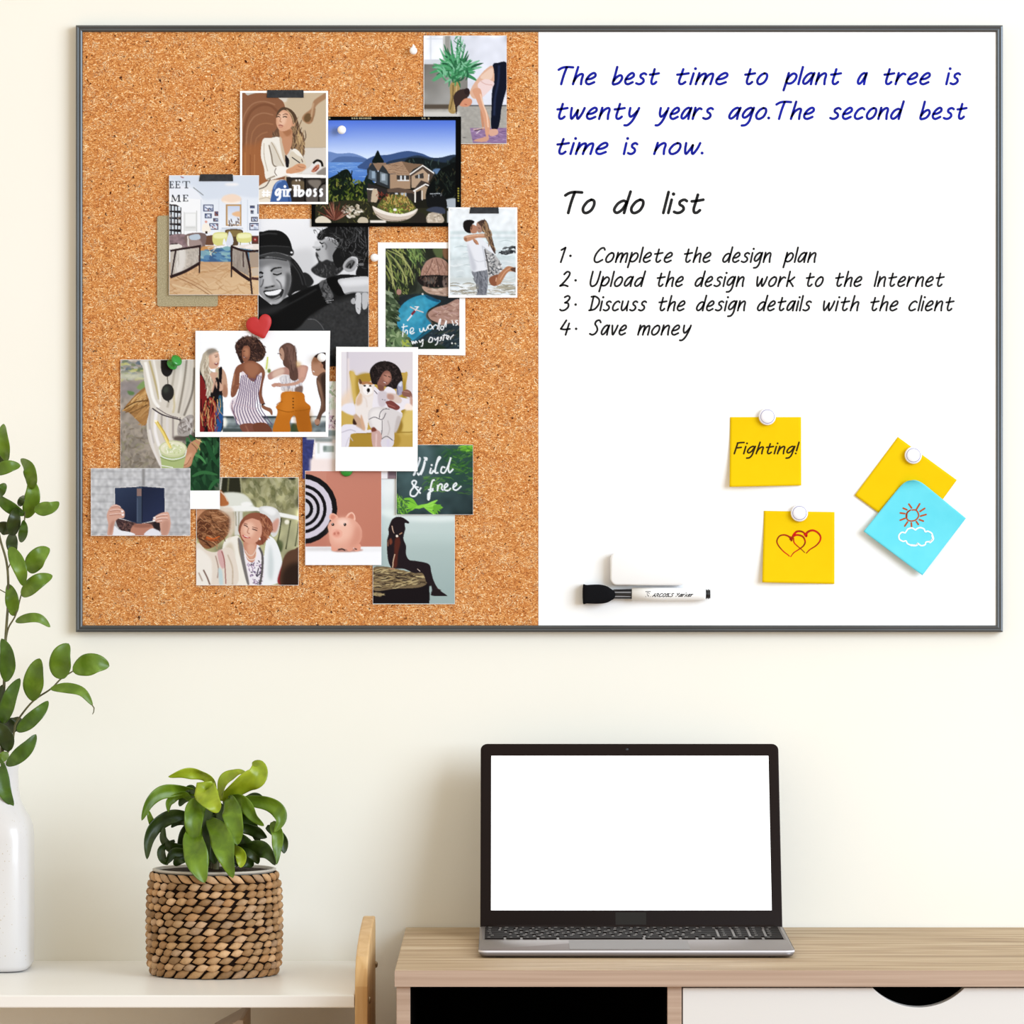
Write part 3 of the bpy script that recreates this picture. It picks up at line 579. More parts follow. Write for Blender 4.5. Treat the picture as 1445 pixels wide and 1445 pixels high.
    for y in (720, 742, 764, 786, 808, 830): p.r('#a39a3c', 1352, y, 1368, y+14, 2)
    return p.done(.3)

def pic_lounge():
    p = Pic((239, 248, 365, 415.8), (215, 235, 7.05), seed=9)
    p.grad('#dfe5ec', '#eef1f5', 500, 100, 500, 640)
    p.a('#d8dfe8', "160 80 1060 80 1060 300 820 290 680 320 480 320 420 200", blur=10).a('#eceef2', "160 190 400 220 500 330 480 360 160 320", blur=4).l('#8f9294', 9, "408 210 460 250 508 288", smooth=0).a('#f6f6f5', "170 300 480 330 480 680 170 680", 0).l('#cdd3da', 7, "485 330 485 640").l('#d6dbe2', 6, "660 320 660 640").l('#c5cdd8', 10, "880 320 880 620", blur=2).l('#d2d9e2', 7, "945 330 945 640")
    p.a('#f2d9c2', "690 320 720 290 800 275 870 300 880 340 830 365 740 365 690 345", blur=5).a('#fbf0e2', "700 340 780 360 870 345 840 366 740 366", blur=5).o('#f6f2ee', 790, 180, 70, 14, 0, 8)
    p.a('#2a2626', "170 375 240 380 290 410 290 690 170 690", 0)
    for y0, y1 in ((390, 440), (455, 505), (520, 565), (580, 625), (642, 676)):
        for x0, x1 in ((176, 184), (196, 218), (228, 248), (258, 282)): p.r('#dfe6ea', x0, y0+ (x0-176)*.12, x1, y1)
    p.sc(['#b9a99a', '#8b97a0'], 24, "176 480 285 480 285 620 176 620", (10, 24), 7, (0, 180))
    p.r('#e2e2de', 318, 460, 445, 640).r('#f3f3f0', 330, 470, 432, 590).r('#d0d0cb', 330, 605, 432, 612).r('#c9cac6', 438, 440, 446, 650).l('#d0d0cc', 6, "318 450 318 690")
    for x0, y0, x1, y1, c in ((508, 380, 607, 448, '#3f4866'), (522, 468, 590, 515, '#3f4a63'), (566, 566, 656, 630, '#3c4866'), (620, 448, 655, 492, '#6d3f38'), (606, 515, 652, 548, '#444a58'), (968, 388, 1016, 418, '#474c5c'), (976, 436, 1004, 470, '#4a4f60'), (980, 500, 1046, 548, '#4a4650'), (962, 564, 1060, 632, '#3b4560'), (1040, 378, 1060, 470, '#525a70')):
        p.r(c, x0, y0, x1, y1).r('#dfe4ee', x0+10, y0+9, x1-9, y1-9).sc(['#56618a', '#2f3444', '#a9b4c8', '#8a5a58'], 8, [x0+10, y0+10, x1-10, y0+10, x1-10, y1-10, x0+10, y1-10], (12, 34), 11, (0, 60))
    p.r('#a97f52', 732, 378, 884, 590).r('#c8a06a', 738, 384, 878, 584).grad('#c9d3e6', '#eceff2', 800, 400, 800, 560, (748, 394, 868, 576)).a('#e8b98c', "790 470 830 450 868 450 868 500 810 490", blur=4).sc(['#5e4a44', '#e8e4e0', '#7a6a66', '#403a40'], 26, "760 540 870 520 870 590 760 590", (14, 36), 11, (60, 120))
    p.r('#c9d0da', 690, 605, 900, 622).r('#f2f3f4', 690, 596, 900, 608).r('#dfe3e8', 676, 622, 740, 780)
    p.a('#5a4632', "730 630 890 630 885 700 850 720 850 780 770 780 745 700").a('#857045', "740 640 880 640 860 690 770 690")
    p.a('#f7efe0', "505 575 560 575 580 650 500 650", blur=2).o('#e0a08e', 535, 550, 13, 12).r('#3a2a22', 528, 645, 548, 668)
    p.a('#6b4a37', "530 690 610 680 610 780 530 780", 0)
    p.a('#d8d583', "610 665 740 660 735 740 700 780 610 770").a('#ecebb0', "620 670 735 668 730 710 620 712", blur=5).a('#dcd98a', "850 668 975 665 975 750 850 750").a('#efeeb8', "860 674 968 672 968 705 860 712", blur=4).l('#8b8550', 8, "875 750 870 790").l('#8b8550', 8, "960 750 980 795")
    p.a('#d9dde6', "735 780 750 690 765 645 790 680 805 740 790 780").a('#f0f1f4', "700 800 705 730 720 720 735 800").a('#5b3a32', "985 690 1058 690 1058 770 985 770", 0).o('#8d2f2c', 1020, 725, 22, 22).o('#c9b4a4', 1020, 725, 8, 8)
    p.a('#8d7577', "170 690 340 680 360 780 300 830 170 830").n(.06, 9, (170, 680, 360, 830)).a('#7a6560', "330 680 520 665 530 760 500 830 360 800").a('#a18d86', "360 720 470 730 490 800 360 810", blur=4).a('#bcc9d4', "370 690 460 672 475 720 390 730").l('#e7ded4', 14, "355 690 360 790")
    p.a('#c79058', "490 800 620 790 560 850 480 860", blur=4)
    p.a('#567f97', "480 860 640 810 800 800 1058 800 1058 950 480 950", 0).sc(['#7fa3b0', '#3f5f86', '#9bb9bd', '#446f9a', '#86b0b4', '#5b86a8'], 60, "490 850 780 810 780 940 490 945", (50, 110), 26, (-10, 20)).l('#d8c8a8', 9, "548 808 640 790 720 780").l('#e6dac2', 7, "560 815 590 890").l('#e6dac2', 6, "640 800 570 880").l('#6b4f35', 5, "560 830 640 860")
    p.a('#c59a70', "170 960 480 945 1058 950 1058 1280 170 1280", 0).grad('#c39a72', '#d9b88f', 400, 960, 500, 1270, (170, 950, 1060, 1280)).sc(['#d9b78c', '#b38658', '#c79d70', '#e3c79f', '#a97a4e'], 120, "180 970 1050 970 1050 1270 180 1270", (50, 170), 9, (-40, 50), 0, .5).l('#8e6240', 6, "250 1100 420 1180 560 1270").l('#a67850', 6, "300 1090 480 1180 600 1270").l('#e2c8a0', 12, "200 1170 330 1210 480 1230", blur=5)
    # two cane-sided chairs
    for sx in (0, 1):
        if sx == 0:
            p.a('#e8e0d6', "178 780 250 765 300 800 180 830").a('#bdb3a6', "180 850 240 830 465 810 460 960 200 1090 180 1080", 0).n(.04, 5, (200, 820, 460, 1080)).a('#dcd6cd', "250 840 330 830 320 1000 230 1050", blur=10).sc(['#a2988c', '#d5cfc4'], 26, "240 840 460 820 455 960 220 1060", (60, 140), 5, (85, 95), 0, .5)
            p.l('#2e2020', 20, "180 838 260 824 380 806 485 788").l('#2e2020', 17, "235 835 215 950 190 1105", 14).l('#2e2020', 30, "180 1098 330 1040 470 960").l('#33221f', 20, "474 800 472 900 468 1060", 13).l('#3a2b2a', 10, "180 772 255 766")
        else:
            p.a('#e9dfd6', "780 790 1058 770 1058 830 800 800").a('#9b8f83', "790 800 940 840 960 1090 800 1000", 0).sc(['#7f746a', '#b9aea2'], 26, "800 820 930 860 940 1060 810 990", (60, 140), 5, (85, 95), 0, .5).a('#a99683', "960 850 1058 850 1058 1000 970 1000", 0).a('#c8b7a2', "980 1010 1058 1000 1058 1080 990 1090", 0)
            p.l('#2c1d1d', 22, "778 792 880 830 960 842 1058 836").l('#2e1f1f', 22, "786 800 786 940 784 1100", 13).l('#2c1d1d', 22, "930 840 965 1000 975 1120 990 1270", 16).l('#2c1d1d', 30, "790 1000 880 1070 970 1130").l('#4b2f2b', 26, "985 1110 1058 1118").l('#3d2b2a', 10, "900 850 905 1000").a('#f4ece8', "920 800 980 780 1000 800 940 812")
    # serif letters
    K = '#23262c'
    def E(x, y, w, h):
        p.r(K, x, y, x+11, y+h).l(K, 6, [x-8, y+3, x+w, y+3], smooth=0).l(K, 6, [x, y+h/2, x+w*.7, y+h/2], smooth=0).l(K, 6, [x-8, y+h-3, x+w, y+h-3], smooth=0).l(K, 6, [x+w, y, x+w, y+16], smooth=0).l(K, 6, [x+w, y+h-18, x+w+3, y+h], smooth=0).l(K, 5, [x+w*.7, y+h/2-9, x+w*.7, y+h/2+9], smooth=0)
    E(178, 148, 34, 70); E(236, 148, 40, 70)
    p.r(K, 334, 148, 346, 218).l(K, 7, "302 151 374 151", smooth=0).l(K, 6, "303 150 303 168", smooth=0).l(K, 6, "373 150 373 168", smooth=0).l(K, 6, "322 215 358 215", smooth=0)
    p.l(K, 6, "200 282 200 350", smooth=0).l(K, 12, "202 282 232 346", smooth=0).l(K, 6, "262 282 232 346", smooth=0).r(K, 262, 282, 275, 350).l(K, 6, "188 348 212 348", smooth=0).l(K, 6, "250 348 286 348", smooth=0); E(312, 282, 40, 68)
    p.a('#a06a70', "280 100 318 112 300 118")
    return p.done(.3)

def pic_hug():
    p = Pic((364.5, 309.5, 520, 517), (350, 300, 7.222), seed=11)
    p.grad('#f0f0f0', '#dcdcdc', 500, 80, 600, 640)
    p.a('#c9c9c9', "440 420 660 380 660 640 520 640", blur=25, alpha=.7)
    # dark jackets
    p.a('#171717', "100 830 240 940 420 850 560 780 700 730 790 680 1240 660 1240 1600 100 1600", 0).a('#333333', "640 1060 760 960 900 900 1240 900 1240 1600 480 1200", blur=20).n(.06, 8, (480, 900, 1240, 1600)).a('#3a3a3a', "500 1180 600 1080 660 1070 740 1150 780 1240 820 1600 500 1600", blur=14).l('#6a6a6a', 6, "610 1085 680 1090 740 1140 775 1200", blur=2).a('#101010', "100 1000 200 960 420 860 560 800 740 740 800 820 860 900 640 1040 500 1180 300 1200 100 1200", blur=6).a('#2a2a2a', "110 990 300 940 420 900 300 1010 150 1050", blur=16).l('#2e2e2e', 12, "330 980 520 880 700 780", blur=6)
    # woman's hair
    p.a('#1b1b1b', "400 450 470 480 540 570 590 680 610 760 480 810 410 850 380 700").a('#232323', "560 620 620 630 670 710 600 760", blur=3).l('#454545', 8, "450 520 520 620 560 740", blur=4).l('#3a3a3a', 7, "470 500 560 640 590 740", blur=3)
    # her face
    p.a('#9a9a9a', "100 470 250 450 400 480 440 640 430 760 380 860 300 930 220 920 150 860 100 760")
    p.a('#bebebe', "160 560 230 560 250 700 280 740 200 760 150 740", blur=14).a('#c6c6c6', "280 660 380 640 420 700 360 760 300 720", blur=14).a('#7d7d7d', "120 480 400 480 420 560 260 520 120 560", blur=14).a('#5f5f5f', "390 620 440 650 420 800 360 880 380 760", blur=12)
    p.l('#202020', 22, "235 600 270 570 345 560", 10, blur=2).l('#1a1a1a', 14, "255 625 300 635 345 618").l('#8a8a8a', 8, "260 595 310 600 350 590", blur=3).l('#1c1c1c', 20, "105 620 135 610 155 625").l('#1a1a1a', 14, "105 655 130 660 155 648")
    p.l('#4a4a4a', 10, "160 680 150 730 130 760", blur=3).l('#3a3a3a', 14, "170 770 215 760 275 745", blur=5).o('#2b2b2b', 190, 765, 14, 8).o('#2b2b2b', 250, 752, 14, 8).l('#4f4f4f', 10, "290 680 330 720 345 770", blur=4)
    p.a('#2a2a2a', "160 800 230 790 310 780 365 785 340 860 260 890 200 870").a('#f1f1f1', "175 812 250 800 340 782 310 830 240 845 195 838").l('#8b8b8b', 14, "180 860 250 885 330 850", blur=4).l('#c0c0c0', 10, "225 915 290 915 340 880", blur=5)
    # cap
    p.a('#151515', "100 225 160 195 230 180 330 190 400 240 440 320 455 440 380 420 250 430 100 460").a('#1f1f1f', "110 350 280 340 440 360 450 440 250 410 110 440", blur=4).l('#3a3a3a', 8, "110 350 250 340 430 352", blur=2).l('#444', 9, "120 230 200 215 300 220", blur=5).a('#3c3c3c', "105 450 220 415 330 420 440 460 420 485 330 465 200 450 105 470").l('#767676', 6, "110 442 230 412 330 415 440 452", blur=2).o('#f4f4f4', 445, 408, 12, 10).l('#0e0e0e', 10, "110 470 250 465 400 490", blur=4)
    # man
    p.a('#b5b5b5', "700 260 740 330 660 345 668 365 700 375 690 420 735 495 700 520 650 560 655 610 760 650 860 640 960 560 940 400 900 300 800 260").a('#8a8a8a', "790 290 920 300 900 420 840 520 800 400", blur=16).a('#d5d5d5', "680 300 720 290 740 340 680 350", blur=6)
    p.l('#222', 14, "690 378 720 382 735 370", blur=2).l('#1f1f1f', 12, "730 300 750 318 770 310").l('#3a3a3a', 12, "710 268 745 280 780 262", blur=2).o('#333', 760, 345, 6, 14).l('#555', 8, "770 300 800 340 790 380", blur=4)
    p.a('#2b2b2b', "692 405 715 430 745 500 800 480 860 500 930 480 980 560 900 640 800 670 700 640 650 600 648 570 700 530 715 500 690 440", blur=4).sc(['#161616', '#4c4c4c', '#666', '#353535'], 90, "665 570 760 520 900 500 950 560 880 640 760 655 680 620", (16, 44), 6, (50, 130), 0, .6).l('#c9c9c9', 9, "715 450 735 490", blur=3)
    p.a('#181818', "700 250 740 190 800 160 860 140 1240 130 1240 660 1100 640 1120 520 1060 450 960 540 900 560 860 440 920 330 880 270 800 250 740 280").sc(['#0c0c0c', '#3c3c3c', '#565656', '#262626', '#6e6e6e', '#111'], 170, "740 200 900 150 1220 150 1220 600 1120 600 1100 450 960 440 900 300 760 250", (50, 130), 7, (10, 150), 0, .7).l('#8f8f8f', 5, "680 170 710 220 700 260").l('#666', 5, "700 165 760 200 720 260").l('#777', 5, "760 160 740 220").l('#3a3a3a', 6, "690 190 670 180 680 215")
    p.a('#aaaaaa', "965 560 985 500 1050 450 1110 460 1115 520 1080 590 1010 605").a('#5d5d5d', "990 560 1010 510 1060 480 1090 510 1050 570", blur=3).l('#1c1c1c', 12, "1005 560 1040 520 1040 570 1080 500", blur=2).l('#e0e0e0', 8, "1050 455 1105 470 1112 520", blur=2).o('#6e6e6e', 1150, 528, 30, 14)
    p.a('#161616', "790 680 900 640 1000 630 1240 655 1240 700 960 700 840 760").a('#585858', "725 720 800 685 840 780 870 860 800 900 760 830", blur=4).sc(['#222', '#777', '#333'], 26, "740 720 800 700 860 860 780 890", (20, 50), 12, (0, 180), 0, .7).l('#c0c0c0', 5, "790 905 870 890").l('#a0a0a0', 5, "800 920 850 915")
    p.a('#0c0c0c', "800 690 900 660 950 760 985 830 920 850 860 800")
    # arm and hand
    p.a('#c4c4c4', "915 690 1000 668 1240 660 1240 820 1080 815 990 830 950 760").a('#e0e0e0', "960 690 1240 675 1240 730 980 750", blur=14).l('#6d6d6d', 12, "985 830 1080 812 1240 818", blur=4)
    p.a('#b0b0b0', "1045 900 1070 870 1095 885 1090 925 1060 930").a('#c8c8c8', "1095 830 1150 830 1150 940 1140 1020 1120 1030 1095 980").a('#bdbdbd', "1160 830 1220 830 1215 950 1190 985 1165 970").l('#3d3d3d', 7, "1155 830 1155 970").l('#555', 6, "1098 840 1092 900").l('#888', 6, "1110 970 1130 985").a('#b5b5b5', "1222 830 1240 830 1240 940 1222 930")
    return p.done(.3)

def pic_pool():
    p = Pic((544, 350.5, 648.3, 492.5), (515, 280, 6.284), seed=13)
    p.grad('#3c4137', '#23271f', 400, 440, 400, 1330).n(.15, 14)
    p.a('#20241c', "180 445 840 445 840 520 640 530 520 560 480 700 450 820 380 860 180 860", 0, alpha=.6)
    p.sc(['#4f5c33', '#7a8346', '#2f3b22', '#98a05a', '#596a3a', '#1d2417'], 150, "185 450 520 450 500 640 440 720 380 840 190 840", (40, 120), 11, (40, 110))
    for q in ("190 470 280 560 350 680 380 780", "190 480 230 600 250 720 270 820", "200 460 320 520 400 620 440 720", "240 450 340 520 370 640", "190 600 240 700 250 800"): p.l('#b9b97a', 13, q, wm=13).l('#8d9455', 9, q, 3)
    p.sc(['#5e7440', '#87a05a', '#3d5230'], 50, "380 450 520 450 520 560 400 580", (40, 100), 10, (50, 100)).a('#26291f', "540 450 640 450 620 520 560 530", blur=4).a('#54613c', "600 445 690 445 680 540 640 530", blur=5).a('#7d5a41', "690 445 750 445 750 540 700 530", blur=5)
    p.a('#a98372', "500 690 530 580 600 530 680 535 740 590 760 700 620 695").sc(['#c39d8a', '#8b6757', '#9a7462', '#b78f7d'], 60, "520 640 600 545 720 600 740 690 520 690", (16, 50), 11, (30, 150)).l('#6d4f43', 6, "600 540 570 620 530 690").l('#6d4f43', 6, "630 535 650 620 660 690").l('#7a5a4c', 6, "680 545 720 640")
    p.a('#1f1b1a', "480 690 760 690 760 770 620 790 500 770").a('#57504a', "520 710 600 700 620 740 540 760", blur=4).a('#76635a', "690 720 760 700 760 800 700 790", blur=3).sc(['#3a2f2a', '#6d5b50', '#141212', '#4d3a33'], 40, "490 690 750 690 750 790 500 780", (14, 40), 12, (60, 120)).a('#b29582', "510 780 620 800 760 790 760 860 640 865 540 830").sc(['#8e7564', '#d0b7a4'], 16, "520 790 740 800 740 860 600 850", (20, 60), 9, (-10, 20))
    p.a('#22282a', "300 880 420 850 540 850 650 860 840 900 840 1000 600 960 480 860 340 940 290 1010", blur=3)
    p.a('#2f86a5', "290 1040 310 970 370 910 450 870 540 855 600 890 670 905 640 940 560 990 550 1050 590 1100 520 1180 420 1260 340 1220 290 1130").a('#4aa6c0', "330 1000 420 910 520 880 570 920 520 980 500 1080 400 1120 320 1090", blur=26, alpha=.75).a('#1a4d68', "535 855 660 905 640 920 560 890", blur=3).a('#1e5a73', "430 1260 560 1160 640 1110 600 1160 460 1260", blur=4).n(.04, 10, (290, 860, 660, 1250))
    p.a('#a98576', "560 1020 620 970 720 940 840 900 840 1130 720 1140 640 1100 580 1070").sc(['#c4a392', '#8d6a5c', '#9d7a6b', '#b8958b'], 70, "570 1020 720 950 840 910 840 1120 660 1100", (20, 60), 13, (-50, 30)).l('#5e4940', 10, "555 1010 548 1050 600 1110", blur=3)
    p.a('#28343a', "470 1260 640 1150 740 1110 840 1140 840 1335 480 1335", blur=3).sc(['#45545a', '#1a2226', '#5e564c', '#35402f'], 60, "500 1250 660 1140 840 1150 840 1330 500 1330", (30, 90), 9, (-40, -15), 0, .7).a('#243025', "480 1270 600 1270 720 1330 480 1335", blur=6)
    p.sc(['#25301f', '#43523a', '#6d7d5c', '#8c9a7c', '#34432b'], 90, "185 830 270 830 300 900 290 1040 250 1130 185 1150", (40, 90), 26, (0, 70)).sc(['#4c6141', '#73885f', '#9aa77f', '#2d3b26', '#58704c'], 80, "185 1180 270 1140 400 1250 400 1330 185 1330", (40, 90), 24, (0, 180)).fan(['#6c8458', '#93a67a', '#4d6440'], 280, 1240, 11, 50, 100, 0, 360, 30).sc(['#a4b04a'], 6, "340 1260 400 1270 380 1310 340 1300", (30, 50), 16, (0, 180))
    p.l('#e9e2e4', 12, "375 1085 420 1030 470 962").l('#7c2530', 20, "415 1030 445 995", smooth=0).l('#e8ccc0', 8, "400 960 450 985 520 1010").l('#f2ebea', 6, "440 960 480 960")
    p.o('#a77d70', 303, 830, 22, 26).o('#d5d2c8', 512, 848, 9)
    for q in ("325 1140 380 1130", "345 1110 340 1170 335 1225", "350 1190 365 1165 378 1175 375 1205", "395 1190 425 1175 430 1150 410 1150 400 1180 415 1200 440 1185",
              "485 1150 490 1180 510 1175 520 1145 525 1170 545 1165 555 1135", "565 1160 560 1130 585 1120 595 1145 575 1160", "600 1130 605 1160", "605 1135 625 1120 640 1130", "640 1160 660 1080 670 1075 655 1150 660 1170", "700 1140 680 1130 670 1150 690 1160 720 1080 715 1140", "770 1080 785 1125", "820 1080 800 1090 820 1110 800 1125",
              "415 1260 425 1290 430 1265 445 1285 450 1262 465 1280", "480 1255 490 1275 510 1250", "515 1245 510 1300 495 1310", "570 1245 565 1270 590 1270 600 1240 580 1230 570 1250", "615 1235 625 1255 645 1230", "650 1225 640 1280 620 1300", "665 1240 680 1225 670 1255 655 1260", "705 1200 690 1260", "685 1215 725 1210", "725 1245 745 1225 730 1215 722 1240 740 1250", "760 1225 755 1250", "762 1230 785 1205"):
        p.l('#f4f4f2', 9, q)
    p.o('#e9e9e4', 770, 1282, 8).o('#c9cbb9', 800, 1285, 7).o('#9aa', 825, 1305, 6)
    return p.done(.3)

def pic_beach():
    p = Pic((635.2, 294.5, 727.7, 416.5), (515, 280, 6.284), seed=15)
    p.grad('#eef2f2', '#dbe3e4', 1000, 100, 1000, 860)
    p.r('#cddad9', 750, 292, 1345, 320, 8).r('#c3d3d3', 750, 345, 1345, 362, 8).r('#dfe9e9', 750, 365, 1345, 520, 10).r('#c0cfce', 750, 520, 1345, 545, 12).r('#d3dcdc', 750, 545, 1345, 700, 20).n(.02, 14)
    p.r('#c9cfcb', 750, 700, 1345, 740, 14).sc(['#a39d8c', '#c3bfb2', '#f4f6f4', '#8f8a7b', '#e8ebe9'], 120, "755 760 1340 740 1340 860 755 860", (50, 150), 9, (-8, 8)).sc(['#e7eceb', '#b8c6c6'], 50, "755 380 1340 380 1340 700 755 700", (60, 160), 6, (-4, 4)).sc(['#8f8a78', '#aaa38f'], 16, "1200 770 1340 760 1340 820 1200 820", (40, 100), 12, (-10, 5))
    p.sc(['#22262a', '#3b3e40', '#5a5d5e'], 26, "1205 490 1225 445 1290 430 1342 425 1342 490 1260 480", (16, 50), 15, (-30, 10)).sc(['#2d3032'], 8, "1195 480 1340 480 1340 494 1195 494", (20, 50), 8, (-5, 5))
    # man
    p.a('#7d7f85', "950 640 1085 625 1090 720 1085 800 1065 862 990 862 1010 790 985 730").sc(['#5f6167', '#9b9da2', '#4c4e54'], 40, "960 650 1080 640 1075 850 1000 850", (30, 80), 9, (60, 110), 0, .6)
    p.a('#e6e7ea', "880 350 950 340 1010 335 1060 380 1150 470 1140 495 1060 450 1075 560 1085 625 1020 642 950 640 925 520 905 400").a('#c6c8ce', "910 400 960 520 990 620 950 640 925 520", blur=8).l('#b9bbc2', 7, "1040 420 1060 520 1070 610", blur=3).l('#c4c6cc', 6, "960 540 1010 560 1060 550", blur=3).l('#bcbec4', 8, "1050 430 1100 470 1140 495", blur=2)
    p.a('#c08c6c', "880 340 960 320 1060 315 1095 330 1090 350 1000 350 900 385").l('#e0b596', 8, "890 345 980 328 1080 325").a('#9a6b50', "880 360 900 345 905 385").a('#b98464', "960 360 990 370 1010 410 985 405 965 385").l('#8d5f48', 5, "965 375 990 410")
    p.a('#1a1615', "872 250 880 205 925 190 965 200 970 215 950 240 960 285 930 310 890 290").a('#b37f64', "950 235 985 245 998 270 990 305 950 310 935 280").l('#54382c', 8, "950 240 945 280")
    # woman
    p.a('#a8806a', "990 225 1010 205 1040 215 1040 290 1010 305 995 280").a('#4e3a30', "1000 215 1040 192 1075 200 1100 260 1130 360 1155 470 1150 490 1110 420 1075 310 1045 300 1030 250").sc(['#7b6048', '#9b7c5c', '#3b2b25', '#b7946c'], 40, "1040 220 1090 240 1150 460 1120 430 1060 310", (50, 120), 7, (55, 100), 0, .8).l('#6e3f34', 6, "1005 262 1020 268")
    p.a('#b9b7b4', "1060 450 1100 470 1150 500 1200 570 1225 660 1180 690 1100 700 1080 600").sc(['#3c3d40', '#f0efec', '#7e7d7c', '#56585c'], 90, "1065 460 1140 490 1210 590 1215 660 1105 695 1085 600", (12, 30), 9, (0, 180)).l('#3d3a3c', 9, "1062 450 1085 560 1100 650", blur=2)
    p.a('#8a553c', "1105 700 1190 670 1215 690 1205 750 1150 775 1110 755").a('#b17a57', "1180 680 1230 625 1270 600 1340 620 1335 650 1270 650 1215 730 1190 760 1165 765").l('#d39d78', 8, "1195 720 1240 650 1290 615").a('#5b4034', "1290 620 1345 612 1345 655 1300 640").l('#e0b090', 8, "1165 700 1160 735")
    return p.done(.3)

def pic_friends():
    p = Pic((281.9, 468.2, 459.6, 609.5), (265, 440, 6.881), seed=17)
    p.img[:] = hx('#fdfdfc')
    p.r('#6f7a7c', 340, 1015, 1345, 1170).r('#2f3a3c', 340, 1012, 1345, 1030, 3).r('#8d9898', 340, 1040, 1345, 1080, 6).r('#5d6868', 340, 1100, 1345, 1120, 6).n(.08, 14, (340, 1015, 1345, 1170)).r('#46504f', 340, 1130, 640, 1170, 4).o('#f3f2e6', 360, 1070, 22, 50, 0, 8).a('#3a4a30', "1010 1090 1060 1100 1080 1170 1000 1170", blur=5).r('#fdfdfc', 1000, 1015, 1060, 1075, 4).r('#d8dcd6', 1195, 1015, 1345, 1060, 8)
    p.a('#f1f3e2', "740 560 770 440 800 560 760 600", blur=6).l('#c6cf4e', 12, "776 440 770 500 762 560", blur=2).o('#6d7c3a', 790, 575, 16, 20, 0, 4)
    # blonde
    p.a('#c59b80', "290 545 335 550 375 620 390 760 380 825 340 810 320 700 300 650").a('#a97a60', "360 700 388 770 375 826 345 815 340 760", blur=5)
    p.a('#d3a68c', "200 440 240 385 295 395 310 470 290 540 230 555 205 520").a('#e6c0a6', "230 400 285 400 295 470 250 490", blur=8).l('#3a2a26', 7, "268 440 292 436").l('#8a4a44', 12, "262 500 280 515 296 498").l('#fff', 5, "268 502 290 498").l('#7a5448', 6, "262 425 296 420")
    p.a('#1a1416', "115 560 170 580 240 700 300 560 335 545 330 700 340 830 345 1000 320 1168 115 1168").a('#7c1f20', "115 640 170 700 190 860 160 1168 115 1168").a('#8e2a26', "200 850 260 860 280 950 250 1168 200 1168").a('#26508a', "280 920 325 870 345 1000 320 1168 262 1168").a('#2f5f78', "300 830 330 820 340 960 320 980", blur=3)
    for q in ("180 860 150 980", "230 860 200 980 190 1060", "290 850 300 940 340 1000", "215 1000 190 1100"): p.l('#d3a86c', 10, q, 4)
    p.sc(['#0f0c0e', '#9c3a30', '#caa064', '#3a1a1c'], 50, "120 860 320 860 320 1160 120 1160", (40, 120), 9, (70, 110), 0, .8)
    p.a('#b9ad98', "160 400 230 358 290 380 300 395 240 390 200 450 215 560 260 600 250 700 235 770 190 840 180 700 120 560 140 450").sc(['#d8cdb8', '#8d8172', '#c9bb9c', '#a0907a', '#e6dcc8'], 80, "170 470 200 450 195 520 215 600 250 660 235 740 195 780 175 650 150 560", (60, 150), 8, (75, 110), 0, .75).a('#8d8376', "190 370 260 360 280 385 200 420", blur=10).a('#c7b696', "270 560 300 560 300 660 280 690", blur=3)
    p.a('#cfa58c', "215 600 290 590 280 640 245 780 235 760 250 680", blur=2).a('#d1a78e', "270 690 310 680 345 740 320 770 285 750").l('#151214', 24, "280 640 300 700 290 800", blur=2)
    # dancing woman
    p.a('#3a2722', "475 400 460 330 500 270 580 240 670 260 730 320 755 400 720 470 640 490 560 480 520 500").sc(['#2a1b18', '#5c4036', '#7a5744', '#1f1412', '#46302a'], 240, "470 400 470 320 520 260 600 235 690 265 750 340 755 410 700 480 620 480 530 490", (16, 46), 7, (0, 180), 0, .7).sc(['#4b352d', '#6d4d3e'], 30, "540 235 660 225 700 270 560 260", (20, 44), 5, (0, 180), 0, .6)
    p.a('#8e5b44', "525 390 550 335 600 345 605 430 580 480 550 490 530 450").a('#b07a5c', "545 360 590 360 590 430 555 430", blur=8).l('#2a1a16', 6, "540 385 560 382").l('#fff', 9, "545 438 562 445").l('#5b2c26', 6, "540 430 568 452", blur=1)
    p.a('#85533d', "470 540 530 500 580 480 640 480 720 530 750 600 730 700 720 800 745 890 710 890 680 780 700 620 640 680 560 620 510 590 500 700 470 800 430 830 418 780 440 640").a('#9f6a4f', "560 500 660 500 700 560 630 640 560 580", blur=12).l('#b98463', 10, "455 600 445 700 430 780", blur=4).l('#6c4030', 9, "735 620 715 720 715 800", blur=4).a('#85533d', "440 720 500 690 520 720 470 770 440 800").l('#a46d52', 8, "470 720 515 705")
    p.a('#8d5c44', "725 900 760 920 810 940 825 990 810 1000 790 970 740 945 715 920").l('#23191a', 12, "715 905 750 890")
    p.a('#e6d9dc', "525 585 560 600 630 690 690 610 720 600 700 740 670 850 660 930 720 1020 770 1085 650 1085 510 1100 450 1020 410 920 430 850 480 810 505 700")
    for i in range(11):
        x = 500+i*20
        p.l('#59496a', 8, [x+22-i*1, 600+abs(i-5)*4+(70 if 3 < i < 8 else 0)*.6, x+4-i*2, 760, x-30+i*3, 880, x-50+i*7, 960, x-20+i*14, 1095])
    p.l('#59496a', 7, "440 860 430 940 470 1040").l('#a07a78', 6, "430 890 440 960 490 1060").l('#c9b4ba', 8, "430 880 520 900 640 940 680 930", blur=4)
    p.a('#7c4a3c', "510 1095 640 1085 660 1168 545 1168").a('#70402f', "640 1085 760 1080 815 1168 660 1168").l('#9d6a55', 9, "560 1100 590 1160", blur=4)
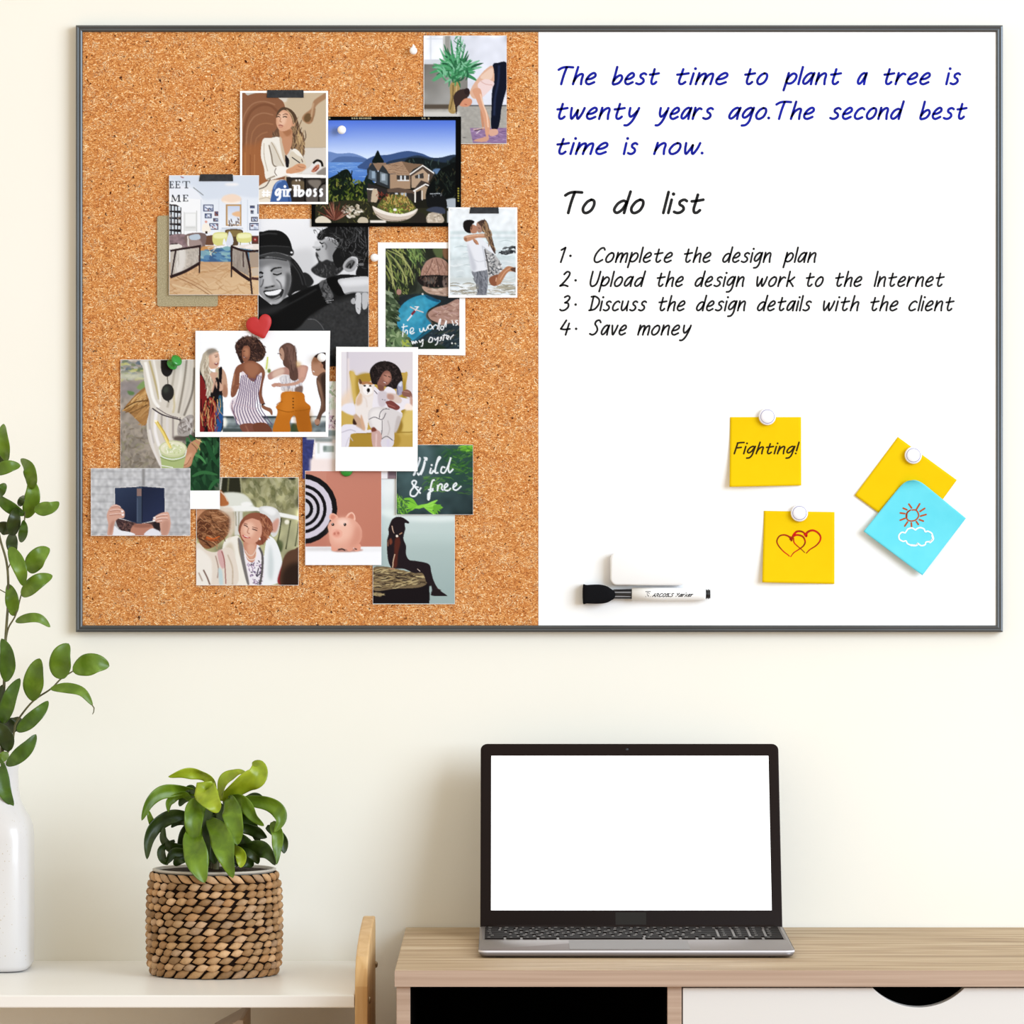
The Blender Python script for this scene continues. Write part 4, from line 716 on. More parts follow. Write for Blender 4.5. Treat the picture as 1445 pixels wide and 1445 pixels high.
    # woman in mustard trousers
    p.a('#b5887a', "860 560 930 540 1090 520 1160 530 1160 580 1110 690 960 730 830 720 815 705 870 690 960 690 1060 660 1000 620 900 610 800 660 775 620 800 590").a('#cf9f8a', "1090 540 1150 540 1130 640 1080 680", blur=10).a('#d9b9a6', "830 580 920 545 930 600 830 640", blur=10)
    p.a('#d7d2d2', "890 640 960 610 1050 640 1110 700 1100 780 920 770 905 700").sc(['#8a8590', '#f4f2f2'], 40, "900 640 1090 660 1090 770 920 765", (40, 80), 5, (80, 100), 0, .7).a('#7a6258', "1040 740 1110 720 1105 795 1050 790", blur=4)
    p.l('#c49782', 34, "1120 640 1060 690 950 710 850 705", 20).a('#c08f7a', "812 712 850 690 880 705 850 728 830 730")
    p.a('#5d4238', "885 380 910 330 975 303 1035 340 1055 430 1060 520 1070 640 1030 670 990 640 980 560 930 520 915 440").a('#b48e78', "890 380 912 350 935 400 930 470 905 460 890 420").a('#73554a', "940 330 1010 330 1040 420 1045 520 980 480", blur=12).a('#d6b07a', "1045 480 1100 500 1080 540 1050 530", blur=12, alpha=.8).sc(['#4a342e', '#7f6154'], 30, "940 350 1040 360 1060 620 1000 620", (60, 140), 6, (80, 100), 0, .5).l('#2a2022', 6, "870 408 895 410 905 430")
    p.a('#bf6f1e', "920 780 1110 785 1140 870 1190 920 1180 1000 1200 1168 1080 1168 1040 1010 990 1060 985 1168 825 1168 870 980 855 920 900 870").a('#d07f2a', "930 800 1030 800 1020 960 900 1000 880 1100", blur=20, alpha=.7).a('#9c5614', "1040 960 1180 950 1190 1168 1080 1168", blur=22, alpha=.6).l('#97540f', 7, "870 945 960 970 1030 965").l('#97540f', 7, "1040 960 1120 955 1185 940").l('#8c4c0e', 6, "860 900 890 880 920 870")
    for y in (840, 870, 900, 930): p.o('#5a3410', 1022, y, 8)
    # person at the edge
    p.a('#b28468', "1195 520 1205 470 1240 420 1300 410 1345 420 1345 620 1230 620 1205 590").a('#3a2620', "1225 440 1270 405 1345 410 1345 560 1310 540 1280 460").l('#fff', 7, "1212 575 1228 585").o('#a67358', 1298, 528, 14, 22).a('#5f4436', "1250 640 1345 600 1345 920 1300 1000 1270 1100 1235 1090 1240 1050 1290 900 1260 760").a('#8d6a54', "1250 660 1275 760 1300 860 1290 960 1310 880 1290 720", blur=6).a('#a97e66', "1230 1050 1270 1040 1280 1080 1240 1095", blur=2).a('#3b2a22', "1290 640 1345 620 1345 900 1320 820", blur=6)
    return p.done(.3)

def pic_dog():
    p = Pic((481.7, 496.6, 582.4, 630.6), (455, 480, 7.607), seed=19)
    p.grad('#d8d0d6', '#ded6d6', 400, 120, 900, 500).r('#e6e0e2', 200, 120, 270, 700, 6).r('#bdb4ba', 262, 120, 280, 640, 4).r('#f2e3dc', 270, 200, 290, 640, 6, .7).a('#ead2ba', "200 640 330 500 300 700 200 760", blur=25)
    Y = '#c2a04d'
    p.a(Y, "290 350 330 340 370 380 500 355 860 350 890 340 912 370 880 560 860 760 960 740 975 760 975 1150 270 1150 210 1000 205 760 330 800 330 560").a('#d4b563', "300 360 350 360 370 620 330 640", blur=10).a('#a5842f', "370 390 520 370 520 560 380 620", blur=12, alpha=.8).a('#a08029', "850 560 880 420 900 700 850 900", blur=10).a('#d9bd6c', "870 780 975 750 975 980 850 980", blur=16).a('#ab8835', "320 1000 780 990 780 1150 300 1150", blur=10).l('#8c6d25', 9, "330 990 520 1000", blur=3).l('#8c6d25', 9, "780 990 970 985", blur=3).a('#96762c', "820 850 860 900 840 980 780 980", blur=8).a('#caa955', "205 780 320 800 330 900 205 910", blur=8)
    p.a('#e9e6ee', "205 720 260 680 350 690 360 800 300 800 220 760", blur=6).a('#e6e1e8', "205 930 330 900 400 900 450 960 520 960 520 990 330 1000 300 1040 280 1145 205 1145").l('#b9b2bf', 8, "205 990 300 960 360 980", blur=3).l('#c9c2cd', 8, "250 1145 290 1040 330 1080", blur=2).l('#fff', 10, "350 920 390 900 420 960", blur=3)
    # dog
    p.a('#ece3dc', "360 640 400 560 420 500 520 500 560 600 550 720 500 760 490 900 470 980 430 950 420 860 360 780").a('#d9b899', "365 640 410 560 430 600 420 680 370 700", blur=8).a('#c4a288', "340 800 400 830 440 960 400 940 350 900", blur=6).a('#d3a98a', "420 800 460 940 440 965 410 870", blur=4).a('#3c2418', "335 840 370 900 330 900", blur=3)
    p.a('#e9ddd2', "388 470 400 420 430 450 510 445 545 410 560 470 550 570 500 610 450 600 410 560").a('#b07a4e', "400 460 440 445 510 448 550 470 510 480 480 470 440 480", blur=3).a('#6a4630', "392 425 408 420 428 462 400 470").a('#e0b9a0', "520 440 548 410 560 470 545 470").l('#5b4030', 7, "548 412 560 470").a('#f6f1ec', "440 490 480 480 520 490 540 560 480 590 440 560", blur=4)
    p.o('#221a18', 455, 490, 14, 9).o('#221a18', 514, 492, 12, 9).o('#17120f', 494, 538, 17, 22).l('#5a4a44', 6, "494 560 480 575").l('#d7c6b8', 8, "440 600 470 640 480 720", blur=6)
    # woman
    p.a('#211a19', "520 420 510 330 560 260 640 228 740 240 820 300 855 400 850 470 800 520 740 520 680 500 600 480 540 470").sc(['#110d0d', '#3a2e2c', '#2b2120', '#4c3d3a'], 180, "520 390 560 280 650 240 770 260 850 400 840 480 760 510 600 460", (16, 44), 8, (0, 180), 0, .7)
    p.a('#8d5f51', "600 440 660 340 720 340 740 420 700 480 660 500 660 550 610 540 590 480").a('#b4806c', "650 380 720 360 725 430 680 460", blur=10).l('#2c1c1a', 7, "660 375 690 390").l('#2c1c1a', 7, "705 390 730 400").l('#efe0dc', 8, "655 450 680 460").l('#6a342f', 6, "650 440 690 458", blur=1).a('#7a4f42', "600 480 660 500 640 550 600 540", blur=4)
    p.a('#eae4e8', "560 500 610 540 650 550 700 500 780 540 800 600 930 640 950 720 880 740 840 760 840 800 560 760 550 600").l('#3a3038', 7, "555 540 590 580").l('#c8bcc4', 9, "620 580 640 660 640 720", blur=4).a('#cfc5c9', "600 560 690 560 700 660 640 720 600 680", blur=6)
    p.a('#a3a0b4', "800 500 850 440 860 520 850 580 800 590").a('#d6dbe6', "810 480 850 440 845 500", blur=3).l('#4b4654', 6, "800 500 810 585")
    p.a('#8a5d50', "850 560 900 530 950 560 960 620 920 610 870 600").l('#b88a78', 7, "870 550 930 560").a('#d9c4b8', "690 570 790 580 850 640 820 680 720 640", blur=3).a('#b98f80', "700 580 760 590 760 640 700 630", blur=5).a('#7a3f3a', "680 660 740 650 800 690 830 720 800 750 720 730 690 690").l('#a8655a', 8, "700 690 780 720").a('#c79f8e', "940 600 970 640 970 720 940 700", blur=4).a('#f7e6d8', "900 680 960 700 970 750 880 740", blur=5)
    p.l('#4b4750', 7, "640 635 650 640").l('#4b4750', 7, "665 640 675 645")
    p.a('#d9d2cf', "500 760 560 720 700 720 850 790 840 850 800 960 770 990 760 1080 640 1060 630 1000 520 940 490 840").a('#eae4e0', "520 770 620 740 640 860 620 980 530 900", blur=12).l('#4a444a', 7, "500 850 560 825 640 850 680 780").l('#4a444a', 7, "610 840 620 780 660 740 720 740").l('#4a444a', 7, "640 860 640 960 625 1060").l('#b7aeab', 9, "700 860 720 950 700 1020", blur=4).a('#c2b8b4', "800 820 840 840 800 970 770 980", blur=6)
    p.a('#caa59c', "530 950 630 1000 630 1148 545 1148").l('#e3c6c0', 14, "580 1000 575 1140", blur=4).a('#dcd6dc', "640 1060 760 1070 740 1148 640 1148").l('#4a444a', 7, "635 1060 690 1030 755 1075").a('#7a3f30', "530 940 560 935 580 970 530 980", blur=3).r('#d7d0dd', 690, 1060, 720, 1148, 4)
    return p.done(.3)

def pic_drink():
    p = Pic((170.3, 508, 310, 692.2), (120, 490, 5.162), seed=21)
    p.grad('#a3978b', '#8f8578', 300, 90, 300, 880).n(.06, 10)
    p.sc(['#8b8a80', '#6f7a58', '#b9b7b2', '#c6c274', '#5d6b78'], 70, "260 95 440 95 440 240 260 240", (30, 70), 22, (-20, 20), 1, .7).r('#cfcdb0', 260, 190, 430, 236, 10, .8).sc(['#7c7360', '#a99d8c', '#6b604f', '#8f8a6a'], 120, "260 560 540 560 540 880 260 880", (20, 60), 14, (0, 180), 1, .5).r('#8c8484', 262, 250, 420, 360, 14, .7)
    p.a('#7f9a5c', "380 290 440 240 440 300 400 310", blur=4).a('#5f7d4d', "312 318 360 330 350 350 320 345", blur=3)
    p.a('#9a6f40', "285 445 440 290 470 380 440 570 330 480").sc(['#c79a5e', '#6f4c28', '#b5874c', '#dcb57c'], 60, "290 445 430 310 460 380 440 550 340 470", (40, 100), 8, (-50, -30), 0, .8).l('#5d3f22', 8, "285 448 370 400 460 390").l('#4c3218', 8, "330 480 420 440 450 420").a('#a97c4b', "330 470 450 430 445 560 380 520", blur=8, alpha=.6)
    p.a('#d8d0c2', "430 90 800 90 800 640 740 660 700 700 560 880 545 860 470 700 450 560 475 430 440 300 425 160")
    for q, c, w in (("440 110 470 250 500 380 540 440", '#f7f3ea', 22), ("470 100 510 250 540 380", '#b9a878', 14), ("500 95 530 250 550 400", '#f1ece2', 14), ("660 95 640 250 600 440", '#b7ae9e', 16), ("700 95 690 250 640 460", '#e6dfd2', 18), ("740 95 720 260 680 480", '#8f8678', 14), ("770 95 760 260 700 500", '#cfc7ba', 16), ("795 150 780 330 720 500", '#7f776c', 14), ("640 300 650 420 640 480", '#cdbf9c', 14),
                    ("480 450 470 560 500 700", '#bdb5ae', 16), ("520 470 510 600 540 720", '#f1ece8', 22), ("560 490 560 600 590 680", '#a59c94', 12), ("600 500 600 620 620 670", '#ded7d0', 18), ("640 510 640 600 640 660", '#9a8f88', 12), ("470 600 500 740 550 860", '#e4ddd6', 16)):
        p.l(c, w, q, blur=3)
    p.a('#5e534c', "650 650 720 640 800 620 800 680 660 680", blur=6).a('#a79f98', "680 560 740 500 790 500 790 580 760 640 680 640").sc(['#6c625c', '#d3ccc6', '#8a817a'], 26, "690 540 790 510 790 630 690 630", (30, 70), 11, (20, 160), 1, .7).l('#3c3338', 9, "490 445 560 490 640 515 700 530").l('#57494e', 5, "520 440 600 490 680 515")
    p.o('#23201f', 597, 150, 44, 66).a('#23201f', "553 95 640 95 640 150 553 150", 0).o('#2a2826', 602, 330, 46, 62).l('#5d5548', 6, "600 215 604 270", smooth=0).l('#2a2826', 9, "606 390 610 402", smooth=0).o('#3c4038', 590, 310, 20, 26, 20, 8)
    p.sc(['#1e3d25', '#2c5a35', '#16301d', '#3c7344', '#0f2415', '#274d2e'], 130, "760 700 860 640 980 640 980 1045 760 1045", (70, 190), 34, (30, 120))
    p.a('#1b3a24', "760 860 980 840 980 1045 760 1045", blur=24, alpha=.55).l('#4d8a50', 20, "790 780 840 800 880 850", wm=20).l('#356a3c', 26, "780 940 860 910 970 930", wm=26).l('#23502e', 34, "880 680 920 780 980 880", wm=34).l('#2f6338', 30, "900 1040 940 980 980 960", wm=26)
    p.l('#c9a63f', 24, "518 540 570 620 630 740", smooth=0).l('#ecd57a', 14, "515 540 566 620 626 740", smooth=0).o('#fff4d0', 516, 538, 12, 8)
    p.a('#c08a68', "665 870 720 820 750 720 790 680 840 670 830 720 790 800 760 870").a('#d7a481', "700 850 740 790 780 770 750 850", blur=6).l('#9c6a4c', 6, "690 866 740 850 770 800").l('#b9a468', 8, "790 690 825 720 835 750").l('#7a5f3c', 6, "775 700 808 735 815 765").l('#d9c88a', 6, "805 665 850 690").l('#3d2f28', 8, "800 655 855 665")
    p.a('#a9b878', "548 780 735 780 715 880 560 880", 0).o('#c9cda0', 640, 740, 102, 62).o('#e6e3c4', 640, 736, 90, 50).o('#d2d8a8', 650, 750, 72, 38, 0, 5).sc(['#f4f2de', '#b9c48a', '#dfe0bd'], 50, "570 720 640 695 710 730 700 770 600 770", (8, 22), 7, (0, 180)).l('#e4e8da', 8, "540 745 560 795 640 815 720 795 738 745").l('#86935c', 6, "548 800 640 830 728 800").l('#f3f4ea', 6, "556 860 640 875")
    p.l('#e3c65e', 18, "585 660 625 735", smooth=0).l('#f3e08e', 10, "583 660 622 735", smooth=0)
    return p.done(.3)

def pic_reader():
    p = Pic((128.6, 661.2, 268.2, 755.5), (120, 490, 5.162), seed=23)
    p.grad('#cbcac9', '#bdbcbc', 100, 900, 700, 1360)
    for j in range(9):
        y = 905+j*55
        p.l('#a9a8a9', 9, [40, y, 300, y+3, 770, y+2], blur=4, alpha=.75)
        for i in range(8): x = 60+i*100+(j % 2)*50; p.l('#aeadae', 7, [x, y-50, x+2, y], blur=4, alpha=.6)
    p.n(.045, 9).r('#8f8d8b', 415, 885, 436, 1010, 4)
    p.a('#4a3636', "230 1240 350 1230 420 1270 540 1250 545 1340 490 1360 380 1366 260 1330").sc(['#2c2122', '#6a4c48', '#7d5a50'], 50, "240 1280 370 1270 350 1350 250 1330", (20, 60), 7, (0, 180), 0, .7)
    p.a('#b9806a', "360 1290 480 1290 500 1366 340 1366").a('#9a6654', "360 1288 480 1288 470 1310 370 1310", blur=4).a('#ecebee', "195 1366 215 1300 250 1330 330 1345 360 1366").a('#e6e4e8', "430 1366 480 1320 530 1330 550 1366").a('#2a2224', "500 1250 545 1290 540 1330 500 1310", blur=4)
    p.a('#e7e3df', "213 1022 375 1012 415 1016 580 1018 584 1250 560 1260 400 1285 215 1240", 0)
    p.a('#283046', "218 1026 375 1018 400 1014 578 1026 580 1245 410 1282 380 1282 220 1232", 0).grad('#323d55', '#1f2538', 220, 1030, 400, 1250, [218, 1028, 374, 1022, 374, 1270, 220, 1235]).grad('#20263a', '#2b3350', 410, 1030, 580, 1250, [418, 1022, 576, 1030, 578, 1245, 418, 1278]).a('#3f4a5c', "376 1016 414 1016 414 1284 376 1284", 0).a('#8a6f68', "378 1030 410 1030 410 1085 378 1085", 0).l('#5d6a80', 6, "382 1100 382 1270").l('#161b2a', 6, "416 1030 416 1275")
    p.a('#d3a38f', "165 1366 170 1290 160 1220 190 1160 230 1145 262 1170 288 1195 285 1240 250 1245 225 1262 212 1300 200 1366").a('#b98572', "180 1366 185 1290 215 1260 200 1330", blur=6)
    for q in ("195 1165 240 1160 262 1175", "180 1195 240 1188 284 1200", "178 1225 240 1218 286 1222"): p.l('#b37f6c', 6, q).l('#eac7b8', 6, [v-(7 if i % 2 else 0) for i, v in enumerate(nums(q))])
    p.a('#d6a692', "610 1210 585 1200 540 1212 500 1240 498 1265 540 1275 545 1300 560 1366 600 1366 622 1290").a('#c1907c', "560 1280 610 1260 610 1330 590 1366 560 1366", blur=8)
    for q in ("505 1245 550 1228 600 1225", "500 1265 550 1250 600 1250", "520 1275 560 1270"): p.l('#b17c69', 6, q).l('#efd0c2', 6, [v-(7 if i % 2 else 0) for i, v in enumerate(nums(q))])
    for x, y in ((272, 1196), (276, 1220), (505, 1242), (502, 1262)): p.o('#f6ece8', x, y, 9, 7)
    return p.done(.3)

def pic_party():
    p = Pic((277.5, 674, 421, 825.5), (265, 650, 7.606), seed=25)
    p.grad('#8d8a62', '#a8a57e', 600, 180, 1100, 900).n(.12, 34)
    p.sc(['#6c6b45', '#b4b08a', '#8f8c5e', '#c3bf9c', '#5a5d3a'], 90, "600 190 1190 190 1190 560 640 480", (50, 150), 44, (40, 140), 1, .45)
    p.a('#2b2b1e', "350 180 560 180 590 350 350 350", 0, 6).l('#7d7b58', 14, "440 190 430 330", blur=5).l('#a5a27c', 16, "565 180 580 350", blur=4).l('#d6d3c0', 16, "365 180 350 330", blur=4).o('#22241a', 1115, 195, 40, 14, 0, 6)
    p.a('#dedfd2', "400 345 600 360 700 470 700 540 340 540 340 420", blur=7).a('#b0693c', "340 320 390 360 440 470 340 480", blur=4).l('#e7d8c8', 10, "350 330 400 380 430 440", blur=3).a('#f1f1ea', "380 495 600 480 760 505 1000 560 1192 600 1192 640 1000 605 740 540 400 545", 0, 3).o('#f3f2ec', 630, 470, 60, 26, 0, 5)
    p.a('#d8d6cc', "500 545 590 545 590 800 500 800", 0, 5).l('#7d7a5e', 9, "515 550 520 700", blur=2).l('#8e8b70', 9, "550 550 545 760", blur=2)
    for q in ("1000 620 985 760 960 880", "1100 640 1075 800 1050 950", "1190 650 1170 800 1150 920"): p.l('#33351f', 14, q, blur=2)
    p.a('#4d5635', "960 850 1020 880 1000 980 950 940", blur=8).o('#f4efdd', 1062, 660, 26, 26, 0, 5).a('#b9b78f', "1000 700 1192 700 1192 900 1010 900", blur=24, alpha=.4)
    # white-haired person behind
    p.a('#d9d8d4', "760 520 850 490 950 520 990 600 985 700 950 800 900 810 860 700").a('#f0efec', "790 520 880 500 950 550 900 590", blur=10).a('#cf9a88', "900 680 960 620 980 650 950 760 900 760", blur=8).a('#eef0ee', "850 830 900 820 960 900 1010 1080 990 1280 900 1330 800 1330 820 1000").a('#cfd6d4', "880 900 920 1100 900 1280 860 1200", blur=14)
    # smiling woman
    p.a('#efe9dc', "380 900 500 810 560 830 620 1000 660 1240 700 1340 380 1340").a('#d5c8b2', "400 940 470 880 500 1000 480 1200 430 1150", blur=14).l('#b3a48a', 12, "540 830 560 1000 640 1240", blur=3)
    p.a('#efe8ea', "600 940 740 900 800 980 820 1080 800 1330 650 1330 620 1100").sc(['#6a5a78', '#2f2836', '#b49ab4', '#8d6f90'], 60, "640 1110 760 1060 810 1180 790 1330 690 1330", (14, 40), 11, (0, 180)).l('#3a3442', 12, "760 1150 740 1240 780 1200", blur=1).a('#76716e', "540 830 590 900 610 1060 660 1320 630 1300 570 1050", blur=3).l('#57524f', 22, "765 930 800 1020 795 1200 770 1330", blur=3)
    p.a('#c98c72', "600 850 740 840 735 940 720 1060 680 1090 630 1040").a('#dba68a', "640 900 720 900 700 1050 650 1020", blur=10).l('#f1e4d4', 9, "612 990 660 1060 720 1050 740 980").l('#e6d2c0', 8, "616 960 650 1010 700 1010 738 940")
    p.a('#8a4f3a', "545 740 570 650 640 580 740 560 840 590 900 660 905 740 860 830 800 900 740 900 700 840 600 870 560 800").sc(['#a86a4c', '#6d3c2c', '#c08562', '#7c4835'], 90, "600 620 740 570 850 620 900 720 850 830 780 880 790 700 700 620", (40, 100), 9, (30, 120), 0, .7)
    p.a('#d9a086', "566 760 590 680 650 620 740 625 790 690 790 790 740 870 660 890 590 840").a('#ecbfa6', "600 700 680 660 720 740 680 820 610 790", blur=16).l('#4a2c26', 10, "600 690 625 700 645 715").l('#4a2c26', 10, "690 735 715 740 745 752").l('#7a4a3c', 7, "600 672 640 685").l('#7a4a3c', 7, "690 712 750 728").l('#b57b66', 10, "655 720 640 770 665 785", blur=2).l('#b23a3c', 15, "590 800 620 825 670 828", 8).l('#f5e8e2', 6, "600 806 650 824").a('#8f553f', "640 580 720 560 780 590 770 640 690 620 620 640").o('#f3e6d8', 772, 840, 9, 14)
    # updo in front
    p.a('#c8906a', "98 520 180 520 200 560 100 660", blur=3).a('#8a5a3c', "100 650 180 540 300 520 420 560 470 640 450 760 380 850 250 940 170 930 110 830").sc(['#b07a52', '#5e3824', '#9a6a46', '#c7946a', '#48291a'], 130, "110 680 200 560 340 540 450 620 430 760 300 900 180 920 110 800", (50, 140), 9, (-10, 60), 0, .75).a('#dccab6', "330 520 460 500 510 600 500 760 430 850 450 700 440 600", blur=12, alpha=.85)
    for x, y, r in ((140, 660, 40), (210, 690, 44), (150, 730, 44), (230, 770, 40), (130, 800, 34)): p.o('#5d3522', x, y, r, r*.7, 30).l('#a56f4a', 9, [x-r*.6, y+r*.2, x, y-r*.4, x+r*.6, y], 5)
    p.l('#c9622c', 22, "200 820 270 840 345 810", 10).l('#a34a22', 10, "190 840 260 860 330 850").l('#3d2216', 12, "120 830 190 870 250 930", blur=3)
    p.a('#e3d6c6', "98 900 200 960 300 980 420 930 500 1000 520 1340 98 1340").a('#efe8dc', "98 960 200 1000 260 1100 240 1340 98 1340", blur=8).l('#6d5145', 14, "170 1170 210 1250 240 1330", blur=3).l('#a58f7e', 12, "120 1200 160 1290", blur=4).a('#d4a9a4', "320 980 370 960 400 1080 380 1160 340 1100", blur=4).l('#8d4a44', 9, "365 970 395 1080 410 1320", blur=2).l('#9a7a6c', 10, "300 1020 330 1150 320 1260", blur=3).a('#c3d3d2', "330 1160 370 1180 380 1330 345 1330", blur=6).l('#b9a48c', 10, "430 1010 480 1150 480 1330", blur=4)
    # dark head at the corner
    p.a('#96292c', "960 1290 1000 1140 1030 1100 1010 1320", blur=4).a('#5c3f2e', "1000 1340 1010 1100 1060 990 1140 950 1195 960 1195 1340", blur=4).a('#2e2019', "1010 1340 1040 1150 1195 1100 1195 1340", blur=26)
    return p.done(.3)

def pic_pig():
    p = Pic((431, 664.8, 538, 797), (415, 610, 7.225), seed=27)
    p.grad('#c88470', '#c27c66', 300, 400, 800, 1100)
    p.grad('#c07a66', '#cb8a76', 150, 1150, 400, 500, (118, 400, 330, 1170))
    for r, c in ((358, '#171517'), (306, '#d3cbd6'), (250, '#141215'), (216, '#d3ccd6'), (182, '#151316'), (150, '#d0cad2'), (114, '#151316'), (80, '#cfcad0'), (30, '#2a282c')): p.o(c, 84, 782, r, r)
    p.r('#f2f1f0', 118, 1165, 890, 1360).r('#fbfafa', 118, 1215, 890, 1360, 8).a('#d9d3d1', "140 1180 380 1172 420 1200 160 1200", blur=10)
    p.a('#b98474', "380 1195 500 1180 700 1195 620 1215 440 1218", blur=6)
    p.a('#eeb198', "358 870 370 835 400 825 440 850 450 890 390 905").a('#d98d76', "372 872 390 840 425 860 400 890", blur=3).a('#eeb198', "520 880 550 830 590 815 620 850 620 905 580 890").a('#cf846c', "545 875 580 832 605 850 600 885", blur=3).l('#f6c8b2', 8, "540 850 585 818 615 850 618 900")
    for x in (410, 565, 640): p.a('#e6a189', [x-26, 1140, x+34, 1140, x+30, 1200, x-22, 1204], blur=1)
    p.a('#e3a58e', "355 1020 345 960 370 910 440 875 540 870 620 900 680 970 692 1050 670 1120 610 1170 520 1190 430 1180 370 1130").a('#f2bea7', "380 960 450 890 560 890 600 960 560 1080 440 1130 380 1060", blur=30).a('#f8d2c0', "440 900 520 885 560 920 480 950", blur=16).a('#d28e77', "640 950 690 1040 660 1130 560 1180 600 1080", blur=20, alpha=.7)
    p.a('#eeb09a', "385 1030 400 990 450 985 490 1010 490 1055 450 1080 400 1070").a('#e39c86', "395 1030 440 1000 470 1030 450 1062 405 1056", blur=4).o('#c87b67', 414, 1032, 11, 14).o('#c87b67', 450, 1028, 11, 14).o('#2a1c18', 396, 940, 14, 15).o('#2a1c18', 518, 940, 14, 16).o('#fff', 392, 935, 4).o('#fff', 514, 934, 4)
    p.l('#2b1f1e', 12, "450 1195 490 1188 520 1202", blur=2).l('#2b1f1e', 10, "615 1185 640 1192", blur=2)
    return p.done(.3)

def pic_office():
    p = Pic((427, 538, 575, 675.5), (415, 610, 7.225), seed=29)
    p.grad('#f3e9e4', '#efe2da', 200, -500, 400, 460)
    p.a('#3a3f74', "80 40 212 40 165 480 80 480", 0).n(.05, 8, (80, 40, 212, 480))
    p.r('#c9cdca', 130, 40, 460, 75, 6).r('#8f9692', 215, 62, 390, 98, 8).r('#fafaf9', 215, 108, 460, 420, 4).r('#a7b3ab', 300, 138, 410, 200, 4).r('#7d8a84', 300, 140, 330, 185, 6).r('#f6e6df', 165, 270, 460, 480, 12).r('#d8dcd5', 240, 100, 262, 215, 4)
    p.sc(['#dfe6d2', '#f7f9f0', '#c6d2b4', '#a9b996', '#f0f4ea'], 40, "340 -510 460 -510 460 -240 340 -240", (30, 80), 26, (20, 160)).sc(['#c9a9b4', '#5a4a50', '#e6d5dc'], 24, "345 -240 430 -240 430 -30 345 -30", (20, 50), 14, (20, 160)).r('#8d9a98', 345, -20, 430, 40, 6)
    p.r('#f5f0ee', 890, 380, 958, 480).r('#8a7478', 953, 380, 1160, 478, 3).r('#6d5a60', 960, 395, 1160, 440, 6)
    return p.done(.3)

def pic_cliff():
    p = Pic((526.4, 640, 641.5, 852), (515, 615, 5.782), seed=31)
    p.grad('#eef2ef', '#a3b5af', 300, 420, 400, 1000).grad('#b9c9c3', '#9fb1ac', 400, 700, 500, 1300, (60, 800, 740, 1365))
    p.a('#c6d6d0', "60 640 740 640 740 860 60 860", 0, 40, .6).a('#e6efe9', "130 600 260 600 740 640 740 690 500 700 260 680 130 640", blur=14)
    K = '#231a1d'
    p.a('#1a1416', "65 1240 250 1240 400 1200 520 1180 530 1260 525 1365 65 1365", 0).a('#77654a', "65 1085 160 1065 260 1085 380 1110 470 1110 510 1190 440 1235 250 1245 65 1255").sc(['#a38d62', '#c9b583', '#4c3d2c', '#2b211d', '#8a7550', '#b9a270'], 170, "70 1085 200 1075 380 1115 480 1120 500 1190 400 1225 70 1245", (24, 80), 8, (-20, 12)).sc(['#8d7a58', '#b5a274'], 18, "70 1275 150 1275 150 1305 70 1305", (20, 60), 8, (-10, 10))
    p.a(K, "188 1000 180 870 195 800 192 760 205 720 225 680 265 660 310 668 358 702 355 716 326 714 330 760 322 790 315 840 336 900 335 960 360 1010 420 1020 520 1045 540 1110 560 1180 600 1250 665 1298 650 1306 540 1300 545 1250 500 1190 470 1120 400 1118 320 1085 240 1080 210 1065")
    p.a('#55281f', "245 850 275 820 290 870 270 960 262 1060 232 1070 240 960", blur=4).a('#7a3f2d', "200 850 215 835 225 870 205 890", blur=3).l('#d9b69c', 9, "222 735 230 775 240 795", 4).o('#f4e4d2', 262, 818, 10, 10).l('#c99a78', 7, "280 805 305 790").l('#e2bfa0', 7, "245 965 232 1020 228 1075").l('#b98c6c', 8, "205 1085 240 1085").l('#a06a50', 6, "190 850 188 900").l('#d8c3b2', 6, "428 1085 450 1105").l('#3b2c2c', 6, "580 1240 620 1260")
    p.a('#9fb0ab', "524 1230 540 1220 545 1250 535 1300 600 1320 700 1340 740 1330 740 1365 530 1365", 0)
    return p.done(.3)

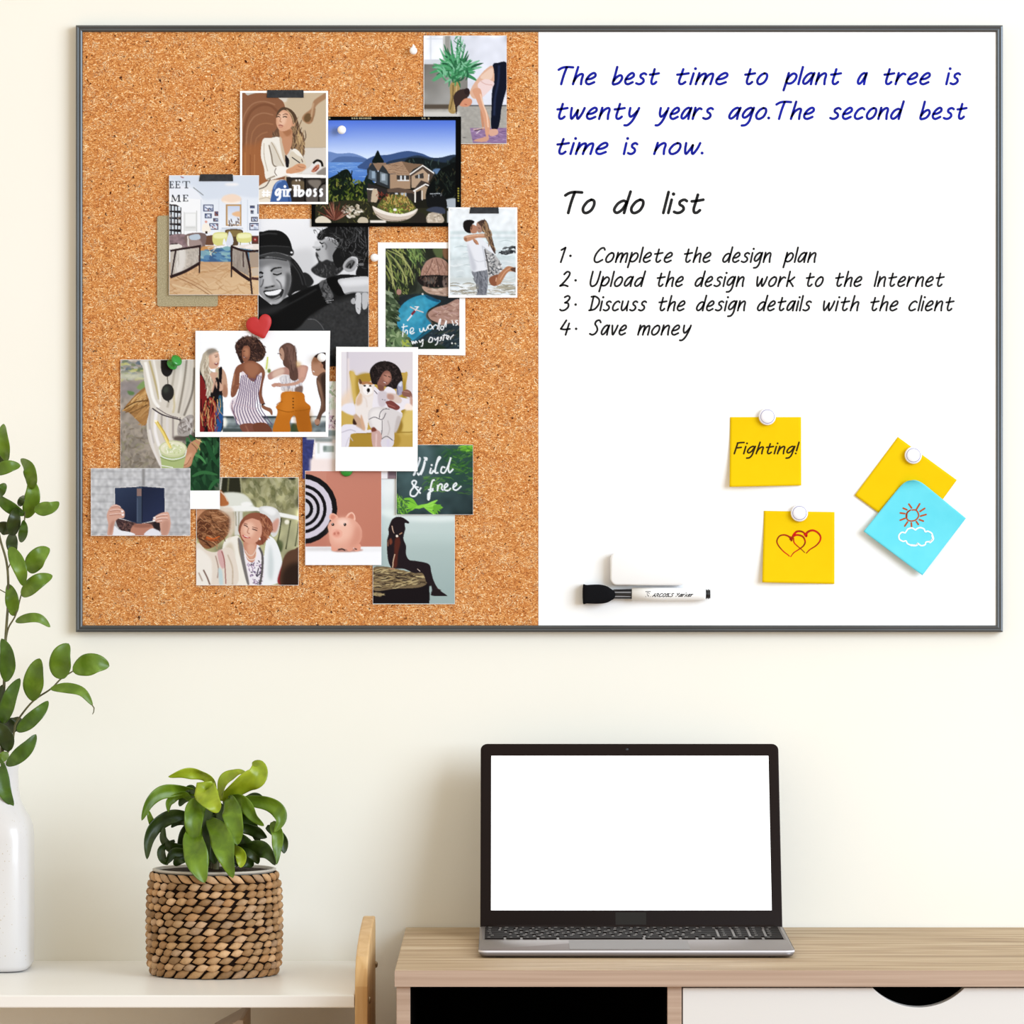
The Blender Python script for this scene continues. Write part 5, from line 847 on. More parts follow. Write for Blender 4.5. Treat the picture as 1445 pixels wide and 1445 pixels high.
def pic_fern():
    p = Pic((559.6, 628, 667.3, 726), (515, 615, 5.782), seed=33)
    p.grad('#4b6262', '#2c3b3c', 430, 90, 800, 640).n(.07, 24)
    p.a('#2c4a3c', "560 80 880 80 880 420 640 420", 0, 30, .7)
    G = ['#4c7d2e', '#2f5c30', '#5f9838', '#274a2e', '#3c6d33']
    p.sc(G, 110, "640 110 780 90 880 120 880 300 760 330 660 240", (30, 90), 9, (-60, 30), 1, .65).sc(['#6fae33', '#82c342', '#4f8c2b'], 36, "780 80 880 80 880 130 800 120", (30, 80), 9, (-20, 25)).sc(['#4d7f35', '#2f5a33', '#6b9a45'], 60, "490 330 640 330 640 450 500 450", (30, 80), 8, (-50, 20), 1, .7).sc(G, 40, "640 330 880 330 880 480 680 460", (30, 90), 8, (-20, 20), 1, .45)
    p.sc(['#5a8f32', '#3a6a2e', '#86c144'], 70, "262 490 340 520 340 635 262 635", (30, 80), 8, (20, 110), 1, .8)
    p.l('#79bd3a', 24, "320 515 380 520 430 580 480 575", wm=26).l('#8bd045', 20, "345 570 420 580 480 570 560 560 640 585", wm=26).fan(['#7fc53c', '#98d955', '#5ea033'], 480, 575, 10, 60, 160, -40, 30, 18).fan(['#7fc53c', '#5ea033'], 420, 570, 8, 50, 100, 140, 230, 16).fan(['#86ca42', '#6aa936'], 560, 570, 10, 40, 100, -80, 10, 16)
    T = '#eef1f0'
    for w, q in ((15, "405 190 400 240 410 300 395 325"), (15, "398 322 430 250 450 190 440 180"), (13, "430 300 440 320 470 270 490 200 500 178"), (12, "455 320 475 280 492 215"), (13, "530 300 540 262"), (14, "525 300 545 305 560 280"), (13, "565 300 590 220 615 180 600 178 580 240 575 300 600 300"), (13, "655 262 630 255 620 295 650 300 680 240 700 180"), (13, "700 178 680 260 690 300 720 270")):
        p.l(T, w, q)
    p.o(T, 545, 240, 9).l(T, 14, "480 180 505 185 500 205")
    for w, q in ((13, "455 470 420 430 385 385 400 365 420 375 405 410 375 450 375 485 410 490 440 450 460 420"), (11, "390 410 440 420"), (14, "570 360 550 370 535 430 525 510 515 515 518 470 560 440"), (11, "515 440 560 430"), (13, "590 400 595 420 590 450"), (12, "590 430 610 395 630 400 625 430 640 445"), (12, "645 430 675 405 665 390 648 410 650 440 680 445 700 425"), (12, "715 425 745 400 740 385 720 405 722 435 750 440 785 408")):
        p.l(T, w, q)
    return p.done(.3)

# ================================================================ photo prints on the cork
def bil(c, u, v):
    """corners TL TR BR BL"""
    return tuple((c[0][k]*(1-u)+c[1][k]*u)*(1-v)+(c[3][k]*(1-u)+c[2][k]*u)*v for k in (0, 1))
def rect(x0, y0, x1, y1): return ((x0, y0), (x1, y0), (x1, y1), (x0, y1))
def sheet_mb(c, depth, th, nu=6, nv=18, hole=None):
    """thin bent sheet; depth(u, v) = distance from the wall of its face"""
    F = [[P(*bil(c, i/nu, j/nv), depth(i/nu, j/nv)) for i in range(nu+1)] for j in range(nv+1)]
    B = [[p+Vector((0, th, 0)) for p in r] for r in F]
    n = nu+1; v = [p for r in F for p in r]+[p for r in B for p in r]; o = n*(nv+1); f = []
    for j in range(nv):
        for i in range(nu):
            a = j*n+i; f += [(a, a+n, a+n+1, a+1), (o+a, o+a+1, o+a+n+1, o+a+n)]
    for i in range(nu): f += [(i, i+1, o+i+1, o+i), (nv*n+i, o+nv*n+i, o+nv*n+i+1, nv*n+i+1)]
    for j in range(nv): a = j*n; f += [(a, o+a, o+a+n, a+n), (a+nu, a+n+nu, o+a+n+nu, o+a+nu)]
    return MB().add(v, f, False)
LEV = .0010
def photo_print(c, pic, pc, level, label, curl=.0008, paper='paper', cat='photo print', name='photo_print'):
    y0, y1 = c[0][1], c[3][1]; d0 = L0+level*LEV
    def dep(u, v): return d0+.0003+curl*v*v
    base = P(*bil(c, .5, 1), d0)
    card = sheet_mb(c, dep, .00025).build(name, M[paper], loc=base)
    tag(card, label, cat, 'photo prints on the cork half')
    g = pic(); ny, nx = g.shape[:2]
    pc = rect(*pc) if len(pc) == 4 and not isinstance(pc[0], tuple) else pc
    U, V = np.meshgrid(np.linspace(0, 1, nx), np.linspace(0, 1, ny))
    X = (pc[0][0]*(1-U)+pc[1][0]*U)*(1-V)+(pc[3][0]*(1-U)+pc[2][0]*U)*V
    Y = (pc[0][1]*(1-U)+pc[1][1]*U)*(1-V)+(pc[3][1]*(1-U)+pc[2][1]*U)*V
    vv = (Y-y0)/(y1-y0); dd = d0+.0003+curl*vv*vv+.00007
    k = S*(D-dd)/D
    co = np.stack([(X-C0)*k-base.x, -dd-base.y, CZ-(Y-C0)*k-base.z], -1).reshape(-1, 3)
    me = bpy.data.meshes.new('picture'); n = nx*ny
    idx = np.arange(n).reshape(ny, nx); q = np.stack([idx[:-1, :-1], idx[1:, :-1], idx[1:, 1:], idx[:-1, 1:]], -1).reshape(-1, 4)
    me.vertices.add(n); me.vertices.foreach_set('co', co.astype(np.float32).ravel())
    me.loops.add(q.size); me.loops.foreach_set('vertex_index', q.astype(np.int32).ravel())
    me.polygons.add(len(q)); me.polygons.foreach_set('loop_start', (np.arange(len(q))*4).astype(np.int32)); me.polygons.foreach_set('loop_total', np.full(len(q), 4, np.int32))
    me.update(calc_edges=True)
    c_ = np.where(g <= .04045, g/12.92, ((g+.055)/1.055)**2.4)/np.array(LIT)
    at = me.attributes.new('ink', 'FLOAT_COLOR', 'POINT')
    at.data.foreach_set('color', np.concatenate([np.clip(c_, 0, .97).reshape(-1, 3), np.ones((n, 1))], 1).astype(np.float32).ravel())
    me.materials.append(M['print'])
    o = bpy.data.objects.new('picture', me); col.objects.link(o); o.parent = card
    return card
photo_print(rect(597.8, 50.2, 715, 203), pic_stretch, (598.5, 50.7, 714.8, 202.5), 0, 'print of a woman bending forward on a purple mat beside a palm')
photo_print(rect(363.8, 309, 520.3, 517), pic_hug, (364.5, 309.5, 520, 517), 0, 'black and white print of a laughing couple hugging')
photo_print(((533.3, 342), (656.2, 342), (656.8, 501.5), (533.8, 500)), pic_pool, (544, 350.5, 648.3, 492.5), 0, 'white bordered print of a turquoise pool with the words the world is my oyster')
photo_print(rect(526, 640, 641.8, 852.5), pic_cliff, (526.4, 640, 641.5, 852), 0, 'tall print of a silhouetted woman in cap sitting on a rock')
photo_print(rect(277, 673.5, 421.4, 826), pic_party, (277.5, 674, 421, 825.5), 0, 'print of a smiling grey-blonde woman in pearls among guests by a railing')
photo_print(rect(439.5, 164.5, 650.6, 319.8), pic_house, (439.7, 164.7, 650.4, 319.6), 1, 'black bordered film-style print of a hillside house above a blue lake', paper='film')
photo_print(rect(427, 538, 575, 675.5), pic_office, (427, 538, 575, 675.5), 1, 'mostly covered pale print behind the polaroid, navy strip at its edge', curl=.0004)
photo_print(rect(338.8, 128.2, 463, 288), pic_blazer, (341.7, 131, 460, 284.9), 2, 'print of a woman in cream blazer with the white words girlboss')
photo_print(rect(238.6, 247.4, 365.4, 416.2), pic_lounge, (239, 248, 365, 415.8), 3, 'print of a bright living room with parquet floor and two cane chairs')
photo_print(rect(632.8, 292.6, 730, 420), pic_beach, (635.2, 294.5, 727.7, 416.5), 2, 'white bordered print of a couple embracing on a beach')
photo_print(rect(170, 507.5, 310.3, 718.3), pic_drink, (170.3, 508, 310, 692.2), 1, 'print of a hand holding a green smoothie jar with a straw', curl=.0006)
photo_print(rect(128.2, 660.8, 268.6, 756), pic_reader, (128.6, 661.2, 268.2, 755.5), 2, 'small print of a person hiding behind an open navy book')
photo_print(((275.8, 466.8), (466, 466.8), (463.2, 616.6), (275.4, 616.6)), pic_friends, (281.9, 468.2, 459.6, 609.5), 3, 'wide white bordered print of four laughing women dancing')
photo_print(rect(430.6, 664.4, 538.3, 797.4), pic_pig, (431, 664.8, 538, 797), 2, 'print of a pink piggy bank before a black and white dartboard')
photo_print(rect(559.2, 627.6, 667.6, 726.4), pic_fern, (559.6, 628, 667.3, 726), 2, 'dark fern print lettered Wild & free in white brush script')
photo_print(((474.4, 489.3), (590, 490), (589.2, 665), (473.4, 664.6)), pic_dog, (481.7, 496.6, 582.4, 630.6), 6, 'polaroid style print of a woman and a dog in a yellow armchair', curl=.0006)

# linen card under the living room print
def rrect(x0, y0, x1, y1, r, n=5):
    out = []
    for cx, cy, a in ((x1-r, y1-r, 0), (x0+r, y1-r, 90), (x0+r, y0+r, 180), (x1-r, y0+r, 270)):
        for k in range(n+1): t = math.radians(a+90*k/n); out.append((cx+r*math.cos(t), cy+r*math.sin(t)))
    return out
O = rrect(222.2, 304.8, 307, 432, 3.2)
mb = MB().prism([P(x, y, L0+.0002) for x, y in O], [P(x, y, L0+.0012) for x, y in O])
tag(mb.build('linen_card', M['card'], bevel=.0003, loc=P(264, 432, L0)), 'beige linen textured card under the living room print', 'card')

# strips of tape
def tape(x0, x1, y0, y1, level, label, sk=1.5, base=.0011):
    d = L0+level*LEV
    c = ((x0+sk, y0), (x1-sk*.4, y0), (x1, y1), (x0, y1))
    mb = sheet_mb(c, lambda u, v: d+base+.0001*math.sin(7*u), .0003, 10, 2)
    return tag(mb.build('tape_strip', M['tape'], loc=P((x0+x1)/2, y1, d)), label, 'tape', 'black tape strips on the prints')
tape(376.5, 428.5, 127, 137.8, 2, 'black tape strip at the top edge of the woman in blazer print', .6)
tape(281, 329, 245.8, 255.6, 3, 'black tape strip at the top edge of the living room print')
tape(662.5, 704, 292.4, 301.2, 2, 'black tape strip at the top edge of the beach couple print')

# pins
def ball_pin(x, y, d, r, label, nub=0):
    c = P(x, y, d); t = thing('push_pin', c, label, 'push pin', 'white push pins in the cork')
    k = S*r
    MB().lathe([(0, 0), (k*.55, .0002), (k*.62, .0016), (k*.45, .0026), (k*.5, .0040), (k*.86, .0052), (k, .0068), (k*.92, .0086), (k*.6, .0098), (0, .0102)], c, 'y', 28).build('head', M['pin'], t)
    MB().lathe([(0, -.006), (.0004, -.004), (.0004, .0005), (0, .0006)], c, 'y', 8).build('needle', M['steel'], t)
    if nub:
        MB().lathe([(k*.5, 0), (k*.38, .0022), (k*.14, .0038), (0, .004)], P(x, y-r*.75, d+.0066), 'z', 16).build('tip', M['pin'], t)
    return t
ball_pin(583.5, 72.5, DP, 5.6, 'white push pin alone in the cork left of the yoga print', 1)
ball_pin(482.6, 184, L0+LEV+.0008, 6.2, 'white push pin in the sky of the lake house print')
ball_pin(528.6, 364, DP, 5.8, 'white push pin at the edge of the pool print')
ball_pin(454.3, 504.8, L0+3*LEV+.0007, 6.2, 'white push pin in the dancing women print')
# green pin with a tapering cylinder head, leaning to the upper right
c = P(241, 516, L0+LEV+.0004); t = thing('push_pin', c, 'green push pin with cylinder head at the top of the smoothie print', 'push pin', 'green push pins in the cork')
ax = Vector((.52, -.62, .42)).normalized(); e1 = ax.cross(Vector((0, 0, 1))).normalized(); e2 = ax.cross(e1)
def disc(h, r): return [c+ax*h+e1*r*math.cos(a)+e2*r*math.sin(a) for a in np.linspace(0, 2*math.pi, 25)[:-1]]
MB().loft([disc(h, r) for h, r in ((.0012, .001), (.0014, .0052), (.0024, .0058), (.0034, .0054), (.0040, .0036), (.0090, .0034), (.0098, .0056), (.0108, .0060), (.0118, .0056), (.0121, .0030))]).build('head', M['green'], t)
MB().tube([c+ax*.0015, c-Vector((0, -.004, 0))], .0005).build('needle', M['steel'], t)
c = P(489, 663.5, L0+2*LEV+.0009); t = thing('thumbtack', c, 'green round thumbtack half under the polaroid', 'push pin', 'green push pins in the cork')
MB().lathe([(.0048, 0), (.0060, .0004), (.0062, .0010), (.0052, .0018), (.0025, .0023), (0, .0024)], c, 'y', 28).build('head', M['green'], t)
MB().lathe([(0, -.005), (.0004, -.003), (.0004, .0003), (0, .0004)], c, 'y', 8).build('needle', M['steel'], t)
# red heart
H = [(365.3, 450.9), (362.3, 448.4), (357.6, 447), (352, 449), (348, 454), (347.3, 460.5), (350, 466), (356, 470.6), (364, 474.4), (372.3, 477.6), (376.5, 471.5), (380.3, 464), (382.8, 457), (382.9, 450.5), (380, 445.5), (375, 443.2), (370.3, 444.2), (366.8, 447.6)]
Hs = crom(H, True, 4); cx, cy = 365.5, 460
dh = L0+3*LEV+.0006
rings = [[P(cx+(x-cx)*k, cy+(y-cy)*k, dh+h) for x, y in Hs] for k, h in ((.97, 0), (1, .0006), (1, .0022), (.95, .0030), (.6, .0034))]
t = tag(MB().loft(rings).build('heart_peg', M['heart'], loc=P(365.5, 478, dh)), 'red heart shaped peg at the top of the dancing women print', 'peg')

# ================================================================ notes, magnets, eraser and marker on the white half
DN = DP+.0004
def note_surface(c, lift, roll=None):
    """returns place(u, v) for a note whose corners are c"""
    def f(u, v):
        x, y = bil(c, u, v); h = lift(u, v)
        if roll:
            k, r, rho = roll                                # curl of corner k over distance r
            cu, cv = ((0, 0), (1, 0), (1, 1), (0, 1))[k]; a, b = abs(u-cu), abs(v-cv); t = (a+b)/2
            if t < r:
                th = (r-t)/rho; nt_ = r-rho*math.sin(th); mv = nt_-t
                su, sv = (1 if cu == 0 else -1), (1 if cv == 0 else -1)
                x, y = bil(c, u+su*mv, v+sv*mv); h += .07*rho*(1-math.cos(th))
        return P(x, y, DN+h)
    return f
def sticky(c, lift, mt, label, roll=None, nu=28, group='sticky notes on the whiteboard'):
    f = note_surface(c, lift, roll)
    F = [f(i/nu, j/nu) for j in range(nu+1) for i in range(nu+1)]; n = nu+1
    mb = MB().add(F, [(j*n+i, (j+1)*n+i, (j+1)*n+i+1, j*n+i+1) for j in range(nu) for i in range(nu)], True)
    base = P(*bil(c, .5, 1), DN)
    o = mb.build('sticky_note', mt, loc=base)
    s_ = o.modifiers.new('thickness', 'SOLIDIFY'); s_.thickness = .00016; s_.offset = -1
    tag(o, label, 'sticky note', group); return o, base
def inv_bil(c, x, y):
    u = v = .5
    for _ in range(20):
        p = bil(c, u, v); e = (x-p[0], y-p[1])
        a = (c[1][0]-c[0][0])*(1-v)+(c[2][0]-c[3][0])*v; b = (c[1][1]-c[0][1])*(1-v)+(c[2][1]-c[3][1])*v
        g = (c[3][0]-c[0][0])*(1-u)+(c[2][0]-c[1][0])*u; h = (c[3][1]-c[0][1])*(1-u)+(c[2][1]-c[1][1])*u
        det = a*h-b*g; u += (e[0]*h-e[1]*g)/det; v += (a*e[1]-b*e[0])/det
    return u, v
def on_note(c, lift):
    def place(x, y):
        u, v = inv_bil(c, x, y); return P(x, y, DN+lift(u, v)+.00022)
    return place
def ink(note, base, mb, mt, name):
    me_o = mb.build(name, mt, loc=base); me_o.location = (0, 0, 0); me_o.parent = note; return me_o
cF = ((1030.2, 588.6), (1130.4, 588.6), (1130.6, 685), (1029.4, 687))
lF = lambda u, v: .0078*(v**2.2)*(1-u*.75)+.0003
nF, bF = sticky(cF, lF, M['yellow'], 'yellow sticky note with the handwritten word Fighting!')
mb = MB()
for st in fit_word('Fighting!', 1036.2, 1127.6, 640.2, 10.4, .25): ribbon(mb, st, 2.2, on_note(cF, lF))
ink(nF, bF, mb, M['brownink'], 'handwriting')
cH = ((1078, 720.8), (1177.6, 722.6), (1177.4, 824), (1075.6, 821.8))
lH = lambda u, v: .0070*(v**1.8)*(1-u*.9)+.0003
nH, bH = sticky(cH, lH, M['yellow'], 'yellow sticky note with two interlocked hearts drawn on it')
mb = MB(); pl = on_note(cH, lH)
def zz(t, zx, zy, k): return [(zx+x/k, zy+y/k) for x, y in pts(t)]
for q, w, tp in (("604 1045 585 1018 550 1005 515 1015 497 1050 510 1085 545 1125 575 1148 588 1160", 2.0, (1.2, .6)), ("596 1036 625 1010 655 1006 688 1020 703 1055 690 1085 655 1112 620 1135 598 1164", 2.2, (1.4, .5)),
                 ("616 1010 640 982 675 980 700 995 712 1016", 2.2, (1.5, .8)), ("706 1010 720 985 755 972 790 985 814 1015 810 1050 780 1085 740 1110 712 1138", 2.2, (1.5, .6)), ("618 1030 622 1060 645 1085 675 1110 700 1134", 1.6, (1.2, .6)), ("592 1022 606 1030 602 1048", 3.2, (1, .6)), ("700 1000 714 1004 712 1018", 3.2, (1, .6))):
    ribbon(mb, zz(q, 1000, 560, 5.16), w, pl, taper=tp)
ink(nH, bH, mb, M['redpen'], 'heart_drawing')
cY = ((1267, 616.6), (1350.2, 677.4), (1290, 760), (1206, 699))
lY = lambda u, v: .0016*v*v+.0003
nY, bY = sticky(cY, lY, M['yellow'], 'blank tilted yellow sticky note under the blue note')
cB = ((1285.2, 667.8), (1363, 731.4), (1301.6, 811.8), (1218.6, 749.8))
lB = lambda u, v: .0022+.0062*v**2.0+.0004*u
nB, bB = sticky(cB, lB, M['cyan'], 'light blue sticky note with a sun and a cloud drawn on it', roll=(0, .17, .10), nu=44)
mb = MB(); pl = on_note(cB, lB); zB = (1190, 600, 6.285)
ribbon(mb, zz("598 752 570 770 558 805 572 840 606 850 645 838 668 806 660 770 640 752 612 752", *zB), 1.9, pl)
ribbon(mb, zz("590 756 566 780 562 815", *zB), 2.4, pl, taper=(.6, 1))
for q in ("582 700 606 734", "678 698 650 745", "722 738 682 764", "734 792 686 806", "710 850 676 838", "666 880 648 854", "606 898 604 866", "546 894 570 858", "506 842 548 826", "506 778 546 784", "532 736 564 750"):
    ribbon(mb, zz(q, *zB), 2.3, pl)
ink(nB, bB, mb, M['rust'], 'sun_drawing')
mb = MB()
ribbon(mb, zz("548 956 520 950 495 975 498 1010 530 1030 556 1026 570 1050 610 1066 650 1060 662 1048 690 1068 725 1060 735 1036 770 1030 795 1000 785 960 750 940 728 945 715 920 680 908 650 920 640 928 610 912 575 920 560 940 548 956", *zB), 2.0, pl)
ribbon(mb, zz("790 980 796 1010 770 1038", *zB), 3.0, pl); ribbon(mb, zz("600 1064 640 1066 662 1054", *zB), 2.8, pl)
ink(nB, bB, mb, M['chalk'], 'cloud_drawing')

def magnet(x, y, d, label, r=12.2):
    k = r*S; c = P(x, y, d); t = thing('magnet', c, label, 'magnet', 'white button magnets holding notes')
    MB().lathe([(k*.90, 0), (k, .0008), (k, .0030), (k*.95, .0042), (k*.84, .0048), (k*.80, .0047)], c, 'y', 40).build('rim', M['magnet'], t)
    MB().lathe([(k*.84, .0044), (k*.84, .00475), (k*.72, .00475), (k*.72, .0044)], c, 'y', 40).build('groove', M['magring'], t)
    MB().lathe([(k*.76, .0042), (k*.76, .0049), (k*.70, .0053), (k*.4, .0057), (0, .0058)], c, 'y', 40).build('button', M['magnet'], t)
magnet(1082.6, 588, DN+.0008, 'round white magnet on the Fighting! note'); magnet(1127.8, 724, DN+.0008, 'round white magnet on the hearts note'); magnet(1288.4, 642.6, DN+.0010, 'round white magnet on the blank yellow note')

# eraser
t = thing('whiteboard_eraser', P(914, 826, DP), 'small white rounded whiteboard eraser above the marker pen', 'eraser')
def rr_rings(x0, y0, x1, y1, spec, n=6):
    return [[P(x, y, d) for x, y in rrect(x0+i, y0+i, x1-i, y1-i, max(r-i, .5), n)] for i, d, r in spec]
MB().loft(rr_rings(861.5, 780.5, 967.5, 825.5, ((.6, DP+.0006, 8.5), (.4, DP+.0050, 8.5)))).build('felt_pad', mat('grey_felt', '#a9a6b8', .9), t)
MB().loft(rr_rings(861, 780, 968, 826, ((0, DP+.0050, 9), (0, DP+.0110, 9), (1.0, DP+.0125, 9), (3, DP+.0132, 9)))).build('body', M['eraser'], t)

# marker pen, lying along the board, held by the magnet in its cap
t = thing('marker_pen', P(912, 850, DP), 'white dry-erase marker with black eraser cap on the whiteboard', 'marker')
ym = 838.4; dm = DP+.0075
def along(x): return P(x, ym, dm)
def barrel(prof, name, mt, n=28):
    R = []
    for x, r in prof:
        c = along(x); k = r*S
        R.append([c+Vector((0, k*math.cos(a), k*math.sin(a))) for a in np.linspace(0, 2*math.pi, n+1)[:-1]])
    return MB().loft(R).build(name, mt, t)
bar = barrel(((891.5, 6.5), (891.6, 9.2), (930, 9.3), (985, 9.2), (994, 8.8), (995.6, 8.0), (995.8, 4)), 'barrel', M['white'])
barrel(((865, 5.6), (866, 6.7), (890, 7.0), (891.6, 7.0), (891.7, 3)), 'cap_sleeve', M['blackpl'])
for dy in (-2.6, 3.2):
    R = []
    for x in (867, 890.5):
        yy = ym+dy; dd = dm+math.sqrt(max(7.0**2-dy**2, 0))*S+.0001
        R.append([P(x, yy-.7, dd), P(x, yy+.7, dd)])
    MB().add([R[0][0], R[0][1], R[1][1], R[1][0]], [(0, 1, 2, 3)], False).build('cap_groove', M['greypl'], t)
barrel(((995.4, 5.2), (995.6, 6.6), (997.2, 6.9), (997.4, 6.0), (998.6, 6.0), (998.8, 6.9), (1000.2, 6.9), (1000.4, 6.0), (1001.2, 6.0), (1001.4, 6.4), (1002.2, 6.0), (1002.3, 3)), 'end_plug', M['blackpl'])
E = crom([(822.6, 826.2), (828, 825.4), (845, 824.8), (856, 827), (863, 831.5), (867.5, 835), (867.5, 843.5), (863, 847), (856, 850.6), (845, 852), (828, 851.6), (822.6, 851)], True, 3)
mb = MB().loft([[P(838.+(x-838.)*k, 838.4+(y-838.4)*k, DP+h) for x, y in E] for k, h in ((.97, .0006), (1, .0012), (1, .0126), (.93, .0140), (.6, .0146))])
mb.build('eraser_cap', M['felt'], t)
mb = MB()
def on_pen(x, y):
    r = 9.3*S; dz = (y-ym)*S*(D-dm)/D; a = math.asin(max(-1, min(1, dz/r))); c = along(x)
    return c+Vector((0, -(r+.00012)*math.cos(a), -(r+.00012)*math.sin(a)))
for st in fit_word('ARCOBIS', 920.4, 950.6, 841.8, 4.2*10/14.5*1.05, .28, 3): ribbon(mb, st, 1.0, on_pen)
for st in fit_word('Marker', 953.6, 977.6, 841.6, 3.4, .28, 3): ribbon(mb, st, 1.0, on_pen)
for q in ([(911, 834.6), (911, 841.8)], [(911, 834.6), (917.6, 834.6)], [(917.6, 834.6), (917.6, 841.8)], [(913, 838), (914.6, 841.4)], [(914.6, 841.4), (916, 837)], [(912.6, 836.6), (915, 836.2)]): ribbon(mb, q, .7, on_pen)
mb.build('barrel_lettering', M['black_ink'], t)

# ================================================================ white shelf unit with pine sides
SH = .717
su = thing('shelf_unit', (-.55, -.18, 0), 'white topped shelf unit with honey pine side panel', 'shelf unit')
for z in (SH, .40):
    MB().box((-.975, -.0, z-.0115), (-.1444, -.36, z)).build('shelf', M['whitelam'], su, bevel=.0012)
def side_panel(x0, x1):
    prof = [(-.09, 0), (-.09, .760), (-.10, .7690), (-.125, .7696), (-.18, .7672), (-.24, .7630), (-.29, .7575), (-.330, .7500), (-.352, .7400), (-.3605, .725), (-.362, .70), (-.362, 0)]
    return MB().prism([Vector((x0, y, z)) for y, z in prof], [Vector((x1, y, z)) for y, z in prof]).build('side_panel', M['pine'], su, bevel=.0016, angle=50)
sp = sub(side_panel(-.1440, -.1324), su); side_panel(-.985, -.9735)
for (y, z) in ((-.10, .722), (-.33, .7095)):
    MB().lathe([(.0014, -.003), (.0014, .0003), (.0032, .0003), (.0032, .0010), (.0022, .0022), (0, .0025)], (-.1324, y, z), 'x', 16).build('screw', M['brass'], sp)

# grey file under the shelf
A = [(-.2905, .6605), (-.2585, .6780), (-.2555, .6780), (-.2555, .402), (-.2905, .402)]
t = thing('magazine_file', (-.273, -.12, .402), 'grey slope-topped magazine file standing below the white shelf top', 'file holder')
MB().prism([Vector((x, -.05, z)) for x, z in A], [Vector((x, -.21, z)) for x, z in A]).build('body', M['boxfile'], t, bevel=.001)

# ================================================================ speckled vase with leafy branch
def mat_vase():
    m = M['vase']; nt = m.node_tree; b = nt.nodes['Principled BSDF']; N, K = nt.nodes.new, nt.links.new
    tc = N('ShaderNodeTexCoord'); v = N('ShaderNodeTexVoronoi'); v.inputs['Scale'].default_value = 260; K(tc.outputs['Object'], v.inputs['Vector'])
    n = N('ShaderNodeTexNoise'); n.inputs['Scale'].default_value = 70; K(tc.outputs['Object'], n.inputs['Vector'])
    mt = N('ShaderNodeMath'); mt.operation = 'MULTIPLY_ADD'; K(n.outputs[0], mt.inputs[0]); mt.inputs[1].default_value = -.55; mt.inputs[2].default_value = .36
    lt = N('ShaderNodeMath'); lt.operation = 'LESS_THAN'; K(v.outputs['Distance'], lt.inputs[0]); K(mt.outputs[0], lt.inputs[1])
    mx = N('ShaderNodeMix'); mx.data_type = 'RGBA'; K(lt.outputs[0], mx.inputs[0]); mx.inputs[6].default_value = rgb('#d8d5d4'); mx.inputs[7].default_value = rgb('#c4b8a8'); K(mx.outputs[2], b.inputs['Base Color'])
mat_vase()
VX, VY = P(-25, 1374, .095).x, -.095
vase = thing('vase', (VX, VY, SH+.0004), 'tall white speckled ceramic vase on the shelf, cut by the left edge', 'vase')
R = []
for r, z, e in ((.040, .0, 5), (.0455, .0015, 5), (.0482, .0060, 5), (.0485, .06, 5), (.0484, .128, 5), (.0476, .138, 4.5), (.0450, .1465, 4), (.0405, .1545, 3.2), (.0368, .164, 2.6), (.0352, .175, 2.2), (.0348, .190, 2), (.0352, .198, 2), (.0340, .2005, 2), (.0320, .198, 2), (.0310, .180, 2), (.03, .12, 2.5), (.03, .02, 2.5)):
    ring = []
    for k in range(48):
        a = 2*math.pi*k/48; ca, sa = math.cos(a), math.sin(a); q = (abs(ca)**e+abs(sa)**e)**(-1/e)
        ring.append(Vector((VX+r*q*ca, VY+r*q*sa, SH+.0004+z)))
    R.append(ring)
MB().loft(R).build('body', M['vase'], vase)

def blade(path, width, twist=0., fold=.25, nu=4, pointed=1.0, base_w=.12, peak=.45, wave=0., ph=0.):
    """leaf blade along a 3-D centre line; width in metres at its widest; twist about the line in degrees"""
    Q = crom([tuple(p) for p in path], False, 6); n = len(Q); rows = []
    for i, q in enumerate(Q):
        t = i/(n-1); q = Vector(q); tg = (Vector(Q[min(i+1, n-1)])-Vector(Q[max(i-1, 0)])).normalized()
        side = tg.cross(Vector((0, -1, 0)))
        if side.length < .05: side = tg.cross(Vector((0, -.8, .6)))
        side.normalize(); nrm = side.cross(tg).normalized()
        tw = math.radians(twist if not isinstance(twist, (tuple, list)) else twist[0]+(twist[1]-twist[0])*t)
        side, nrm = side*math.cos(tw)+nrm*math.sin(tw), nrm*math.cos(tw)-side*math.sin(tw)
        if t < peak: w = base_w+(1-base_w)*math.sin(math.pi/2*t/peak)**.8
        else: w = max(0., 1-((t-peak)/(1-peak))**1.9)**pointed
        w *= width/2*(1+.07*wave*math.sin(7*t+ph)); row = []
        for k in range(-nu, nu+1):
            s_ = k/nu; row.append(q+side*w*s_+nrm*(w*fold*abs(s_)**1.4+wave*w*.28*abs(s_)**2*math.sin(11*t+ph+(1.9 if s_ > 0 else 0))))
        rows.append(row)
    return MB().loft(rows, closed=False, cap=False)
def leafobj(mb, mt, root, name='leaf'):
    o = mb.build(name, mt, root); md = o.modifiers.new('thickness', 'SOLIDIFY'); md.thickness = .0004; md.offset = 0; return o
BR = thing('leafy_branch', P(3, 1080, .10), 'leafy green branches standing in the white vase', 'branch')
rs = random.Random(8)
def px5(x, y): return (x/4.516, 580+y/4.516)
def px6(x, y): return (x/4.516, 880+y/4.516)
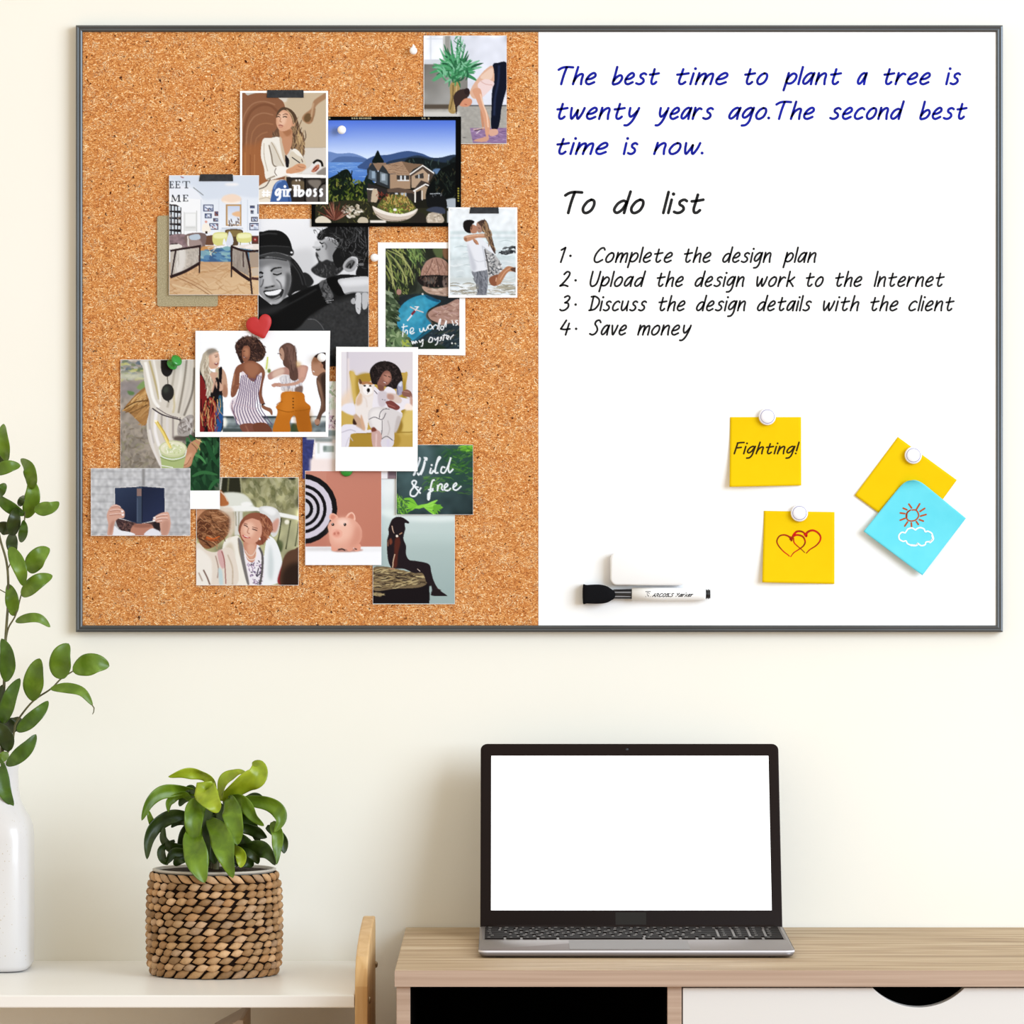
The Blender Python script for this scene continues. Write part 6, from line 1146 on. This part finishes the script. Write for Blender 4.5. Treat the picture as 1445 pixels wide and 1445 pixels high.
LV = [  # base, tip (photograph pixels), width px, bend px (sideways), tone, twist
 ((9, 651), (5, 598), 19, -3, 'A', 10), ((1, 657), (-6, 622), 13, 2, 'C', 0), ((-10, 668), (29, 657), 19, -3, 'A', 15), ((44, 690), (29, 648), 20, 7, 'A', 20), ((37, 731), (43, 674), 23, 5, 'A', -10), ((48, 718), (83, 708), 20, 5, 'A', 15),
 ((35, 727), (-9, 695), 17, -3, 'B', 20), ((-4, 700), (7, 682), 15, 0, 'B', 0), ((27, 714), (33, 699), 10, 0, 'C', 0), ((18, 756), (25, 716), 19, -2, 'C', -15), ((18, 750), (-6, 746), 20, 3, 'C', 10), ((29, 765), (33, 734), 13, 2, 'B', 0),
 ((17, 752), (21, 785), 17, 2, 'C', 0), ((14, 772), (33, 827), 21, -3, 'A', 10), ((42, 808), (70, 774), 27, -5, 'A', 5), ((31, 841), (74, 812), 23, -4, 'A', 10), ((19, 869), (11, 824), 20, 2, 'A', 0), ((22, 877), (71, 885), 14, -9, 'A', 25),
 ((8, 962), (2, 901), 24, 6, 'B', 15), ((4, 1021), (28, 957), 22, -3, 'B', 10), ((-2, 1024), (4, 966), 18, -4, 'C', 0), ((6, 1028), (28, 1012), 22, 3, 'C', 0), ((24, 1032), (68, 989), 21, 3, 'B', 10), ((46, 989), (56, 929), 29, -3, 'A', 5), ((86, 958), (97, 908), 32, -6, 'A', 5),
 ((103, 947), (154.5, 940), 31, -6, 'A', 10), ((71, 972), (131, 996), 15, -12, 'A', 20), ((12, 1060), (-6, 1020), 24, 4, 'C', 0), ((9, 1080), (51, 1036), 21, 4, 'B', 0), ((12, 1064), (-8, 1074), 14, 0, 'A', 10), ((0, 1072), (19, 1138), 22, 6, 'B', 10),
]
mats = {'A': M['leafA'], 'B': M['leafB'], 'C': M['leafC']}
for i, (b_, t_, w, bend, tone, tw) in enumerate(LV):
    d = .100+rs.uniform(-.018, .022)+(.014 if tone != 'C' else -.012)
    (bx, by), (tx, ty) = b_, t_; dx, dy = tx-bx, ty-by; Ln = math.hypot(dx, dy); nx, ny = -dy/Ln, dx/Ln
    sag = rs.uniform(-.004, .006)
    path = [P(bx, by, d), P(bx+dx*.33+nx*bend*.8, by+dy*.33+ny*bend*.8, d+.006+sag), P(bx+dx*.68+nx*bend, by+dy*.68+ny*bend, d+.008+sag), P(tx, ty, d+rs.uniform(-.004, .008))]
    if b_ == (71, 972):
        e = path[-1]; MB().tube([path[-1]+Vector((-.0012, 0, .0014)), e+Vector((.0012, 0, -.002)), e+Vector((.0008, 0, -.006)), e+Vector((-.0004, 0, -.0082))], [.0006, .0006, .0005, .0003], 8).build('stem', M['stem'], BR)
    leafobj(blade(path, w*S*.97/max(.5, math.cos(math.radians(tw))), tw, .2, 4, .85, .1, .42, .35, rs.uniform(0, 6)), mats[tone], BR)
def stem(Q, r0, r1, d=.1):
    pp = crom([tuple(P(x, y, dd if dd else d)) for x, y, dd in [(q+(0,))[:3] for q in Q]], False, 6); n = len(pp)
    MB().tube(pp, [r0+(r1-r0)*i/(n-1) for i in range(n)], 8).build('stem', M['stem'], BR)
stem([(-6, 1150), (2, 1060), (6, 960), (8, 900), (11.5, 846), (10, 798), (0, 760), (-6, 730)], .0016, .0010)
stem([(8, 905), (12, 886), (22, 868), (29, 843), (34, 826)], .0009, .0006); stem([(11, 803), (17, 790), (20, 780)], .0006, .0005); stem([(-8, 668), (2, 660), (9, 651)], .0008, .0006); stem([(17, 755), (33, 738), (35, 722), (36, 700)], .0008, .0006); stem([(-8, 828), (10, 838), (15, 845)], .0005, .0005)
stem([(2, 1075), (16, 1052), (20, 1032), (24, 1018), (46, 990), (72, 972), (86, 958), (103, 947)], .0012, .0007); stem([(4, 1062), (10, 1040), (6, 1026)], .0008, .0006); stem([(-2, 1090), (0, 1078), (4, 1070)], .001, .0008)

# ================================================================ dracaena in a woven basket
PX, PY = P(302.5, 1300, .148).x, -.148
pot = thing('potted_plant', (PX, PY, SH), 'bushy green potted plant in a brown woven basket on the white shelf', 'potted plant')
BH = .0985
def brad(z):
    t = z/BH
    return .0612+.0022*max(0, math.sin(math.pi*min(1, t*1.02)))**.7-(.0016 if t < .06 else 0)-.0012*max(0, t-.8)/.2
core = [(.0540, .0005)]+[(brad(z)-.0016, z) for z in np.linspace(.002, BH, 16)]+[(.0575, BH), (.0570, .02), (.0540, .02)]
bas = sub(MB().lathe([(r, h) for r, h in core], (PX, PY, SH), 'z', 64).build('basket', M['core'], pot), pot)
tones, mb = [], MB()
pal = [lin(c) for c in ('#bd966c', '#ae885e', '#b68f66', '#a07a52', '#c6a078', '#aa8056', '#b59372', '#98744e')]
rw = random.Random(5)
def strand(theta, z, length, height, tilt, bulge, rad=None):
    """one plaited strand: a plump lens lying on the basket wall"""
    nl, nc = 9, 8; rings = []
    r0 = (rad or brad(min(max(z, 0), BH)))-.0004
    for i in range(nl+1):
        t = i/nl; s_ = (t-.5)*length; prof = max(.03, math.sin(math.pi*t)**1.05)
        ring = []
        for k in range(nc):
            a = 2*math.pi*k/nc; h = math.cos(a)*height/2*prof; o_ = math.sin(a)*bulge*prof
            ss = s_*math.cos(tilt)-h*math.sin(tilt); zz_ = z+s_*math.sin(tilt)+h*math.cos(tilt); th = theta+ss/r0; rr = r0+o_
            ring.append(Vector((PX+rr*math.sin(th), PY-rr*math.cos(th), SH+max(.0008, zz_))))
        rings.append(ring)
    mb.loft(rings); c = pal[rw.randrange(len(pal))]*rw.uniform(.7, 1.12); tones.extend([c]*((nl+1)*nc))
rows = 12; z0, z1 = .0110, BH-.0115
for j in range(rows):
    z = z0+(z1-z0)*j/(rows-1); n = 31+rw.randrange(-2, 3); ph = rw.random()
    for i in range(n):
        strand((i+ph+rw.uniform(-.1, .1))*2*math.pi/n, z+rw.uniform(-.0006, .0006), 2*math.pi*.0625/n*1.14*rw.uniform(.93, 1.08), .0076*rw.uniform(.9, 1.08), .24, .0034)
for i in range(26): strand(i*2*math.pi/26, .0046, .0200, .0078, .42, .0030)
for i in range(30): strand(i*2*math.pi/30, BH-.0040, .0185, .0072, -.42, .0024)
wk = mb.build('weave', M['wicker'], bas)
at = wk.data.attributes.new('tone', 'FLOAT_COLOR', 'POINT'); at.data.foreach_set('color', np.concatenate([np.array(tones), np.ones((len(tones), 1))], 1).astype(np.float32).ravel())
MB().lathe([(.0560, BH-.004), (.0568, BH+.0005), (.0590, BH+.0012), (.0592, BH+.0028), (.0570, BH+.0034), (.0555, BH+.0026), (.0545, BH-.02), (.0545, .03)], (PX, PY, SH), 'z', 64).build('pot_liner', M['liner'], pot)
MB().lathe([(.0556, BH+.0006), (.0500, BH+.0012), (.03, BH+.002), (0, BH+.003)], (PX, PY, SH), 'z', 40).build('soil', M['soil'], pot)
def zpt(x, y, f): return P(180+x/6.02, 1060+y/6.02, .148+f)
for x0, x1, f, r in ((735, 700, 0, .0032), (760, 770, .008, .0028), (700, 640, -.01, .0026)):
    MB().tube(crom([tuple(zpt((x0+735)/2, 1080, f)), tuple(zpt(x0, 900, f)), tuple(zpt((x0+x1)/2, 640, f)), tuple(zpt(x1, 430, f))], False, 5), r, 10).build('stem', M['stem'], pot)
DR = [  # path (x y forward mm), width zoom px, tone, twist, peak
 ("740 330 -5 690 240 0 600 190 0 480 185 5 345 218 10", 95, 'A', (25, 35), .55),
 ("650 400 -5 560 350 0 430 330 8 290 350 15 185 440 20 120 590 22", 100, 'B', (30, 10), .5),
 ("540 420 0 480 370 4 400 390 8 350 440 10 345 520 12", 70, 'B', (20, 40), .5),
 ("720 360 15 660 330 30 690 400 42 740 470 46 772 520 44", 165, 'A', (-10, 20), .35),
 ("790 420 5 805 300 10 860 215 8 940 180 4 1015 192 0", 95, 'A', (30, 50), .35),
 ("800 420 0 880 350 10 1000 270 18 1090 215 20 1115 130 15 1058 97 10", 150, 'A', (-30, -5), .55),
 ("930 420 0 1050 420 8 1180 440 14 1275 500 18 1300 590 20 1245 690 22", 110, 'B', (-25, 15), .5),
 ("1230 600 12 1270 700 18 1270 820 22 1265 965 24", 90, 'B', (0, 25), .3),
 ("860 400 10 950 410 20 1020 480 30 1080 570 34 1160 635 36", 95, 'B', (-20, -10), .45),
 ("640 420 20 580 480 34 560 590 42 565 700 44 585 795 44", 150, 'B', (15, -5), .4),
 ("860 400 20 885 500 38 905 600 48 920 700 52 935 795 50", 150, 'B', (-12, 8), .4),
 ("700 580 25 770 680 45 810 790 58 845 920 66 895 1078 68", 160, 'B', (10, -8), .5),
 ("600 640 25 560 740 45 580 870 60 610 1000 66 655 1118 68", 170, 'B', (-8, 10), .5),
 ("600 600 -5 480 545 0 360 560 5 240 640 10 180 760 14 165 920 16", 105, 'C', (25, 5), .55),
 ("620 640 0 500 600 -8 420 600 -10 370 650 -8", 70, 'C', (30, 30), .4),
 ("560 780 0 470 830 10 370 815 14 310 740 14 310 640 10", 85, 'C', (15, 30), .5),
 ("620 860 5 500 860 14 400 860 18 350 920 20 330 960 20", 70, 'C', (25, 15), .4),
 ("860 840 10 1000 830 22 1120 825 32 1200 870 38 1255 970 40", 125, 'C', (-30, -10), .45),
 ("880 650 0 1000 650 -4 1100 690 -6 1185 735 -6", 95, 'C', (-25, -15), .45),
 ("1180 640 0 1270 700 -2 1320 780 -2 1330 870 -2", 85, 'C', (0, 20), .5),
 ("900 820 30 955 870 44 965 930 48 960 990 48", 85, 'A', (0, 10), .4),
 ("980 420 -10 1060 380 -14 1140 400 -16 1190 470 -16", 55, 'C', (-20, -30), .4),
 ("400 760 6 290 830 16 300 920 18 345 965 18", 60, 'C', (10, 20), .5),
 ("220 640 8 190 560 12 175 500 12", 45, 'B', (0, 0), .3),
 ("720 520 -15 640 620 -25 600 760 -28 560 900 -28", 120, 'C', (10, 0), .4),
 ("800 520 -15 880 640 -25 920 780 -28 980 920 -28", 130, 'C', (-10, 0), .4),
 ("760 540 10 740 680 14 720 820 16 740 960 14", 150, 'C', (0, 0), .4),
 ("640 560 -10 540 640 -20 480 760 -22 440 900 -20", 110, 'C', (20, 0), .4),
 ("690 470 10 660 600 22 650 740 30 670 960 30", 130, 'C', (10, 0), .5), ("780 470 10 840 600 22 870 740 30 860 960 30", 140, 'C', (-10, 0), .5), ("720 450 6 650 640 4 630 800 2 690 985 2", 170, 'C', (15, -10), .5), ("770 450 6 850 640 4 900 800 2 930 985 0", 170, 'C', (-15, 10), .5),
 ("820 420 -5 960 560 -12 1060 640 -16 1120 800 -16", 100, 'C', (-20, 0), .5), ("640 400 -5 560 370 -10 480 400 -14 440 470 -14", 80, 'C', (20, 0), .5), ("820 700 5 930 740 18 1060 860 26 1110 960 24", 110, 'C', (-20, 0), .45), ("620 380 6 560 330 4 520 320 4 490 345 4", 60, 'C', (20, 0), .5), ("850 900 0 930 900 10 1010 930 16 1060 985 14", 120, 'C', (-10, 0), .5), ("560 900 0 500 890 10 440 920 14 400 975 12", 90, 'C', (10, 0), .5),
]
dm_ = {'A': M['dracA'], 'B': M['dracB'], 'C': M['dracC']}
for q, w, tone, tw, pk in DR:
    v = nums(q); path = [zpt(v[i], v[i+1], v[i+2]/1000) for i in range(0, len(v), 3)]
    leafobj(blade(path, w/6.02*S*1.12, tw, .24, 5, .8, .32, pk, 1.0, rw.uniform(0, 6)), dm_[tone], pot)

# ================================================================ desk
desk = thing('desk', (.32, -.235, 0), 'light oak laminate desk with open black compartment and white drawer', 'desk')
DX0, DX1, DZ, DD = -.1050, .90, .75, .470
MB().box((DX0, -.002, DZ-.0148), (DX1, -DD, DZ)).build('desk_top', M['oak'], desk, bevel=.0012)
MB().box((DX0, -DD, DZ-.0148), (DX1, -DD-.0009, DZ-.0003)).build('edge_band', M['oakedge'], desk)
def vpanel(x0, x1, name='side_panel', zb=0, y0=-.004, y1=-.465): return MB().box((x0, y0, zb), (x1, y1, DZ-.0149)).build(name, M['oakedge'], desk, bevel=.0006)
vpanel(-.1035, -.0912); vpanel(.1392, .1520, 'divider', .55); vpanel(.885, .898)
MB().box((-.0911, -.004, .55), (.8849, -.465, .562)).build('bottom_panel', M['oakedge'], desk, bevel=.0006)
mb = MB(); a0, a1, b0, b1 = -.0908, .1388, .5625, DZ-.0152
mb.box((a0, -.010, b0), (a1, -.0105, b1)); mb.box((a0, -.010, b0), (a0+.0006, -.458, b1)); mb.box((a1-.0006, -.010, b0), (a1, -.458, b1)); mb.box((a0, -.010, b1-.0006), (a1, -.458, b1)); mb.box((a0, -.010, b0), (a1, -.458, b0+.0006))
tag(mb.build('compartment_lining', M['blacklam'], desk), 'black compartment lining')
yf = -.464; k = S*(D-.464)/D
def wx(px): return (px-C0)*k
def wz(py): return CZ-(py-C0)*k
zt = wz(1394.2); zbot = .566; xl, xr = wx(963.4), .882
arc = []
xa_, xb_ = 1231.5, 1361; dep_ = 27.5; half = (xb_-xa_)/2; Rr = (half*half+dep_*dep_)/(2*dep_); cxm = (xa_+xb_)/2
a_ = math.asin(half/Rr)
for i in range(25):
    a = -a_+2*a_*i/24; arc.append((cxm+Rr*math.sin(a), 1394.2+dep_-Rr+Rr*math.cos(a)))
out = [(xl, zbot), (xr, zbot), (xr, zt)]+[(wx(x), wz(y)) for x, y in arc[::-1]]+[(xl, zt)]
tagd = MB().prism([Vector((x, yf+.016, z)) for x, z in out], [Vector((x, yf, z)) for x, z in out]).build('drawer', M['drawerw'], desk, bevel=.0007, angle=60)
sub(tagd, desk)
mb = MB(); mb.box((xl+.006, yf+.0165, zbot+.004), (xr-.006, -.03, zbot+.008)); mb.box((xl+.006, yf+.0165, zbot+.004), (xl+.014, -.03, zt-.02)); mb.box((xr-.014, yf+.0165, zbot+.004), (xr-.006, -.03, zt-.02)); mb.box((xl+.006, -.026, zbot+.004), (xr-.006, -.03, zt-.001)); mb.box((xl+.002, yf+.05, zbot+.004), (xr-.006, yf+.054, zt-.0008))
mb.box((xl+.001, yf+.0162, DZ-.0156), (xr-.001, -.03, DZ-.0150))
mb.build('drawer_box', M['blacklam'], tagd)

# ================================================================ laptop
lap = thing('laptop', (.1147, -.245, DZ), 'open grey laptop with blank white screen on the oak desk', 'laptop')
LX0, LX1 = -.0306, .2599; yb, yfr = -.139, -.349
zb_, zf_ = .7616, .7574                                          # deck height, back and front
def deck(y): return zb_+(zf_-zb_)*(y-yb)/(yfr-yb)
def rr_xy(x0, x1, y0, y1, r, ins=0, n=6, rb=None):
    """outline seen from above, front corners rounded (y1 = front)"""
    out = []; rb = r if rb is None else rb
    for cx, cy, a, rad in ((x1-r, y1+r, -90, r), (x1-rb, y0-rb, 0, rb), (x0+rb, y0-rb, 90, rb), (x0+r, y1+r, 180, r)):
        for i in range(n+1):
            t = math.radians(a+90*i/n); out.append((cx+(rad-ins)*math.cos(t), cy+(rad-ins)*math.sin(t)))
    return out
def ringz(ins, f): return [Vector((x, y, f(y))) for x, y in rr_xy(LX0, LX1, yb+.004, yfr, .008, ins, 6, .004)]
MB().loft([ringz(.0035, lambda y: DZ+.0012), ringz(.0012, lambda y: DZ+.0022), ringz(.0, lambda y: deck(y)-.0026)]).build('base', M['alu'], lap)
MB().loft([ringz(.0, lambda y: deck(y)-.0026), ringz(-.0001, lambda y: deck(y)-.0008), ringz(.0008, lambda y: deck(y))]).build('deck', M['alu'], lap)
def band(ins0, h0, ins1, h1):
    A, B = ringz(ins0, lambda y: deck(y)+h0), ringz(ins1, lambda y: deck(y)+h1)
    return MB().loft([A, B], cap=False)
band(-.0003, -.0022, -.0003, -.0004).build('polished_edge_highlight', M['aluhighlight'], lap)  # edge strip in the painted highlight colour
for x in (LX0+.02, LX1-.02):
    for y in (yb-.015, yfr+.018): MB().lathe([(.005, 0), (.005, .0015), (0, .0016)], (x, y, DZ), 'z', 12).build('foot', M['blackpl'], lap)
KX0, KX1, ky0, ky1 = -.0268, .2560, -.1475, -.2560
MB().add([Vector((KX0-.0008, ky0+.0008, deck(ky0)+.0002)), Vector((KX1+.0008, ky0+.0008, deck(ky0)+.0002)), Vector((KX1+.0008, ky1-.0008, deck(ky1)+.0002)), Vector((KX0-.0008, ky1-.0008, deck(ky1)+.0002))], [(0, 1, 2, 3)], False).build('keyboard_well', M['pad'], lap)
mb, ml = MB(), MB(); rk = random.Random(2)
rows_ = 6; dy = (ky1-ky0)/rows_
lay = [[1]*18, [1]*13+[1.9]+[1]*3+[1.1], [1.4]+[1]*12+[1.5]+[1]*3+[1.1], [1.7]+[1]*11+[2.2]+[1]*3+[1.1], [2.2]+[1]*10+[1.7]+[1.0]+[1]*3+[1.1], [1.3, 1, 1, 1.2, 5.2, 1.2, 1, 1, 1, 1, 1, 1, 1.3]]
for r, L in enumerate(lay):
    tot = sum(L); x = KX0; ya, yb2 = ky0+dy*r, ky0+dy*(r+1)
    for w in L:
        ww = w/tot*(KX1-KX0); g = .0011; x0, x1, y0, y1 = x+g, x+ww-g, ya-g, yb2+g
        A = [Vector((p, q, deck(q)+.0002)) for p, q in ((x0, y1), (x1, y1), (x1, y0), (x0, y0))]
        i_ = .0007; B = [Vector((p, q, deck(q)+.0014)) for p, q in ((x0+i_, y1+i_), (x1-i_, y1+i_), (x1-i_, y0-i_), (x0+i_, y0-i_))]
        mb.prism(A, B)
        if w < 3:
            lw, lh = min(.0030, ww*.28)*rk.uniform(.6, 1.1), .0026; lx = (x0+x1)/2-(.002 if w == 1 else ww*.25); ly = (y0+y1)/2
            ml.add([Vector((p, q, deck(q)+.00146)) for p, q in ((lx-lw/2, ly-lh/2), (lx+lw/2, ly-lh/2), (lx+lw/2, ly+lh/2), (lx-lw/2, ly+lh/2))], [(0, 1, 2, 3)], False)
        x += ww
kb = sub(mb.build('keyboard', M['key'], lap), lap); ml.build('key_legends', M['legend'], kb)
tx0, tx1, ty0, ty1 = .0530, .1640, -.2640, -.3420
MB().prism([Vector((x, y, deck(y)-.0003)) for x, y in rr_xy(tx0, tx1, ty0, ty1, .002)], [Vector((x, y, deck(y)+.00025)) for x, y in rr_xy(tx0, tx1, ty0, ty1, .002)]).build('trackpad', M['pad'], lap)
# lid, leaning back
O0 = Vector((0, -.1360, .7604)); up = Vector((0, .0750, .1735)); LL = up.length; up.normalize(); nf = Vector((0, -up.z, up.y))      # nf faces the camera
def lid(x, v, o=0.): return Vector((x, 0, 0))+O0+up*v+nf*o
def lid_outline(ins, r):
    out = []
    x0, x1, v0, v1 = LX0+ins, LX1-ins, ins, LL-ins
    for cx, cv, a, rad in ((x1-r, v1-r, 0, r), (x0+r, v1-r, 90, r), (x0+.001, v0+.001, 180, .001), (x1-.001, v0+.001, 270, .001)):
        for i in range(6): t = math.radians(a+18*i); out.append((cx+rad*math.cos(t), cv+rad*math.sin(t)))
    return out
MB().loft([[lid(x, v, o) for x, v in lid_outline(i, .0065)] for i, o in ((.0014, -.0056), (.0004, -.0048), (0, -.0030), (0, -.0004))]).build('lid', M['alu'], lap)
MB().loft([[lid(x, v, o) for x, v in lid_outline(i, .0058)] for i, o in ((.0003, -.0004), (.0004, .0003), (.0008, .0006))]).build('bezel', M['bezel'], lap)
sx0, sx1, v0, v1 = LX0+.0104, LX1-.0100, LL*.093, LL*.932
def lquad(x0, x1, a, b, o0, o1): return MB().prism([lid(x, v, o0) for x, v in ((x0, a), (x1, a), (x1, b), (x0, b))], [lid(x, v, o1) for x, v in ((x0, a), (x1, a), (x1, b), (x0, b))])
lquad(sx0, sx1, v0, v1, .0003, .00068).build('screen', M['screen'], lap)
lquad(.0995, .1290, LL*.016, LL*.082, .0003, .00066).build('badge', M['badge'], lap)
c = lid(.1122, LL*.966, .0006)
MB().lathe([(.0014, 0), (.0014, .0002), (.0008, .00025), (0, .00025)], c, 'y', 16).build('webcam', M['lens'], lap)
MB().tube([Vector((LX0+.008, -.1385, .7606)), Vector((LX0+.018, -.1385, .7606)), Vector((LX1-.018, -.1385, .7606)), Vector((LX1-.008, -.1385, .7606))], .0030, 14).build('hinge', M['bezel'], lap)

for o in bpy.data.objects:
    if '_w' in o: del o['_w']
